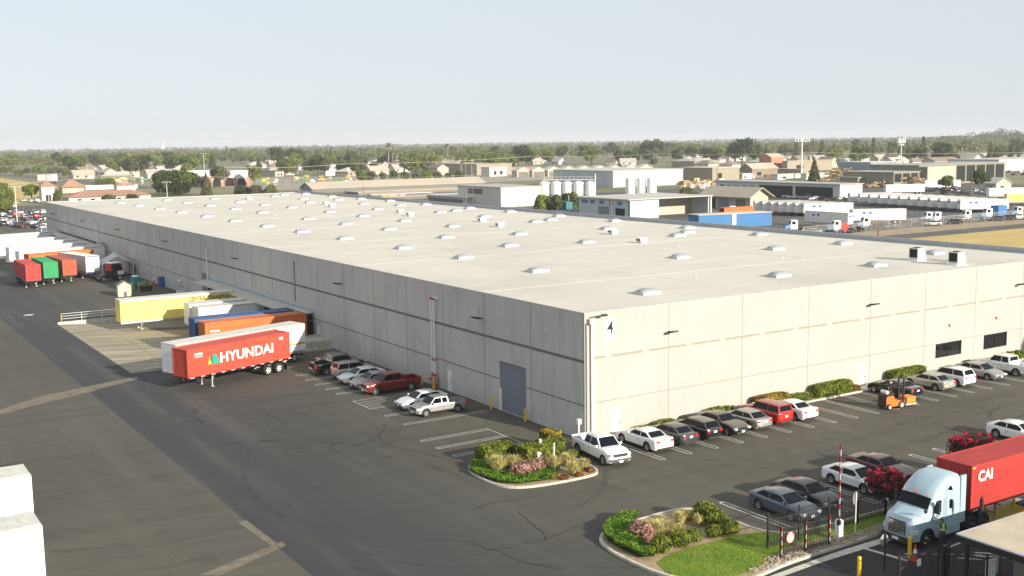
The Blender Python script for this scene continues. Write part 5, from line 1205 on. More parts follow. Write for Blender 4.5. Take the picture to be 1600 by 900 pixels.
# booth roof
t = thing('gate_booth', 'gate booth canopy with a flat tan roof and dark edge', 'booth', (0, 0, 0))
b = MB(); b.box(-1.75, 16, -44, -34.75, 2.75, 3.12); b.build('fascia', M['black'], t); b = MB(); b.box(-1.8, 16, -44, -34.7, 3.12, 3.20); b.build('edge_trim', M['coping'], t); b = MB(); b.box(-1.65, 15.9, -43.9, -34.85, 3.20, 3.21); b.build('roof', mat('booth_roof', (.50, .43, .32), .9, var=.12, vs=.6, bump=.2), t)
b = MB(); b.box(1, 15, -43, -36.2, 0, 2.75); b.build('cabin', mat('booth_wall', (.25, .22, .18), .8), t)
for (x, y) in ((-1.4, -35.1), (7, -35.1)): b = MB(); b.box(x-.08, x+.08, y-.08, y+.08, 0, 2.75); b.build('post', M['black'], t)
# black picket fences
def picket(p0, p1, label, name='picket_fence', h=1.9, z=.1, gap=.115, post=2.45, rails=(.25, 1.65), cat='fence'):
    p0, p1 = Vector((*p0, 0)), Vector((*p1, 0)); d = p1-p0; L = d.length; u = d.normalized(); t = thing(name, label, cat, (p0.x, p0.y, z))
    b = MB(); n = int(L/gap)
    for k in range(1, n): q = u*(k*gap); b.cyl(q+Vector((0, 0, .08)), q+Vector((0, 0, h-.12)), .017, 4, cap=False)
    b.build('pickets', M['black'], t); m = max(1, round(L/post))
    for k in range(m+1): q = u*(L*k/m); b = MB(); b.cbox(q+Vector((0, 0, h/2)), (.08, .08, h)); b.cbox(q+Vector((0, 0, h+.03)), (.11, .11, .06)); b.build('post', M['black'], t)
    for z_ in rails: b = MB(); b.cbox(u*(L/2)+Vector((0, 0, z_)), (L, .035, .05), rz=math.atan2(u.y, u.x)); b.build('rail', M['black'], t)
    return t
picket((-5.4, -25.0), (22, -25.6), 'long black picket fence along the grass verge behind the barrier box', h=2.1)
picket((22, -25.6), (60, -26.0), 'continuation of the black picket fence behind the red container', h=2.1)
sg = picket((-5.85, -26.45), (-2.1, -26.62), 'black sliding gate leaf with red and white striped end posts and a round sign', 'sliding_gate', 1.75, .12, post=1.9, cat='gate')
RW = [mat('stripe_red', (.26, .015, .015), .5), mat('stripe_white', (.38, .37, .34), .6)]
for k in range(3):
    b = MB(); x = k*1.87; y = -k*.085
    for q in range(7): b.cyl((x, y-.07, q*.26), (x, y-.07, q*.26+.26), .036, 8, mi=q % 2)
    b.build('striped_post', RW, sg)
b = MB(); pts = [(.62+.33*math.cos(R(22.5+45*k)), 1.12+.36*math.sin(R(22.5+45*k))) for k in range(8)]; b.prism(pts, 'y', -.13, -.115); s_ = b.build('stop_sign', M['red'], sg)
b = MB(); b.prism([(.62+(p[0]-.62)*.86, 1.12+(p[1]-1.12)*.86) for p in pts], 'y', -.137, -.131); b.build('sign_face', M['white'], s_)
text('STOP', .17, M['red'], s_, (.62, -.14, 1.19), (R(90), 0, 0), 'lettering', .006, .9, 'CENTER')
# barrier with raised arm
t = thing('barrier_gate', 'parking barrier with a raised red and white arm on a white cabinet', 'barrier', (-.95, -26.35, .12), R(0))
b = MB(); b.prism([(-.22, 0), (.22, 0), (.19, .28), (-.19, .28)], 'y', -.22, .22); b.build('plinth', M['curb'], t); b = MB(); b.box(-.17, .17, -.17, .17, .28, 1.2); b.dome((0, 0, 1.2), .17, .17, .08, 12, 3); b.build('cabinet', M['white'], t)
b = MB(); b.box(.171, .20, -.14, .14, .35, 1.15); b.build('reflector', M['red'], t)
b = MB()
for k in range(13): b.cbox((-.12-.002*k, -.1, 1.35+k*.36), (.06, .085, .36), k % 2)
b.build('arm', RW, t); b = MB(); b.cbox((-.12, -.1, 1.1), (.14, .2, .3)); b.build('hinge', M['black'], t)
t = thing('road_sign', 'thin pale post with the grey back of a round sign beside the barrier', 'sign', (.72, -26.15, .12)); b = MB(); b.cyl((0, 0, 0), (0, 0, 2.55), .04, 8); b.build('post', M['rail_w'], t)
b = MB(); b.cyl((0, .05, 2.15), (0, .07, 2.15), .40, 18); b.build('sign_plate', mat('sign_back', (.22, .22, .22), .6, .3), t); t.rotation_euler.z = R(20)
# lower right gates and posts
c = gp(1382, 892); t = thing('mirror_post', 'black post with a pale round mirror in front of the truck', 'mirror', (c.x, c.y, 0)); b = MB(); b.cyl((0, 0, 0), (0, 0, 2.1), .055, 8); b.build('post', M['black'], t); b = MB(); b.cyl((-.02, .06, 1.75), (-.02, .1, 1.75), .33, 18); b.build('mirror_disc', mat('mirror_back', (.38, .36, .33), .35, .2), t)
c = gp(1474, 905); b = MB(); b.box(c.x-.1, c.x+.1, c.y-.1, c.y+.1, 0, height(c, 852)); tag(b.build('gate_post', M['black']), 'thick tall black post at the bottom edge between two gates', 'post')
c = gp(1531, 852); b = MB(); b.cyl((c.x, c.y, 0), (c.x, c.y, 2.9), .07, 8); b.cbox((c.x, c.y, 2.5), (.16, .16, .5)); b.cbox((c.x, c.y+.0, 1.7), (.2, .2, .6)); tag(b.build('detector_post', M['black']), 'slim black post with boxes standing in front of the red container', 'post')
ga = gp(1406, 905); gb = gp(1470, 885)
t = picket((-3.75, -32.8), (-1.12, -33.25), 'black gate leaf with a white plate at the bottom right', 'swing_gate', 1.75, .0, post=2.2, cat='gate', rails=(.2, 1.1, 1.7)); b = MB(); b.cbox((1.25, -.27, 1.25), (.28, .04, .36)); b.build('sign_plate', M['white'], t)
picket((-.55, -33.45), (-.35, -35.6), 'black gate leaf between the tall black post and the booth', 'swing_gate', 1.9, .0, post=2.2, cat='gate', rails=(.2, 1.7))
b = MB(); A = Vector((-2.0, -31.3, 1.05)); B_ = Vector((2.4, -34.3, 1.0)); 
for k in range(14): b.cyl(A+(B_-A)*(k/14), A+(B_-A)*((k+1)/14), .035, 6, mi=k % 2)
o = b.build('arm', RW); t = thing('barrier_gate', 'lowered red and white barrier arm behind the bottom right gate', 'barrier', (0, 0, 0)); o.parent = t; b = MB(); b.box(2.3, 2.65, -34.5, -34.15, 0, 1.15); b.build('cabinet', M['steel'], t)
for k in range(4): b = MB(); b.box(.55+k*.16, .65+k*.16, -35.0-k*.05, -34.9-k*.05, 0, 1.3); b.build('panel', M['white'], t)

# ---------------------------------------------------------------- planting
G1 = 'shrubs of the round island'
g = random.Random(5)
def cover(name, label, poly, h, n, mats, seed, s=.11, z=.12):
    """low ground cover clipped to a polygon"""
    g = random.Random(seed); xs = [p[0] for p in poly]; ys = [p[1] for p in poly]; b = MB()
    def inside(x, y):
        c = False; j = len(poly)-1
        for i in range(len(poly)):
            if (poly[i][1] > y) != (poly[j][1] > y) and x < (poly[j][0]-poly[i][0])*(y-poly[i][1])/(poly[j][1]-poly[i][1])+poly[i][0]: c = not c
            j = i
        return c
    def edge(x, y): return min(((Vector((x, y))-Vector(poly[i])).length for i in range(len(poly))))
    k = 0; cl = {}
    while k < n:
        x, y = g.uniform(min(xs), max(xs)), g.uniform(min(ys), max(ys))
        if not inside(x, y): continue
        k += 1; hh = h*(.80+.20*math.sin(x*2.3+seed)*math.cos(y*2.1))*g.uniform(.6, 1.05)
        ck = (int(x/.35), int(y/.35)); mi = cl.setdefault(ck, g.choices((0, 1, 2), (.45, .4, .15))[0])
        def fn(): return (x, y, z+hh), (g.uniform(-.5, .5), g.uniform(-.5, .5), 1), mi if g.random() < .75 else g.randrange(3)
        scatter_shell(b, fn, 1, s, g)
    base = [(p[0], p[1]) for p in poly]; b.add([(*p, z+h*.3) for p in base], [tuple(range(len(base)))], 2)
    return b.build(name, mats)
isoil = [tuple(gp(*q).xy) for q in [(735, 727), (733, 739), (748, 747), (780, 758), (812, 760), (850, 755), (872, 751), (868, 738), (838, 735), (800, 731), (782, 725), (762, 716), (748, 718)]]
tag(cover('ground_cover', '', isoil, .36, 9500, GREENC, 4, s=.085), kind='stuff'); bpy.data.objects[-1] if False else None
pk_ = [tuple(gp(*q).xy) for q in [(790, 728), (800, 742), (826, 742), (858, 741), (868, 733), (858, 722), (830, 720), (805, 722)]]
def gl(px, py, z=.12): p = gp(px, py, z); return p.x, p.y
x, y = gl(830, 738); plant('flowering_shrub', 'low mound of pink blossom in the middle of the round island', 'shrub', x, y, [(-1.0, -.2, .4, .8, .7, .45), (0, 0, .45, .95, .75, .5), (.9, .25, .4, .85, .7, .45)], PINK, 2600, .10, 11, group=G1)
x, y = gl(846, 716); plant('clipped_hedge', 'clipped green hedge block on the far side of the round island', 'hedge', x, y-.1, [(-.9, -.1, .6, 1.1, .75, .62), (.9, .3, .62, 1.1, .7, .64)], HEDGE, 3600, .10, 12, group=G1, boxy=True)
x, y = gl(862, 700); plant('clipped_hedge', 'reddish topped clipped shrub at the hedge end near the cream post', 'hedge', x, y+.2, [(0, 0, .65, .7, .7, .7)], YELG, 1000, .10, 13, group=G1, boxy=True)
x, y = gl(786, 722); plant('clipped_hedge', 'clipped green hedge behind the feathery shrubs at the left of the round island', 'hedge', x, y+1.0, [(0, 0, .55, 1.5, .7, .58)], HEDGE, 2200, .10, 14, group=G1, boxy=True)
for (px, py, r_, h_, l, sd__) in ((778, 737, 1.0, 1.25, 'large feathery straw coloured shrub at the left of the round island', 1), (804, 733, .75, 1.05, 'smaller feathery straw coloured shrub beside the larger left one', 2), (866, 735, .8, 1.1, 'feathery shrub below the cream posts', 3), (886, 728, .75, 1.0, 'feathery olive shrub near the white pickup', 4), (898, 742, .8, .95, 'rounded pale straw shrub at the right end of the round island', 5), (912, 733, .6, .8, 'small feathery shrub beside the kerb near the white pickup', 6)):
    x, y = gl(px, py); tuft('ornamental_grass', l, 'shrub', x, y, r_, h_, STRAW, 900, 20+sd__, group=G1)
for i, (px, py, l) in enumerate(((882, 749, 'small rust coloured plant beside the kerb, left of three'), (905, 744, 'small rust coloured plant beside the kerb, middle of three'), (922, 737, 'small rust coloured plant beside the kerb, right of three'), (865, 748, 'yellow green low plant at the end of the ground cover'))):
    x, y = gl(px, py); plant('small_plant', l, 'plant', x, y, [(0, 0, .16, .34, .34, .2)], RUST if i < 3 else YELG, 260, .07, 40+i, group=G1)
x, y = gl(893, 715); plant('clipped_hedge', 'low green shrub by the rear wheel of the white pickup', 'hedge', x, y, [(0, 0, .3, .6, .5, .35)], HEDGE, 500, .09, 47, group=G1)
# second island
G2 = 'round clipped bushes of the grass verge'
ic = [tuple(gp(*q).xy) for q in [(948, 850), (942, 835), (952, 820), (975, 813), (998, 810), (992, 822), (980, 832), (990, 848), (1008, 858), (1026, 866), (1022, 876), (1005, 878), (975, 866)]]
tag(cover('ground_cover', '', ic, .55, 12000, GREENC, 6, s=.09), kind='stuff')
x, y = gl(1003, 842); plant('flowering_shrub', 'mound of pink white blossom beside the dark ground cover', 'shrub', x, y, [(0, 0, .45, .75, .9, .55), (.25, .75, .4, .6, .5, .45)], PINK, 1800, .10, 51)
x, y = gl(1030, 838); tuft('ornamental_grass', 'large tuft of yellow green grass behind the pink blossom', 'shrub', x, y, 1.35, .95, STRAW, 1700, 52, group='tufts of ornamental grass on the verge')
for i, (px, py, r_, h_, l) in enumerate(((1063, 819, .62, .85, 'pale ornamental grass tuft at the far side of the verge, left'), (1091, 822, .5, .8, 'pale ornamental grass tuft beside the clipped bushes'), (1076, 812, .5, .6, 'dry grass tuft nearest the far kerb of the verge'), (1062, 830, .45, .5, 'low dry grass tuft in the bare soil'))):
    x, y = gl(px, py); tuft('ornamental_grass', l, 'shrub', x, y, r_, h_, STRAW, 420, 60+i, group='tufts of ornamental grass on the verge')
for i, (px, py, r_, l) in enumerate(((1100, 811, .75, 'round clipped bush farthest from the viewer on the verge'), (1117, 821, .7, 'round clipped bush second farthest on the verge'), (1139, 835, .62, 'round clipped bush nearest the grey sedan'), (1115, 838, .48, 'small round clipped bush in the middle of the group'), (1084, 845, .48, 'small round clipped bush left of the middle'), (1064, 853, .62, 'round clipped bush in front of the straw tuft'), (1033, 862, .62, 'round clipped bush at the end of the dark ground cover'))):
    x, y = gl(px, py); plant('clipped_bush', l, 'bush', x, y, [(0, 0, r_*.72, r_, r_, r_*.82)], HEDGE, 1100, .085, 70+i, group=G2)
# lawn with blades
lw = [tuple(gp(*q).xy) for q in [(1026, 882), (1050, 868), (1080, 858), (1120, 848), (1165, 838), (1205, 834)]]+[(-3.0, -23.9), (4, -24.5), (30, -24.5), (30, -25.9), (0, -26.0), (-3.4, -25.4), (-6.6, -26.1), (-8.2, -27.1), (-11.2, -26.6), (-12.6, -24.7)]
b = MB(); b.add([(*p, .135) for p in lw], [tuple(range(len(lw)))]); struct('lawn', b, M['grass'])
g = random.Random(9); b = MB(); n = 0
def inp(poly, x, y):
    c = False; j = len(poly)-1
    for i in range(len(poly)):
        if (poly[i][1] > y) != (poly[j][1] > y) and x < (poly[j][0]-poly[i][0])*(y-poly[i][1])/(poly[j][1]-poly[i][1])+poly[i][0]: c = not c
        j = i
    return c
while n < 15000:
    x, y = (g.uniform(-12.7, -2), g.uniform(-27.2, -20.5)) if n < 11500 else (g.uniform(-2, 14), g.uniform(-26, -24.4))
    if not inp(lw, x, y): continue
    n += 1; a = g.uniform(0, 6.28); h_ = g.uniform(.04, .10); w_ = .02; dx, dy = math.cos(a)*w_, math.sin(a)*w_; b.add([(x-dx, y-dy, .13), (x+dx, y+dy, .13), (x+g.uniform(-.04, .04), y+g.uniform(-.04, .04), .13+h_)], [(0, 1, 2)])
tag(b.build('grass', M['blade']), kind='stuff')
g = random.Random(10); b = MB(); 
for _ in range(1500):
    x = g.uniform(-8.6, 12); y = g.uniform(-27.0, -26.2) if x > -3.4 else g.uniform(-27.05, -26.0)-.0
    if x < -6.8: y = g.uniform(-27.15, -26.7)
    r_ = g.uniform(.04, .11); b.ball((x, y, .12+r_*.4), r_, 6, 4, 0, (g.uniform(.8, 1.4), g.uniform(.8, 1.2), .7))
tag(b.build('river_stones', M['rock']), kind='stuff')
# hedges by the sunlit wall
G3 = 'hedges along the foot of the sunlit wall'
for i, (x0, x1, h_, ms, l, boxy) in enumerate([(4.6, 6.2, .45, YELG, 'low yellowish hedge starting beside the white personnel door', 1), (6.5, 8.8, .75, HEDGE, 'low green hedge behind the black hatchback', 0), (9.6, 10.4, .6, HEDGE, 'small green shrub behind the black muscle car', 0), (11.9, 15.2, 1.0, HEDGE, 'rounded green hedge behind the silver sedan', 0), (17.8, 21.7, 1.25, YELG, 'golden bronze hedge behind the white sedan', 1), (22.0, 24.8, .85, HEDGE, 'loose yellow green shrubs beside the bronze hedge', 0), (25.2, 30.0, 1.35, HEDGE, 'large clipped green hedge left of the second door', 1), (30.1, 31.2, .6, RUST, 'small rust and green shrub beside the second door', 0), (34.3, 35.6, .5, HEDGE, 'low shrub behind the black sedan', 0), (35.7, 40.6, 1.35, HEDGE, 'large clipped green hedge behind the champagne sedan', 1), (47.6, 49.5, .6, HEDGE, 'low hedge under the far dark window', 0), (54.0, 55.2, 1.0, YELG, 'round bush near the far window, left of two', 0), (55.6, 56.8, 1.0, HEDGE, 'round bush near the far window, right of two', 0)]):
    h_ *= .85; L_ = (x1-x0)/2; lm = [(0, 0, h_/2, L_, .5, h_/2)] if boxy else [(-L_*.55, 0, h_*.48, L_*.5, .5, h_*.5), (0, 0, h_*.52, L_*.5, .52, h_*.55), (L_*.55, 0, h_*.46, L_*.5, .5, h_*.5)]
    plant('clipped_hedge', l, 'hedge', (x0+x1)/2, -.68, lm, ms, int(900*(x1-x0)*max(.7, h_)), .10, 90+i, group=G3, boxy=bool(boxy), z=.1)
# crape myrtles
for (px, py, r_, hh, l, sd__) in ((1385, 762, 1.3, 3.3, 'pink blossoming tree in front of the dark maroon sedan', 1), (1520, 712, 1.75, 3.6, 'larger pink and green blossoming tree above the red container', 2)):
    c = gp(px, py, 1.9); 
    lm = [(0, 0, hh*.62, r_*.75, r_*.75, hh*.30)]+[(math.cos(a)*r_*.5, math.sin(a)*r_*.5, hh*.58+.25*math.sin(a*3+sd__), r_*.5, r_*.5, hh*.24) for a in (0, 1.2, 2.4, 3.6, 4.9)]
    t = plant('flowering_tree', l, 'tree', c.x, c.y, lm, [MYRT[2], MYRT[1], MYRT[2]], 3000, .12, 130+sd__, trunk=trunk_mb(hh*.7, .09, sd__), core=False, group='pink blossoming trees on the verge')
    g = random.Random(sd__); b = MB(); cl = []
    for _ in range(60): l_ = g.choice(lm); a = g.uniform(0, 6.28); w_ = g.uniform(-.1, 1); q = math.sqrt(1-w_*w_); cl.append((l_[0]+math.cos(a)*q*l_[3]*1.0, l_[1]+math.sin(a)*q*l_[4]*1.0, l_[2]+w_*l_[5]*1.05))
    for c_ in cl:
        def fn(): d = Vector((g.gauss(0, 1), g.gauss(0, 1), g.gauss(0, 1))).normalized(); return Vector(c_)+d*g.uniform(.05, .22), d, g.choices((0, 1), (.8, .2))[0]
        scatter_shell(b, fn, 34, .10, g)
    b.build('blossom', [MYRT[0], mat('bloom_dark%d' % sd__, (.35, .02, .06), .6, transl=.3)], t)
# ---------------------------------------------------------------- background buildings
def bm_(n, c, v=.06, r=.8): return mat(n, c, r, var=v, vs=.12)
B = dict(white=bm_('wall_white', (.55, .54, .50)), cream=bm_('wall_cream', (.42, .385, .31)), tan=bm_('wall_tan', (.30, .26, .20)), khaki=bm_('wall_khaki', (.24, .235, .17)), brick=bm_('wall_brick', (.40, .19, .12), .15), blue=bm_('wall_blue', (.045, .16, .36)), bgrey=bm_('wall_bluegrey', (.45, .50, .55)), slate=bm_('wall_slate', (.22, .26, .30)),
         rgrey=bm_('roof_grey', (.40, .38, .34)), rtan=bm_('roof_tan', (.42, .37, .29)), rpale=bm_('roof_pale', (.48, .46, .41)), rwhite=bm_('roof_white', (.58, .57, .54)), rred=bm_('roof_terracotta', (.34, .19, .125)), rbrown=bm_('roof_brown', (.24, .18, .14)), rdark=bm_('roof_dark', (.12, .12, .13)),
         rm=bm_('roof_metal', (.34, .34, .31)))
Z3 = Vector((0, 0, 1)); YD = Vector((0, 1, 0)); XD = Vector((1, 0, 0))
def bld(name, label, cat, c, lx, rx, top, wall, roof, kind='flat', ops=(), rh=2.0, group=None, ov=.4, ridge='x', h=None, mixed=None):
    """building from its nearest ground corner: left face runs along +Y to column lx, right face along +X to column rx"""
    C = gp(*c); C.z = 0; ly = along(C, YD, lx); wx = along(C, XD, rx); H_ = h or height(C, top)
    t = thing(name, label, cat, (C.x, C.y, 0), 0, group)
    b = MB()
    if kind == 'gable':
        if ridge == 'x': b.box(0, wx, 0, ly, 0, H_); b.prism([(0, H_), (ly, H_), (ly/2, H_+rh)], 'x', 0, wx)
        else: b.box(0, wx, 0, ly, 0, H_); b.prism([(0, H_), (wx, H_), (wx/2, H_+rh)], 'y', 0, ly)
    elif kind == 'open': b.box(wx*.985, wx, 0, ly, 0, H_); b.box(0, wx, ly*.985, ly, 0, H_)
    else: b.box(0, wx, 0, ly, 0, H_)
    b.build('wall', B[wall], t)
    b = MB()
    if kind in ('flat', 'open'): b.box(-ov, wx+ov, -ov, ly+ov, H_+.01, H_+.30)
    elif kind == 'hip':
        vs = [(-ov, -ov, H_), (wx+ov, -ov, H_), (wx+ov, ly+ov, H_), (-ov, ly+ov, H_)]; m = min(wx, ly)/2
        if wx > ly: vs += [(m, ly/2, H_+rh), (wx-m, ly/2, H_+rh)]; fs = [(0, 1, 5, 4), (1, 2, 5), (2, 3, 4, 5), (3, 0, 4), (3, 2, 1, 0)]
        else: vs += [(wx/2, m, H_+rh), (wx/2, ly-m, H_+rh)]; fs = [(0, 1, 4), (1, 2, 5, 4), (2, 3, 5), (3, 0, 4, 5), (3, 2, 1, 0)]
        b.add(vs, fs)
    elif kind == 'gable':
        for s in (0, 1):
            if ridge == 'x': e = -ov if s == 0 else ly+ov; b.prism([(e, H_-.15), (ly/2, H_+rh+.05), (ly/2, H_+rh+.30), (e, H_+.1)], 'x', -ov, wx+ov)
            else: e = -ov if s == 0 else wx+ov; b.prism([(e, H_-.15), (wx/2, H_+rh+.05), (wx/2, H_+rh+.30), (e, H_+.1)], 'y', -ov, ly+ov)
    b.build('roof', B[roof], t)
    for o in ops:
        face, a, e, z0, z1, m = o[:6]; nm = o[6] if len(o) > 6 else 'opening'; b = MB()
        z0, z1 = z0*H_, z1*H_
        if face == 'L': b.box(-.06, -.01, a*ly, e*ly, z0, z1)
        else: b.box(a*wx, e*wx, -.06, -.01, z0, z1)
        b.build(nm, M[m] if m in M else B[m], t)
    return t, wx, ly, H_
# postal depot buildings
t, wx, ly, h_ = bld('depot_building', 'white depot with blue marks and open right bay, just beyond the warehouse', 'building', (983, 343), 903, 1108, 313, 'bgrey', 'rpale', 'open', [], ov=.8)
b = MB(); b.box(0, .3, 0, ly, 0, h_); b.box(0, wx*.34, 0, .3, 0, h_); b.box(wx*.34, wx*.36, 0, ly, 0, h_) ; b.build('front_wall', B['bgrey'], t)
b = MB(); b.box(wx*.36, wx*.985, ly*.32, ly*.34, 0, h_); b.build('bay_wall', B['cream'], t); b = MB(); b.box(wx*.30, wx*.34, -.1, -.02, 0, h_); b.build('trim', B['white'], t)
for k, (a, e) in enumerate(((.92, .80), (.74, .66), (.56, .48), (.38, .30), (.22, .13))):
    a, e = (1-a), (1-e); a, e = 1-a, 1-e
    b = MB(); b.box(-.08, -.02, e*ly, a*ly, h_*.72, h_*.9); b.build('wall_panel', mat('panel_blue%d' % k, (.06, .12, .38), .6), t)
b = MB(); b.box(-.08, -.02, .08*ly, .25*ly, 0, h_*.55); b.build('dark_doorway', M['dark_in'], t); b = MB(); b.box(-.08, -.02, .38*ly, .58*ly, 0, h_*.6); b.build('roll_up_door', M['door_g'], t)
b = MB(); b.cyl((wx+.3, -.3, 0), (wx+.3, -.3, h_), .35, 8); b.build('column', B['white'], t)
t, wx, ly, h_ = bld('dock_building', 'long white dock building with grey shutters and two dark open bays', 'building', (1312, 313), 1118, 1347, 289, 'white', 'rgrey', 'flat',
    [('L', .05, .33, 0, .82, 'dark_in', 'open_bay'), ('L', .35, .62, 0, .82, 'dark_in', 'open_bay')]+[('L', .66+k*.065, .70+k*.065, .1, .75, 'door_g' if k < 4 else 'dark_in', 'roll_up_door') for k in range(5)]+[('L', .0, 1, .86, .97, 'bgrey', 'fascia')], ov=.5)
t, wx, ly, h_ = bld('shed_building', 'low gabled shed with a tan roof and grey shutter beside the white trailers', 'building', (1172, 328), 1100, 1200, 309, 'cream', 'rtan', 'gable', [('L', .1, .3, 0, .8, 'reveal', 'door'), ('L', .45, .68, 0, .85, 'door_g', 'roll_up_door'), ('L', .74, .92, 0, .85, 'dark_in', 'open_bay')], rh=3.0, ridge='y', ov=1.6)
t = thing('delivery_container', 'blue sided flat roofed row of container bays behind the roof edge', 'container', tuple(gp(1205, 357)))
b = MB(); b.box(-22, 0, 0, 5, .8, 4.2); b.box(-22, 0, .001, 5.001, 4.2, 4.22); b.build('body', B['blue'], t); b = MB(); b.box(-22.2, .2, -.2, 5.2, 4.22, 4.4); b.build('roof', B['rpale'], t); b = MB(); b.box(-12, -10.8, -.03, -.003, .8, 4.2); b.box(0.003, .03, 0, 5, .8, 4.2); b.build('end_panel', B['white'], t); t.rotation_euler.z = R(-10)
for i, (px, l) in enumerate(((1152, 'orange'), (1163, 'orange'))):
    pass
c = gp(1136, 338); o = bpy.data.objects.new('shipping_container', SEA.p[0][1]); o.data = repaint(SEA.p[0][1], TR['org']); COL.objects.link(o); o.location = (c.x+8, c.y-2, -1.3); o.rotation_euler.z = 0; tag(o, 'orange shipping container standing between the depot and the shed', 'container')
c = gp(905, 331); o = bpy.data.objects.new('shipping_container', repaint(SEA.p[0][1], mat('teal_container', (.04, .20, .26), .6))); COL.objects.link(o); o.location = (c.x-2.5, c.y+2, -.8); o.rotation_euler.z = R(-90); tag(o, 'teal shipping container beside the dark green shrubs at the depot corner', 'container')
# white plant with silos
t, wx, ly, h_ = bld('factory_building', 'white factory building with a dark sign on its gable, left of the silos', 'building', (783, 324), 716, 846, 294, 'white', 'rgrey', 'flat', [('R', .08, .36, 0, .48, 'door_w', 'roll_up_door'), ('R', .46, .72, 0, .48, 'door_w', 'roll_up_door'), ('L', .42, .75, .62, .9, 'rdark', 'sign')], ov=.3)
bld('factory_annex', 'low annex with a flat white canopy roof beside the white factory', 'building', (730, 321), 667, 783, 309, 'white', 'rwhite', 'flat', [('L', .1, .95, 0, .7, 'reveal', 'shaded_bay')], ov=1.0)
bld('factory_building', 'big plain white factory hall behind the silos', 'building', (958, 293), 865, 1067, 268, 'white', 'rpale', 'flat', [('R', .50, .60, .2, .55, 'dark_in', 'opening'), ('L', .1, .9, .0, .98, 'bgrey', 'cladding')], ov=.3)
GS = 'white storage silos'
def silo(px0, px1, base, top, label):
    c = gp((px0+px1)/2, base); d = (c-CAM).length; r_ = (px1-px0)/2/FPX*d*.97; h_ = height(c, top); t = thing('silo', label, 'silo', (c.x, c.y, 0), 0, GS)
    b = MB(); b.cyl((0, 0, 0), (0, 0, h_), r_, 24); b.build('tank', M['tank_w'], t, 40); b = MB(); b.cyl((0, 0, h_), (0, 0, h_+.7), r_, 24, r_*.25); b.build('cone_top', M['tank_w'], t, 40); return c, h_, r_
NM = ['first', 'second', 'third', 'fourth', 'fifth']
cs = [silo(a, b_, 305, 285.5, 'white silo under the walkway, %s from the left' % NM[i]) for i, (a, b_) in enumerate(((842, 860), (861, 878), (879, 894.5), (896, 912.5), (915, 930.5)))]
for i, (a, b_, l) in enumerate(((977, 994, 'leftmost of the three tall white silos'), (994.5, 1009.5, 'middle of the three tall white silos'), (1010.5, 1026, 'rightmost of the three tall white silos'))): silo(a, b_, 304, 278.5, l)
t = thing('walkway', 'white railed walkway along the tops of the left silos', 'walkway', tuple(cs[0][0])); A = Vector((0, 0, cs[0][1]+1.2)); Bv = cs[-1][0]-cs[0][0]; Bv.z = 0
b = MB(); b.cyl(A-Bv*.05, A+Bv*1.12, .25, 4); b.build('deck', B['white'], t); b = MB(); b.cyl(A-Bv*.05+Z3*1.3, A+Bv*1.12+Z3*1.3, .09, 4); b.cyl(A+Bv*1.1-Z3*7, A+Bv*1.1+Z3*2.5, .3, 4); b.build('handrail', B['white'], t)
for k in range(12): b = MB(); q = A+Bv*(k/11); b.cyl(q, q+Z3*1.3, .07, 4); b.build('post', B['white'], t)
# long market sheds
bld('long_shed', 'very long low shed with a tan roof and dark open side', 'shed', (488, 302), 470, 757, 295, 'slate', 'rtan', 'gable', [('R', 0, 1, 0, .75, 'reveal', 'open_side')], rh=2.6, ridge='x', ov=.6)
bld('long_shed', 'second long low tan shed in front of the very long one', 'shed', (560, 306), 540, 722, 301, 'tan', 'rtan', 'flat', [('R', 0, 1, 0, .6, 'reveal', 'open_side')], ov=.5)
t, wx, ly, h_ = bld('shop_building', 'shop canopy with a black fascia and an orange and red sign', 'building', (580, 314), 574, 676, 305, 'cream', 'rpale', 'flat', [('R', 0, 1, .62, 1.0, 'rdark', 'fascia'), ('R', .02, 1, 0, .5, 'reveal', 'shop_front')], ov=.1)
b = MB(); b.box(wx*.17, wx*.26, -.12, -.07, h_*.62, h_); b.build('sign', mat('sign_orange', (.85, .25, .03), .5), t); b = MB(); b.box(wx*.28, wx*.42, -.12, -.07, h_*.70, h_*.92); b.box(wx*.45, wx*.55, -.12, -.07, h_*.70, h_*.92); b.build('sign', mat('sign_red', (.75, .35, .30), .5), t)
# arcade building
t, wx, ly, h_ = bld('arcade_building', 'brick building with white roof band and pale arches by the big dark tree', 'building', (293, 293), 285, 392, 277, 'brick', 'rwhite', 'flat', [], ov=.3)
b = MB(); b.box(-.5, wx*.5, -.5, 12, h_+.3, h_+3.6); b.box(wx*.68, wx, -.5, 12, h_-1.0, h_+3.0); b.build('roof_band', B['rwhite'], t)
for k in range(6):
    x = 2.6+k*7.2
    if x > wx-3: break
    b = MB(); b.prism([(x-2.4, 0), (x+2.4, 0)]+[(x+2.4*math.cos(math.pi*q/8), h_*.42+2.4*math.sin(math.pi*q/8)) for q in range(9)], 'y', -.12, -.02); a_ = b.build('arch', M['dark_in'], t)
    b = MB(); pr = [(x+2.9*math.cos(math.pi*q/8), h_*.42+2.9*math.sin(math.pi*q/8)) for q in range(9)]
    for q in range(8): b.cyl((pr[q][0], -.15, pr[q][1]), (pr[q+1][0], -.15, pr[q+1][1]), .35, 4)
    b.build('arch_trim', B['white'], a_)
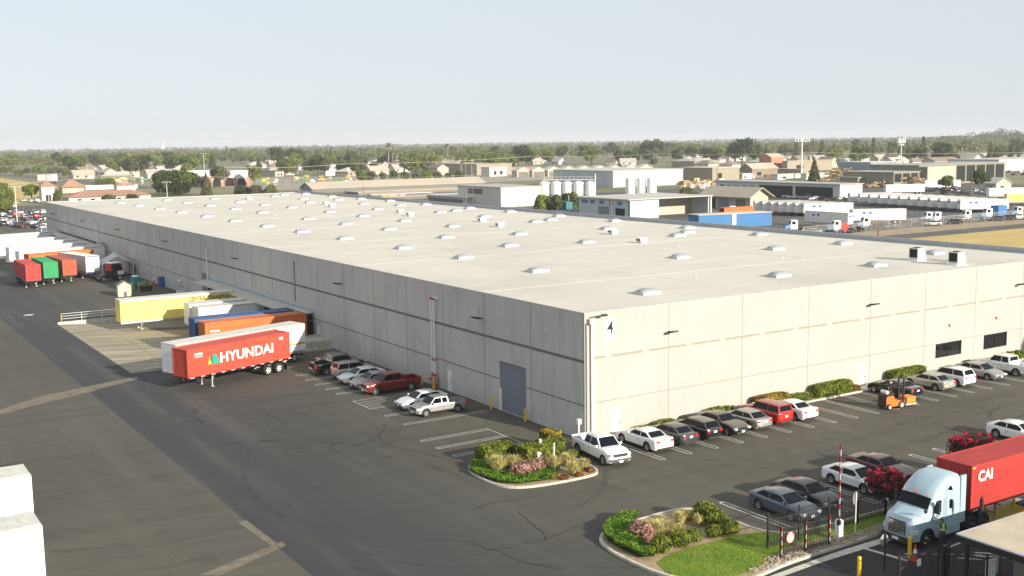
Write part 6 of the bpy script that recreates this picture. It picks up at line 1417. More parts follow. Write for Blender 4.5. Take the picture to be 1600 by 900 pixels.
# red roofed complex
bld('red_roof_building', 'long cream building with a brown tiled roof just beyond the far roof corner', 'building', (108, 318), 98, 236, 309, 'white', 'rred', 'hip', [('R', .1+.16*k, .15+.16*k, .2, .7, 'dark_in', 'window') for k in range(5)], rh=2.4, ov=.8)
bld('red_roof_building', 'cream pavilion with a hipped terracotta roof left of the long one', 'building', (98, 302), 93, 132, 293, 'cream', 'rred', 'hip', rh=3.6, ov=1.0)
bld('red_roof_building', 'small gabled terracotta roofed building beside the clipped round tree', 'building', (66, 314), 62, 86, 291, 'white', 'rred', 'hip', [('R', .3, .7, .0, .4, 'dark_in', 'door')], rh=2.2, ov=.8)
bld('low_building', 'long low white building behind the brown tiled one', 'building', (134, 297), 130, 215, 291, 'white', 'rwhite', 'flat', ov=.2)
bld('red_roof_building', 'far brown roofed wing behind the shrubs', 'building', (183, 300), 178, 212, 290, 'white', 'rred', 'hip', rh=2, ov=.6)
# sawmill sheds on the right
t, wx, ly, h_ = bld('mill_shed', 'tall khaki mill shed with dark open bays and a cream wall panel', 'shed', (1435, 290), 1359, 1570, 259, 'khaki', 'rm', 'flat', [('R', .0, .09, .0, .93, 'dark_in', 'open_bay'), ('R', .10, .41, .25, .93, 'cream', 'wall_panel')]+[('R', .42+.115*k, .52+.115*k, .10, .93, 'dark_in', 'open_bay') for k in range(5)], ov=.6)
bld('mill_shed', 'lower khaki mill shed with three open bays full of logs', 'shed', (1396, 293), 1317, 1436, 270, 'khaki', 'rm', 'flat', [('R', .03+.32*k, .30+.32*k, .35, .92, 'dark_in', 'open_bay') for k in range(3)]+[('L', .1, .3, 0, .35, 'door_g', 'door')], ov=.5)
bld('mill_annex', 'low flat khaki annex in front of the lower mill shed', 'shed', (1340, 292), 1312, 1362, 278, 'khaki', 'rtan', 'flat', ov=.5)
bld('warehouse_far', 'dark fronted flat warehouse left of the mill sheds', 'building', (1360, 268), 1312, 1400, 254, 'slate', 'rwhite', 'flat', ov=.3)
bld('warehouse_far', 'long pale roofed warehouse behind the mill at the right edge', 'building', (1560, 268), 1480, 1700, 250, 'bgrey', 'rpale', 'flat', ov=.3)
bld('cottage', 'small cream gabled cottage with dark windows among cars', 'house', (1556, 297), 1538, 1580, 287, 'cream', 'rgrey', 'gable', [('R', .3, .5, .2, .6, 'dark_in', 'window'), ('L', .3, .6, .2, .6, 'dark_in', 'window')], rh=2.2, ridge='y')
for (c_, lx, rx, top, wl_, rf, kd, l, rh) in [((1252, 275), 1200, 1262, 265, 'tan', 'rtan', 'flat', 'tan flat building left of the tall white mast', 2), ((1205, 268), 1186, 1224, 246, 'brick', 'rtan', 'gable', 'reddish gabled building among trees', 2.5), ((1230, 268), 1222, 1300, 252, 'tan', 'rtan', 'flat', 'tan two storey block beside the reddish gable', 2),
        ((1175, 277), 1156, 1215, 264, 'rbrown', 'rtan', 'gable', 'open barn with a tan gable roof in the lumber yard', 3), ((1160, 280), 1143, 1175, 272, 'white', 'rpale', 'flat', 'small white building left of the barn', 2), ((1113, 283), 1060, 1155, 263, 'tan', 'rpale', 'flat', 'long tan building with pale roof behind the silos', 2), ((1215, 281), 1205, 1252, 273, 'white', 'rpale', 'flat', 'white sided low shed behind the dock building', 2), ((1260, 281), 1252, 1296, 272, 'white', 'rwhite', 'flat', 'second white low shed behind the dock building', 2)]:
    bld('far_building', l, 'building', c_, lx, rx, top, wl_, rf, kd, [('R', .2, .35, .2, .6, 'dark_in', 'window')], rh=rh, ridge='x')
# row of gabled storage units beyond the factory
GU = 'row of pale gabled units beyond the factory'
for k in range(9):
    px = 800+k*24; bld('storage_unit', 'pale gabled unit in the long row beyond the factory, number %d from the left' % (k+1) if False else 'pale gabled unit in the long row beyond the factory, %s from the left' % ['first', 'second', 'third', 'fourth', 'fifth', 'sixth', 'seventh', 'eighth', 'ninth'][k], 'building', (px+8, 277-k*.6), px, px+28, 267-k*.6, 'cream', 'rpale', 'gable', [('R', .1, .9, 0, .8, 'reveal', 'opening')], rh=2.2, ridge='y', group=GU)
# other mid distance blocks: px corner, left, right, top
MID = [((690, 262), 668, 700, 254, 'white', 'rwhite', 'flat', 'white low building left of the tan hall among trees'), ((745, 274), 672, 800, 257, 'tan', 'rtan', 'flat', 'wide tan roofed hall behind the palms'), ((765, 276), 752, 792, 262, 'white', 'rpale', 'flat', 'white block right of the palm trunks'), ((800, 272), 782, 838, 261, 'brick', 'rdark', 'flat', 'reddish shop front with a dark canopy'),
       ((430, 276), 405, 445, 268, 'cream', 'rdark', 'flat', 'cream shop with dark awning right of the arcade'), ((450, 262), 432, 470, 250, 'cream', 'rtan', 'gable', 'cream gabled house group left of the market field'), ((500, 252), 470, 525, 245, 'tan', 'rpale', 'flat', 'pale flat roof among the trees above the market'), ((1300, 262), 1285, 1345, 254, 'white', 'rgrey', 'gable', 'grey roofed house cluster near the single fir'), ((1085, 262), 1050, 1125, 252, 'tan', 'rgrey', 'hip', 'grey hipped roof house among the trees'), ((1140, 252), 1122, 1165, 246, 'white', 'rpale', 'flat', 'low white roof within the tree belt'), ((1460, 262), 1440, 1500, 252, 'cream', 'rbrown', 'gable', 'cream house with a brown roof behind the mill'), ((1395, 262), 1380, 1420, 252, 'white', 'rpale', 'gable', 'bright white gable behind the mill roof'), ((325, 283), 0, 0, 0, '', '', '', '')]
for (c_, lx, rx, top, wl_, rf, kd, l) in MID:
    if wl_: bld('far_building', l, 'building', c_, lx, rx, top, wl_, rf, kd, [('R', .25, .4, .2, .6, 'dark_in', 'window'), ('R', .6, .75, .2, .6, 'dark_in', 'window')], rh=2.5)
# houses
def house_kit(w_, d_, h_, wall, roof, rh, hip=False):
    K = Kit(); b = MB(); b.box(-w_/2, w_/2, -d_/2, d_/2, 0, h_)
    if not hip: b.prism([(-d_/2, h_), (d_/2, h_), (0, h_+rh)], 'x', -w_/2, w_/2)
    K.add('wall', b, B[wall]); b = MB()
    if hip: b.add([(-w_/2-.6, -d_/2-.6, h_), (w_/2+.6, -d_/2-.6, h_), (w_/2+.6, d_/2+.6, h_), (-w_/2-.6, d_/2+.6, h_), (-w_/2+d_/2, 0, h_+rh), (w_/2-d_/2, 0, h_+rh)], [(0, 1, 5, 4), (1, 2, 5), (2, 3, 4, 5), (3, 0, 4), (3, 2, 1, 0)])
    else:
        for s in (-1, 1): b.prism([(s*(d_/2+.6), h_-.3), (0, h_+rh+.05), (0, h_+rh+.25), (s*(d_/2+.6), h_-.05)], 'x', -w_/2-.6, w_/2+.6)
    K.add('roof', b, B[roof])
    for x in (-w_*.3, w_*.1):
        for s in (-1, 1): b = MB(); b.box(x-.7, x+.7, s*(d_/2+.01), s*(d_/2+.05), 1.0, 2.2); K.add('window', b, M['glass_b'])
    b = MB(); b.box(w_*.25, w_*.42, -d_/2-.05, -d_/2-.01, 0, 2.2); K.add('garage_door', b, M['door_w'])
    b = MB(); b.box(w_*.2, w_*.2+.8, -.4, .4, h_, h_+rh+1); K.add('chimney', b, B['cream'])
    return K
HK = [house_kit(15, 10, 3.2, 'cream', 'rtan', 3), house_kit(17, 11, 3.2, 'white', 'rbrown', 3, True), house_kit(13, 9, 5.4, 'cream', 'rbrown', 2.6), house_kit(18, 12, 3.4, 'tan', 'rpale', 2.8, True), house_kit(14, 10, 3.0, 'white', 'rgrey', 3.2)]
HN = ['cream house with a tan gabled roof', 'white house with a brown hipped roof', 'two storey cream house with a brown roof', 'tan house with a pale hipped roof', 'white house with a grey gabled roof']
g = random.Random(21); used = []
ZN = [(100, 290, 266, 282, 19, 'left of the big dark tree'), (390, 700, 258, 276, 27, 'above the market sheds'), (700, 1060, 252, 262, 6, 'within the tree belt behind the factory'), (1060, 1600, 250, 264, 33, 'behind the lumber yard and mill')]
for (xa, xb, ya, yb, n, where) in ZN:
    k = 0; tries = 0
    while k < n and tries < 800:
        tries += 1; c = gp(g.uniform(xa, xb), g.uniform(ya, yb))
        if any((c-u).length < 24 for u in used): continue
        used.append(c); k += 1; i = g.randrange(5)
        HK[i].place('house', HN[i]+' '+where, 'house', (c.x, c.y, 0), g.choice((0, R(90), R(180), R(25), R(-30))), 'houses '+where)

# ---------------------------------------------------------------- depot yard: trailers, trucks, cars, fence
PT = van_trailer(14.6, (1.5, 2.8), False, 4.0); 
k_ = MB(); 
for s in (-1, 1):
    for x in (-2.6, -4.3): k_.box(x-.9, x-.1, s*1.277, s*1.285, 2.75, 3.35)
PT.add('emblem', k_, mat('depot_blue', (.04, .10, .38), .5))
k_ = MB(); k_.box(-14.66, -14.655, -.9, -.2, 2.9, 3.4); k_.box(-14.66, -14.655, .2, .9, 2.9, 3.4); k_.box(.006, .012, -.9, .9, 2.8, 3.4); PT.add('emblem', k_, bpy.data.materials['depot_blue'])
ORD = ['first', 'second', 'third', 'fourth', 'fifth', 'sixth', 'seventh', 'eighth', 'ninth', 'tenth', 'eleventh', 'twelfth']
ax = R(-33)
for i, px in enumerate((1178, 1190, 1203, 1215, 1228, 1241, 1254)):
    c = gp(px, 334+i*.7); PT.place('box_trailer', 'white box trailer with blue marks, %s from the left in the nearer depot row' % ORD[i], 'trailer', (c.x, c.y, 0), ax+math.pi, 'white trailers in the nearer depot row')
for i in range(12):
    px = 1326+i*15.6; c = gp(px, 319.5+i*1.15); PT.place('box_trailer', 'white box trailer with blue marks, %s from the left in the farther depot row' % ORD[i], 'trailer', (c.x, c.y, 0), ax+math.pi, 'white trailers in the farther depot row')
c = gp(1262, 352); PT.place('box_trailer', 'white trailer with a blue and red emblem standing apart in front of the rows', 'trailer', (c.x, c.y, 0), R(90), None, M['white_dirty'])
c = gp(1340, 352); PT.place('box_trailer', 'white trailer behind the white tractor unit near the red lamp post', 'trailer', (c.x+2, c.y+4, 0), R(150), None, M['white_dirty'])
for (px, py, l, m) in ((1556, 322, 'yellow trailer left of the gap at the right edge', 'yel'), (1597, 322, 'yellow trailer cut by the right edge', 'yel'), (1530, 312, 'white trailer behind the yellow one', 'wht2'), (1370, 305, 'low white trailer beside the far depot cars', 'wht2'), (1432, 297, 'white trailer parked in front of the mill logs', 'wht2')):
    c = gp(px, py); trl(PUP if m == 'yel' else VAN48, 'box_trailer', l, c.x+5, c.y, ax+math.pi, TR[m])
tc_ = Kit(); k = MB(); k.box(-3.6, 1.6, -.5, .5, .6, .9); tc_.add('chassis', k, M['black'])
k = MB(); k.prism([(-1.2, .7), (.6, .7), (.6, 1.9), (.35, 2.9), (-1.2, 2.95)], 'y', -1.1, 1.1); tc_.add('cab', k, M['white'])
k = MB(); k.prism([(.6, .7), (1.9, .7), (1.9, 1.4), (.6, 1.8)], 'y', -1.0, 1.0); tc_.add('hood', k, mat('hood_blue', (.16, .30, .48), .5)); k = MB(); k.add([(.615, -.9, 1.95), (.615, .9, 1.95), (.38, .9, 2.8), (.38, -.9, 2.8)], [(0, 1, 2, 3)]); tc_.add('windshield', k, M['glass'])
for s in (-1, 1): k = MB(); k.box(-.6, .25, s*1.1, s*1.115, 1.9, 2.65); tc_.add('side_window', k, M['glass'])
for y in (-.45, .45): k = MB(); k.box(-1.215, -1.202, y-.28, y+.28, 1.95, 2.6); tc_.add('rear_window', k, M['glass'])
for x in (1.1, -2.6):
    for s in (-1, 1): add_wheel(tc_, x, s*.95, .5, .4, M['rim_w'])
for i, (px, py, l) in enumerate(((1237, 362, 'white tractor unit half hidden by the warehouse roof edge'), (1304, 363, 'white tractor unit in front of the solitary white trailer'), (1350, 357, 'white tractor unit just left of the red lamp'), (1448, 348, 'white tractor unit, left of the close pair behind the wire fence'), (1461, 348, 'white tractor unit, right of the close pair behind the wire fence'), (1508, 345, 'white tractor unit behind the dark cars'), (1541, 342, 'white tractor unit with a blue bonnet beside the blue box'), (1589, 339, 'white tractor unit nearest the right edge'), (1142, 337, 'small white truck beside the orange container'))):
    c = gp(px, py); tc_.place('tractor_unit', l, 'truck', (c.x, c.y, 0), R(150), 'white tractor units of the depot')
c = gp(1560, 341); b = MB(); b.box(c.x-2, c.x+2, c.y-1.2, c.y+1.2, 0, 3.6); tag(b.build('storage_box', B['blue']), 'tall blue box behind the last depot trailer', 'box')
g = random.Random(31); cols = ['black', 'dkgrey', 'white', 'silver', 'grey', 'blue', 'steel', 'maroon', 'gold']
CN = dict(black='black', dkgrey='charcoal', white='white', silver='silver', grey='grey', blue='dark blue', steel='blue grey', maroon='maroon', gold='champagne', red='red', tan='tan')
def far_cars(lst, where, group, rz):
    for (px, py, col) in lst:
        c = gp(px, py); k = g.choice(('sedan', 'hatch', 'suv', 'sedan', 'coupe')); car(k, col, c.x, c.y, rz+g.uniform(-.1, .1), '%s car %s' % (CN[col], where), group)
far_cars([(1268, 366, 'silver'), (1292, 368, 'grey'), (1322, 364, 'grey'), (1335, 362, 'black'), (1368, 358, 'dkgrey'), (1385, 357, 'steel'), (1475, 350, 'black'), (1490, 350, 'dkgrey'), (1497, 346, 'black'), (1524, 346, 'steel'), (1556, 345, 'grey'), (1574, 344, 'dkgrey'), (1590, 343, 'silver'), (1440, 351, 'grey'), (1457, 353, 'silver')], 'parked along the wire fence of the depot', 'cars along the depot fence', R(150))
far_cars([(1232, 309, 'white'), (1240, 310, 'white'), (1258, 311, 'silver'), (1272, 313, 'white'), (1282, 313, 'black'), (1300, 314, 'black'), (1312, 313, 'white'), (1320, 315, 'dkgrey'), (1330, 314, 'silver')], 'in front of the long dock building', 'cars in front of the dock building', R(150))
far_cars([(1410+ i*9, 296+ (i % 3)*1.5, g.choice(cols)) for i in range(10)] + [(1495+i*9, 301+(i % 3)*1.5, g.choice(cols)) for i in range(11)], 'in the far car park below the mill', 'cars in the car park below the mill', R(60))
far_cars([(1576+i*8, 270+(i % 2)*4, g.choice(cols)) for i in range(4)], 'behind the mill at the right edge', 'cars behind the mill', R(60))
# employee car park beyond the far end of the warehouse
LOT = [(3, 331, 'white'), (14, 333, 'blue'), (22, 331, 'black'), (30, 334, 'white'), (39, 333, 'dkgrey'), (48, 336, 'blue'), (55, 334, 'white'), (66, 334, 'white'), (4, 338, 'white'), (14, 340, 'silver'), (25, 340, 'red'), (37, 339, 'white'), (47, 340, 'blue'), (55, 340, 'red'), (4, 347, 'white'), (15, 346, 'gold'), (40, 344, 'dkgrey'), (61, 345, 'black'), (68, 344, 'white'), (3, 353, 'black'), (12, 351, 'white'), (22, 354, 'white'), (31, 356, 'black'), (49, 351, 'white'), (64, 350, 'white'), (66, 354, 'silver'), (65, 358, 'gold'), (67, 363, 'white'), (68, 368, 'steel'), (56, 356, 'grey'), (8, 322, 'silver'), (20, 324, 'white'), (48, 316, 'white'), (36, 315, 'white'), (58, 317, 'silver'), (70, 373, 'steel')]
for i, (px, py, col) in enumerate(LOT):
    c = gp(px, py); k = ('sedan', 'suv', 'hatch', 'sedan', 'pickup', 'coupe')[i % 6]
    row = 'front' if py > 342 else 'middle' if py > 330 else 'back'
    car(k, col, c.x, c.y, R(100 if i % 3 else -80)+g.uniform(-.08, .08), '%s %s in the %s rows of the far left car park' % (CN[col], {'pickup': 'pickup', 'suv': 'suv', 'hatch': 'hatchback'}.get(k, 'car'), row), 'cars in the far left car park', 'pickup truck' if k == 'pickup' else 'car', 'parked_car')
c = gp(63, 287); trl(PUP, 'box_truck', 'white box truck driving on the far road at the left', c.x, c.y, R(120), TR['wht2'], cat='truck', sc=1.6)
# chain link fence of the depot
fm = bpy.data.materials.new('chain_link'); fm.use_nodes = True; N, L = nodes(fm)
tr = N.new('ShaderNodeBsdfTransparent'); mx = N.new('ShaderNodeMixShader'); mx.inputs[0].default_value = .10; N['Principled BSDF'].inputs['Base Color'].default_value = (.40, .40, .38, 1); L.new(tr.outputs[0], mx.inputs[1]); L.new(N['Principled BSDF'].outputs[0], mx.inputs[2]); L.new(mx.outputs[0], N['Material Output'].inputs[0])
t = thing('wire_fence', 'chain link fence along the dirt verge of the depot yard', 'fence', (150, 115.8, 0)); b = MB(); b.box(0, 260, -.01, .01, .1, 2.2); b.build('mesh_panel', fm, t); 
for k in range(60): b = MB(); b.cyl((k*4.4, 0, 0), (k*4.4, 0, 2.4), .06, 5); b.build('post', M['steel'], t)
b = MB(); b.cyl((0, 0, 2.25), (260, 0, 2.25), .04, 4); b.build('rail', M['steel'], t)
b = MB(); 
for (px, py) in ((1370, 372),):
    c = gp(px, py); t = thing('warning_sign', 'bright red diamond sign on a small post by the dirt verge', 'sign', (c.x-4, c.y+6, 0)); b.cyl((0, 0, 0), (0, 0, 3.4), .06, 5); b.build('post', M['steel'], t); b = MB(); b.prism([(-1.0, 2.4), (0, 1.2), (1.0, 2.4), (0, 3.8)], 'y', -.08, -.03); s_ = b.build('sign_plate', M['red_far'], t); t.rotation_euler.z = R(-30)
# poles and masts
def pole(px, py, top, label, name='utility_pole', cat='pole', r=.16, arms=1, m='wood_pole', group=None, lamp=False):
    c = gp(px, py); h_ = height(c, top); t = thing(name, label, cat, (c.x, c.y, 0), 0, group); b = MB(); b.cyl((0, 0, 0), (0, 0, h_), r, 6, r*.7); b.build('post', M[m], t)
    if arms and not lamp:
        for k in range(arms): b = MB(); b.cbox((0, 0, h_-.6-k*1.1), (2.6, .14, .14), rz=R(-30)); b.build('crossarm', M[m], t)
    if lamp: 
        b = MB(); d = Vector((.84, -.54, 0)); b.cyl(-d*1.3+Z3*h_, d*1.3+Z3*h_, .06, 5); b.build('arm', M[m], t)
        for s in (-1, 1): b = MB(); b.cbox(d*1.5*s+Z3*h_, (.9, .45, .18), rz=R(-33)); b.build('lamp_head', M[m], t)
    return c, h_
PL = [(1372, 373, 345, 'wooden pole rising just beyond the warehouse roof beside the red sign', .2, 1), (1517, 315, 267, 'wooden pole in front of the dark bays of the mill', .2, 0), (955, 350, 313, 'wooden pole in front of the depot wall with blue marks', .2, 1), (727, 322, 301, 'short wooden pole beside the factory annex', .2, 0), (739, 324, 292, 'wooden pole in front of the factory gable sign', .18, 0), (568, 310, 290, 'wooden pole behind the long sheds, left', .16, 0), (352, 300, 255, 'wooden pole in front of the arcade building', .2, 1), (73, 290, 262, 'wooden pole beside the far road, right', .2, 1), (50, 287, 263, 'pale pole beside the far road, middle', .2, 1), (28, 284, 261, 'wooden pole beside the far road, left', .2, 1), (208, 292, 265, 'wooden pole before the green market stalls', .2, 1), (115, 285, 268, 'wooden pole behind the terracotta roofs', .18, 1), (457, 292, 262, 'thin pole in front of the market field', .16, 0), (1120, 300, 258, 'wooden pole left of the dock building', .2, 1), (1036, 262, 240, 'wooden pole among the trees behind the factory', .2, 1), (930, 272, 245, 'wooden pole at the gabled units', .2, 1), (1255, 262, 238, 'wooden pole within the tree belt', .2, 1), (1420, 262, 236, 'wooden pole behind the mill', .2, 1)]
pp = {}
for (px, py, top, l, r_, a) in PL: pp[px] = pole(px, py, top, l, r=r_, arms=a, group='utility poles')
pole(27, 347, 292, 'tall white lamp post in the far left car park', 'lamp_post', 'lamp post', .14, m='rail_w', lamp=True); pole(77, 322, 295, 'white lamp post at the far corner of the warehouse', 'lamp_post', 'lamp post', .12, m='rail_w', lamp=True); pole(195, 312, 285, 'white lamp post in front of the long terracotta building', 'lamp_post', 'lamp post', .12, m='rail_w', lamp=True); pole(262, 318, 284.5, 'white lamp post in front of the big dark tree', 'lamp_post', 'lamp post', .14, m='rail_w', lamp=True)
pole(320, 283, 240, 'white mast rising above the arcade roof', 'lamp_post', 'lamp post', .16, m='rail_w', lamp=True); pole(889, 335, 305, 'slender white pole beside the teal container', 'flag_pole', 'pole', .10, 0, 'rail_w')
c, h_ = pole(1252, 280, 216, 'tall white lattice topped mast left of centre in the lumber yard', 'antenna_mast', 'mast', .55, 0, 'rail_w')
t = [o for o in bpy.data.objects if o.get('label', '').startswith('tall white lattice')][0]
for z in (.2, 1.8): b = MB(); b.cyl((-3.4, 2.2, h_-z), (3.4, -2.2, h_-z), .16, 5); b.build('crossbar', M['rail_w'], t)
for k in range(6): b = MB(); q = -3.2+k*1.28; b.cbox((q, -q*.64, h_-.6), (.5, .5, 2.4)); b.build('antenna', M['rail_w'], t)
c, h_ = pole(1407, 264, 217, 'tall white cell mast above the mill roof', 'antenna_mast', 'mast', .45, 0, 'rail_w')
t = [o for o in bpy.data.objects if o.get('label', '').startswith('tall white cell')][0]
for k in range(6): b = MB(); a = k*1.047; b.cbox((math.cos(a)*2.2, math.sin(a)*2.2, h_-1.4), (.8, .8, 3.2)); b.build('antenna', M['rail_w'], t)
b = MB(); b.cyl((0, 0, h_-4.5), (0, 0, h_-3.7), 2.6, 8, 1.6); b.build('collar', M['rail_w'], t)
c = gp(255, 236.5); h_ = height(c, 222); b = MB(); b.cyl((c.x, c.y, 0), (c.x, c.y, h_), 6, 8, 5); tag(b.build('water_tower', B['white']), 'distant pale tower on the skyline at the left', 'tower')
# overhead lines
def wire(pts, label, sag=1.2, r=.07):
    b = MB()
    for (A, Bq) in zip(pts, pts[1:]):
        q = [A.lerp(Bq, k/10)-Z3*(sag*4*(k/10)*(1-k/10)) for k in range(11)]; b.tube(q, r, 4)
    tag(b.build('overhead_line', M['wire']), label, 'power line', 'overhead power lines')
def hp(px, py, gy): c = gp(px, gy); return Vector((c.x, c.y, height(c, py)))
wire([hp(-20, 300-10, 300), hp(208, 268, 292), hp(352, 261, 300), hp(540, 256, 292), hp(830, 244, 278), hp(1036, 240, 276), hp(1255, 238, 276), hp(1640, 237, 272)], 'long overhead line crossing the whole middle distance', 1.0, .11)
wire([hp(330, 275.5, 300), hp(457, 277, 292), hp(560, 276, 292), hp(760, 272, 290)], 'lower overhead line above the market field', .8, .08)
# logs and lumber heaps
for (px, py, w_, h_, l, n) in ((1318, 283, 13, 6.5, 'brown heap of logs left of the khaki mill shed', 130), (1412, 292, 17, 4.2, 'pale heap of logs in the open bays of the mill', 150), (1300, 276, 9, 3.5, 'smaller heap of logs beside the single fir', 60)):
    c = gp(px, py); b = MB(); g = random.Random(px); 
    for k in range(n):
        x = g.uniform(-w_, w_); hh = h_*(1-(x/w_)**2)*g.random(); y = g.uniform(-4, 4)*(1-hh/h_*.7); a = g.uniform(0, 3.14); e = g.uniform(-.25, .25); d = Vector((math.cos(a), math.sin(a), e))*g.uniform(1.2, 2.6); P0 = Vector((x*.84+y*.54, -x*.54+y*.84, hh+.3)); b.cyl(P0-d, P0+d, g.uniform(.18, .4), 5, mi=g.randrange(2))
    o = b.build('log_heap', [mat('log_a%d' % px, (.42, .30, .17), .9), mat('log_b%d' % px, (.27, .18, .10), .9)]); o.location = (c.x, c.y, 0); tag(o, l, 'log heap', kind='stuff')
# lumber yard stacks and market stalls
g = random.Random(41)
for (xa, xb, ya, yb, n, cs_, nm, l, gr) in ((1062, 1130, 281, 296, 34, ('wood', 'white', 'wood2'), 'lumber_stack', 'stack of timber in the lumber yard behind the dock building', 'stacks in the lumber yard'), (1130, 1320, 268, 279, 36, ('wood', 'wood2', 'white', 'brick'), 'lumber_stack', 'stack of material in the open yard left of the mill', 'stacks in the upper yard'), (395, 560, 280, 290, 44, ('green', 'wood2', 'yellow', 'white'), 'market_stall', 'small colourful stall or plant table in the outdoor market', 'stalls of the outdoor market'), (170, 250, 281, 289, 26, ('green', 'yellow', 'white'), 'market_stall', 'small green or yellow stall left of the big dark tree', 'stalls beside the big tree')):
    pal = dict(wood=(.50, .36, .20), wood2=(.36, .25, .14), white=(.72, .70, .66), brick=(.38, .17, .11), green=(.08, .24, .08), yellow=(.66, .50, .08))
    for k in range(n):
        c = gp(g.uniform(xa, xb), g.uniform(ya, yb)); col = g.choice(cs_); m = bpy.data.materials.get('stack_'+col) or bm_('stack_'+col, pal[col], .2); b = MB(); w_, d_, h_ = g.uniform(1.2, 3.6), g.uniform(1.2, 2.6), g.uniform(.8, 2.4)
        if nm == 'market_stall': b.prism([(-d_/2, h_*.8), (d_/2, h_*.8), (0, h_*1.25)], 'x', -w_/2, w_/2); [b.box(sx*w_*.45-.05, sx*w_*.45+.05, sy*d_*.4-.05, sy*d_*.4+.05, 0, h_*.8) for sx in (-1, 1) for sy in (-1, 1)]; b.box(-w_*.4, w_*.4, -d_*.35, d_*.35, .5, .6)
        else:
            for q in range(4): b.box(-w_/2+g.uniform(-.1, .1), w_/2+g.uniform(-.1, .1), -d_/2, d_/2, q*h_/4+.06, (q+1)*h_/4)
        o = b.build(nm, m); o.location = (c.x, c.y, 0); o.rotation_euler.z = g.uniform(0, 3.1); tag(o, {'wood': 'light brown ', 'wood2': 'dark brown ', 'white': 'white ', 'brick': 'brick red ', 'green': 'green ', 'yellow': 'yellow '}[col]+l.replace('small colourful ', '').replace('small green or yellow ', ''), 'stack' if 'stack' in nm else 'stall', gr)

# ---------------------------------------------------------------- trees
def crown_lumps(g, R_, H_, n=9, squash=1.0):
    L = [(0, 0, H_*.62, R_*.62, R_*.62, H_*.34)]
    for _ in range(n):
        a = g.uniform(0, 6.28); q = g.uniform(.3, .72)*R_; z = g.uniform(.38, .82)*H_; s = g.uniform(.26, .46)*R_; L.append((math.cos(a)*q*(1.25-z/H_*.6), math.sin(a)*q*(1.25-z/H_*.6), z, s, s, s*g.uniform(.6, .95)*squash))
    return L
class TK:
    def __init__(s, kind, mats, R_, H_, seed, n=1500, leaf_=.5):
        g = random.Random(seed); s.k = Kit(); s.H = H_
        if kind == 'fir': L = [(0, 0, H_*(.14+.80*i/9), R_*(1-.92*i/9), R_*(1-.92*i/9), H_*.075) for i in range(10)]
        elif kind == 'column': L = [(g.uniform(-.2, .2), g.uniform(-.2, .2), H_*(.2+.7*i/6), R_*(1-.6*abs(i/6-.3)), R_*(1-.6*abs(i/6-.3)), H_*.11) for i in range(7)]
        else: L = crown_lumps(g, R_, H_, 11)
        s.k.add('crown', blob_mesh('crown', mats, L, n, leaf_, seed, core=False), None); s.k.add('trunk', trunk_mb(H_*.8 if kind != 'round' else H_*.6, R_*.07+.08, seed, 5), M['bark'])
def palm_kit(seed, H_, R_=2.3, skirt=True):
    g = random.Random(seed); K = Kit(); b = MB(); lean = g.uniform(-.6, .6)
    for i in range(6): b.cyl((lean*(i/6)**2, 0, H_*i/6), (lean*((i+1)/6)**2, 0, H_*(i+1)/6), .34-.02*i, 7, .32-.02*i)
    K.add('trunk', b, M['palm_bark']); b = MB()
    for k in range(34):
        a = g.uniform(0, 6.28); up = g.uniform(-.7, 1.1); prev = Vector((lean, 0, H_)); d = Vector((math.cos(a)*math.cos(up), math.sin(a)*math.cos(up), math.sin(up))); sd_ = Vector((-math.sin(a), math.cos(a), 0)); mi = 0 if up > 0 else 2; mi = g.choice((0, 1)) if up > -.1 else 2
        for j in range(4):
            nx = prev+d*R_/4; w0, w1 = .42*(1 if j else .3), .42*(1-(j+1)/5)
            b.add([prev-sd_*w0, prev+sd_*w0, nx+sd_*w1, nx-sd_*w1], [(0, 1, 2, 3)], mi); prev = nx; d = (d-Vector((0, 0, .35))).normalized()
    K.add('crown', b, [LEAF_O[0], LEAF_O[1], mat('dead_frond%d' % seed, (.30, .22, .12), .9)])
    if skirt: b = MB(); b.cyl((lean*.9, 0, H_*.84), (lean, 0, H_*.99), .38, 8, .8); K.add('dead_skirt', b, bpy.data.materials['dead_frond%d' % seed])
    return K
TT = dict(mid=[TK('round', LEAF, 5.2, 9.5, 201, 1700, .55), TK('round', LEAF, 6.0, 11, 202, 1900, .6), TK('round', LEAF, 4.4, 9, 203, 1400, .55)], dark=[TK('round', LEAF_D, 5.6, 11.5, 204, 1900, .6), TK('round', LEAF_D, 4.8, 10, 205, 1600, .55)],
          olive=[TK('round', LEAF_O, 5.0, 10, 206, 1600, .55), TK('round', LEAF_O, 4.0, 8, 207, 1300, .5)], fir=[TK('fir', LEAF_D, 3.0, 13, 208, 1300, .5)], column=[TK('column', LEAF_D, 1.7, 13, 209, 1000, .45), TK('column', LEAF_O, 1.5, 12, 210, 900, .45)])
PK = [palm_kit(301, 13), palm_kit(302, 16, 2.1), palm_kit(303, 10, 2.4, False)]
TN = dict(mid='mid green broadleaf tree', dark='dark green broadleaf tree', olive='olive green tree', fir='dark conifer', column='tall narrow cypress', palm='palm tree with a bare trunk')
g = random.Random(77)
def tree(kind, c, label, group=None, h=None, cat='tree'):
    if kind == 'palm': k = g.choice(PK); K_ = k; H0 = {PK[0]: 14, PK[1]: 17, PK[2]: 11}[k]
    else: k = g.choice(TT[kind]); K_ = k.k; H0 = k.H
    s = (h/H0) if h else g.uniform(1.1, 1.75); return K_.place({'fir': 'conifer_tree', 'palm': 'palm_tree', 'column': 'cypress_tree'}.get(kind, 'broadleaf_tree'), label, cat, (c.x, c.y, -.05), g.uniform(0, 6.28), group, None, s)
def ptree(kind, px, base, top, label): c = gp(px, base); tree(kind, c, label, None, height(c, top))
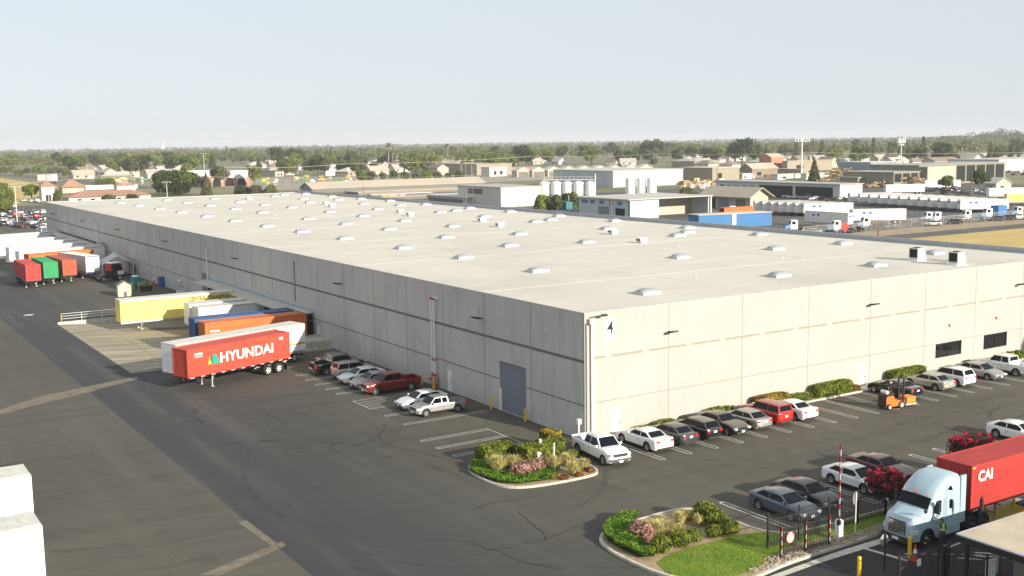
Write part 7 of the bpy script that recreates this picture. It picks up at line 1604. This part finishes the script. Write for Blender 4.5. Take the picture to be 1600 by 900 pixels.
def near_tree(px, base, top, wpx, mats, label, n, s, seed, shape='round', name='broadleaf_tree'):
    c = gp(px, base); H_ = height(c, top); R_ = wpx/2/FPX*(c-CAM).length; g_ = random.Random(seed)
    L = [(0, 0, H_*(.08+.86*i/9), R_*(1-.9*i/9), R_*(1-.9*i/9), H_*.075) for i in range(10)] if shape == 'cone' else crown_lumps(g_, R_, H_, 16) if shape == 'round' else [(g_.uniform(-R_*.55, R_*.55), g_.uniform(-R_*.55, R_*.55), H_*g_.uniform(.25, .7), R_*.45, R_*.45, H_*.28) for _ in range(12)]
    t = thing(name, label, 'tree', (c.x, c.y, -.05)); obj('crown', blob_mesh('crown', mats, L, n, s, seed, core=shape == 'dense'), t); trunk_mb(H_*.7, .35, seed, 6).build('trunk', M['bark'], t)
near_tree(272, 305, 264, 76, LEAF_D, 'big dark dense tree just beyond the far roof edge', 11000, .75, 401, 'dense'); near_tree(323, 305, 269.5, 17, LEAF_O, 'slim olive conifer beside the big dark tree', 2500, .5, 402, 'cone', 'conifer_tree')
near_tree(50, 313, 288, 26, LEAF, 'round clipped green tree beside the small terracotta roof', 3500, .55, 403); near_tree(2, 333, 281, 62, [LEAF[0], LEAF_O[0], LEAF[1]], 'large bright green tree at the left edge above the car park', 8000, .5, 404, 'dense')
near_tree(90, 320, 297, 14, LEAF_D, 'small dark tree in front of the terracotta pavilion', 1600, .5, 405); near_tree(345, 293, 258, 34, LEAF_O, 'olive tree in front of the arcade building', 3500, .6, 406); near_tree(398, 291, 258, 30, LEAF, 'green tree right of the arcade building', 3200, .6, 407)
for i, (px, w_, l) in enumerate(((381, 26, 'left'), (399, 26, 'middle'), (420, 28, 'right'))): near_tree(px, 306, 288, w_, LEAF_O if i else LEAF_D, 'dense round shrub tree beyond the roof edge, %s of three' % l, 2600, .5, 410+i, 'dense')
for i, (px, b_, tp, w_, l) in enumerate(((848, 332, 303, 26, 'left'), (868, 332, 302, 28, 'middle'), (893, 328, 298, 28, 'right'))): near_tree(px, b_, tp, w_, LEAF_D if i == 1 else LEAF, 'dense green shrub beside the depot wall, %s of three' % l, 3600, .45, 420+i, 'dense')
near_tree(1072, 312, 292, 30, LEAF_O, 'green tree at the shed roof corner behind the silos', 2400, .45, 430); near_tree(1478, 300, 273, 24, LEAF, 'grey green tree in front of the cream mill panel', 2400, .5, 431); near_tree(1530, 299, 262, 28, LEAF_D, 'tall grey green tree in front of the dark mill bays', 3200, .5, 432); near_tree(1474, 309, 291, 12, LEAF_O, 'small yellowish tree beside the far car park', 900, .4, 433); near_tree(1272, 283, 246, 20, LEAF_D, 'single dark fir near the tall white mast', 2200, .6, 434, 'cone', 'conifer_tree')
for i, (px, l) in enumerate(((123, 'left'), (170, 'middle'), (208, 'right'))): near_tree(px, 316, 304, 22, LEAF_O, 'small rounded tree in front of the long terracotta building, %s of three' % l, 1300, .45, 440+i)
near_tree(165, 293, 280, 34, LEAF, 'wide green tree behind the terracotta roofs', 2400, .5, 450); near_tree(700-130, 284, 270, 30, [LEAF[0], LEAF_O[0], LEAF[1]], 'bright yellow green spreading tree beyond the long shed', 2400, .5, 451)
for i, (px, b_, tp) in enumerate(((212, 262, 237), (228, 262, 236), (419, 262, 232), (429, 262, 233), (466, 256, 234), (607, 266, 224), (720, 276, 242), (728, 276, 243), (737, 277, 245), (722, 278, 252), (740, 278, 258), (614, 262, 236), (660, 262, 238), (1445, 258, 224), (1500, 258, 227), (1508, 258, 228), (948, 246, 225), (700, 256, 225), (1262, 258, 232), (1360, 258, 230), (1300, 256, 231))):
    c = gp(px, b_); k = PK[i % 3]; H0 = (14, 17, 11)[i % 3]; k.place('palm_tree', 'palm tree with a bare trunk standing above the middle distance roofs', 'tree', (c.x, c.y, 0), g.uniform(0, 6), 'palms of the middle distance', None, height(c, tp)/H0)
for (px, b_, tp, kd, l) in ((545, 262, 234, 'column', 'dark cypress pair left of the tall palm, left tree'), (551, 262, 235, 'column', 'dark cypress pair left of the tall palm, right tree'), (585, 272, 252, 'dark', 'dark round tree beside the white gabled house'), (546, 274, 252, 'dark', 'dark tree above the market field'), (1025, 250, 215, 'dark', 'large dark clump tree rising over the skyline at the centre right'), (1012, 250, 218, 'dark', 'dark tree beside the large central clump'), (1160, 256, 215, 'dark', 'tall dark tree behind the tan barn'), (1148, 256, 222, 'dark', 'broad dark tree left of the tan barn'), (1180, 258, 224, 'mid', 'broad green tree right of the barn'), (435, 262, 229, 'dark', 'dark round tree beside the twin palms'), (265, 262, 236, 'dark', 'broad dark tree left end of the tree belt'), (280, 262, 238, 'mid', 'broad green tree in the belt above the arcade'), (300, 262, 240, 'mid', 'green tree above the arcade roof'), (1022, 262, 246, 'olive', 'olive tree beside the gabled units'), (967, 268, 254, 'dark', 'small dark tree behind the gabled units')):
    ptree(kd, px, b_, tp, l)
street = [(565+i*17, 286-(i % 2)*2, 264+(i % 3)*2) for i in range(10)]
for i, (px, b_, tp) in enumerate(street): c = gp(px, b_); tree('olive' if i % 3 else 'mid', c, 'green street tree in the row beyond the long sheds, %s from the left' % ORD[i], 'street trees beyond the long sheds', height(c, tp))
# belts of individual trees
def free(c, r=9): return all((c-u).length > r for u in used) 
placed = []
ZT = [(100, 296, 266, 284, 20, 'among the houses at the left', ('mid', 'olive', 'dark')), (400, 570, 262, 279, 18, 'around the market field', ('mid', 'dark', 'olive')), (590, 800, 262, 276, 14, 'between the palms and the long sheds', ('mid', 'olive')), (-20, 300, 243, 270, 56, 'in the belt across the left, beyond the road', ('mid', 'mid', 'olive', 'dark')), (300, 560, 240, 265, 50, 'among the houses above the market', ('dark', 'mid', 'olive', 'fir')), (560, 860, 239, 264, 54, 'in the dense belt above the palms', ('dark', 'mid', 'mid', 'olive')), (860, 1180, 238, 258, 46, 'in the belt behind the factory', ('dark', 'mid', 'dark')), (1180, 1640, 236, 262, 58, 'among the roofs behind the mill', ('mid', 'dark', 'olive', 'fir', 'column'))]
for (xa, xb, ya, yb, n, where, kinds) in ZT:
    k = 0; tries = 0
    while k < n and tries < 3000:
        tries += 1; c = gp(g.uniform(xa, xb), g.uniform(ya, yb))
        if not free(c, 9) or any((c-q).length < 7 for q in placed): continue
        placed.append(c); k += 1; kd = g.choice(kinds); tree(kd, c, TN[kd]+' '+where, 'trees '+where)
# roadside trees and shrubs left
for i, px in enumerate(range(-5, 130, 12)): c = gp(px, 278-(i % 3)*2); placed.append(c); tree(('mid', 'olive', 'mid')[i % 3], c, 'low green tree lining the far road at the left', 'trees lining the far road', g.uniform(6, 10))
# far woods: one mass per depth
def low_tree(g, b, c, H_, R_, n, s):
    cz = H_*.6
    for _ in range(n):
        t_ = g.uniform(0, 6.283); w_ = g.uniform(-.8, 1); q = math.sqrt(1-w_*w_); k = g.uniform(.75, 1.1); nr = Vector((q*math.cos(t_), q*math.sin(t_), w_)); p = Vector((c.x+nr.x*R_*k, c.y+nr.y*R_*k, cz+nr.z*H_*.4*k)); n2 = (nr+Vector((g.uniform(-1, 1), g.uniform(-1, 1), g.uniform(-1, 1)))*.7).normalized(); e = n2.orthogonal().normalized(); f = n2.cross(e); b.v += [tuple(p-e*s), tuple(p-f*s), tuple(p+e*s), tuple(p+f*s)]; m = len(b.v); b.f.append((m-4, m-3, m-2, m-1)); b.m.append(0 if _ % 3 == 0 else 1 if _ % 3 == 1 else 2)
WM = [[leaf('wood%d_light' % i, a, b_, 0), leaf('wood%d_mid' % i, tuple(x*.7 for x in a), tuple(x*.7 for x in b_), 0), leaf('wood%d_dark' % i, tuple(x*.4 for x in a), tuple(x*.4 for x in b_), 0)] for i, (a, b_) in enumerate([((.25, .255, .035), (.13, .15, .026)), ((.20, .205, .04), (.11, .125, .03))])]
fwd = math.atan2(_f.y, _f.x)
for w_ in WM:
    for m in w_:
        for n_ in m.node_tree.nodes:
            if n_.type == 'TEX_NOISE': n_.inputs['Scale'].default_value = .02
for (d0, d1, n, q, s, nm) in ((1350, 2300, 1500, 46, 1.4, 'near'), (2300, 4200, 1500, 26, 2.6, 'far'), (4200, 8000, 1300, 18, 4.5, 'distant')):
    b = MB(); g = random.Random(int(d0))
    for k in range(n):
        a = fwd+R(g.uniform(-30, 30)); d = math.sqrt(g.uniform(d0*d0, d1*d1)); c = Vector((CAM.x+math.cos(a)*d, CAM.y+math.sin(a)*d, 0)); hh = g.uniform(7, 13)*(1+.35*(g.random() > .93)); low_tree(g, b, c, hh, hh*g.uniform(.42, .62), q, s*g.uniform(.7, 1.1))
    tag(b.build('%s_woods' % nm, WM[0 if d0 < 2000 else 1]), kind='stuff')
b = MB(); g = random.Random(99); cc = gp(1565, 226)
for k in range(160): a = g.uniform(0, 6.28); q_ = g.uniform(0, 1)**.5; low_tree(g, b, Vector((cc.x+math.cos(a)*q_*150, cc.y+math.sin(a)*q_*150, 0)), (16+18*(1-q_))*g.uniform(.8, 1.1), 12, 40, 2.2)
tag(b.build('wooded_knoll', WM[1]), kind='stuff')

# every repeat in the distance gets its own description: size, kind, the landmark it stands at, and its row
LM = [(0, 'the left edge'), (50, 'the far road'), (98, 'the terracotta pavilion'), (135, 'the long brown tiled roof'), (170, 'the brown tiled roof end'), (212, 'the green stalls'), (245, 'the left flank of the big dark tree'), (272, 'the big dark tree'), (303, 'the first arcade arches'), (345, 'the arcade roof'), (385, 'the arcade right end'), (425, 'the twin palms'), (465, 'the market field'), (505, 'the market field right half'), (548, 'the cypress pair'), (585, 'the white gabled house'), (612, 'the tall lone palm'), (655, 'the street tree row'), (695, 'the low white building'), (730, 'the palm cluster'), (770, 'the white block'), (810, 'the reddish shop'), (850, 'the leftmost silo'), (890, 'the middle silos'), (925, 'the fifth silo'), (960, 'the big hall corner'), (985, 'the first tall silo'), (1022, 'the last tall silo'), (1060, 'the hall right end'), (1090, 'the long tan building'), (1125, 'the timber yard'), (1160, 'the gabled barn'), (1205, 'the reddish gable'), (1232, 'the tan block'), (1254, 'the white mast'), (1275, 'the single fir'), (1305, 'the grey roofed cluster'), (1335, 'the log heap'), (1372, 'the lower mill shed'), (1407, 'the cell mast'), (1440, 'the mill shed corner'), (1475, 'the cream mill panel'), (1510, 'the first dark mill bays'), (1545, 'the last mill bays'), (1575, 'the wooded knoll'), (1605, 'the right edge')]
seen = {}
for o in list(bpy.data.objects):
    gname = o.get('group', ''); lb = o.get('label', '')
    if o.parent is None and (gname.startswith(('trees ', 'houses ', 'palms ', 'stalls ', 'stacks ', 'cars in the far', 'cars in front', 'cars along', 'cars in the car', 'cars behind'))):
        d = o.location-CAM; px = 800+FPX*d.dot(_r)/d.dot(_f); dist = math.hypot(d.x, d.y); lm = min(LM, key=lambda q: abs(q[0]-px)); side = 'left of' if px < lm[0]-6 else 'right of' if px > lm[0]+6 else 'at'
        kind = re.split(r' (in|among|above|behind|left of|within|lining|parked|standing|of the|beside|around|between) ', lb)[0]
        if gname.startswith('trees'): kind = ('tall ' if o.scale[0] > 1.5 else 'low ' if o.scale[0] < 1.28 else '')+kind
        bands = (700, 800, 900, 1020, 1160, 1400, 9e9) if not gname.startswith('cars') else (345, 365, 390, 420, 450, 500, 9e9)
        row = ('frontmost row', 'second row', 'third row', 'fourth row', 'fifth row', 'sixth row', 'rearmost row')[next(i for i, q in enumerate(bands) if dist < q)]
        o['label'] = ' '.join(('%s %s %s, %s' % (kind, side, lm[1], row)).split()[:16])

dup_ = {}
for o in bpy.data.objects:
    if o.parent is None and o.get('group') and o.get('label') and o['label'].find(' row') > 0: dup_.setdefault(o['label'], []).append(o)
for lb, os_ in dup_.items():
    if len(os_) < 2: continue
    key = lambda o: (o.location-CAM).dot(_r)/(o.location-CAM).dot(_f)
    os_.sort(key=key); wds = [('leftmost',), ('rightmost',)] if len(os_) == 2 else [('leftmost',)]+[(x, 'from left') for x in ORD[1:len(os_)-1]]+[('rightmost',)]
    for o, w__ in zip(os_, wds): o['label'] = ' '.join(' '.join(w__).split()+lb.split())[:999]; o['label'] = ' '.join(o['label'].split()[:16])
near_tree_x = MB()
plant('roadside_tree', 'leafy tree at the far end of the parking row whose shadow falls on the wall', 'tree', 61.5, -11.0, crown_lumps(random.Random(3), 1.5, 6.2, 9), LEAF, 2600, .2, 777, trunk=trunk_mb(4.4, .12, 3), core=False, z=0)

# ---------------------------------------------------------------- air
b = MB(); b.box(-9300, 9800, -2200, 11300, -1.2, 62); hz = b.build('haze', bpy.data.materials.new('haze_air')); tag(hz, kind='stuff')
hm = hz.data.materials[0]; hm.use_nodes = True; N, L = nodes(hm); N.remove(N['Principled BSDF']); pv = N.new('ShaderNodeVolumePrincipled'); pv.inputs['Density'].default_value = .00012; pv.inputs['Color'].default_value = (.88, .92, .98, 1); pv.inputs['Anisotropy'].default_value = .0
L.new(pv.outputs[0], N['Material Output'].inputs['Volume'])
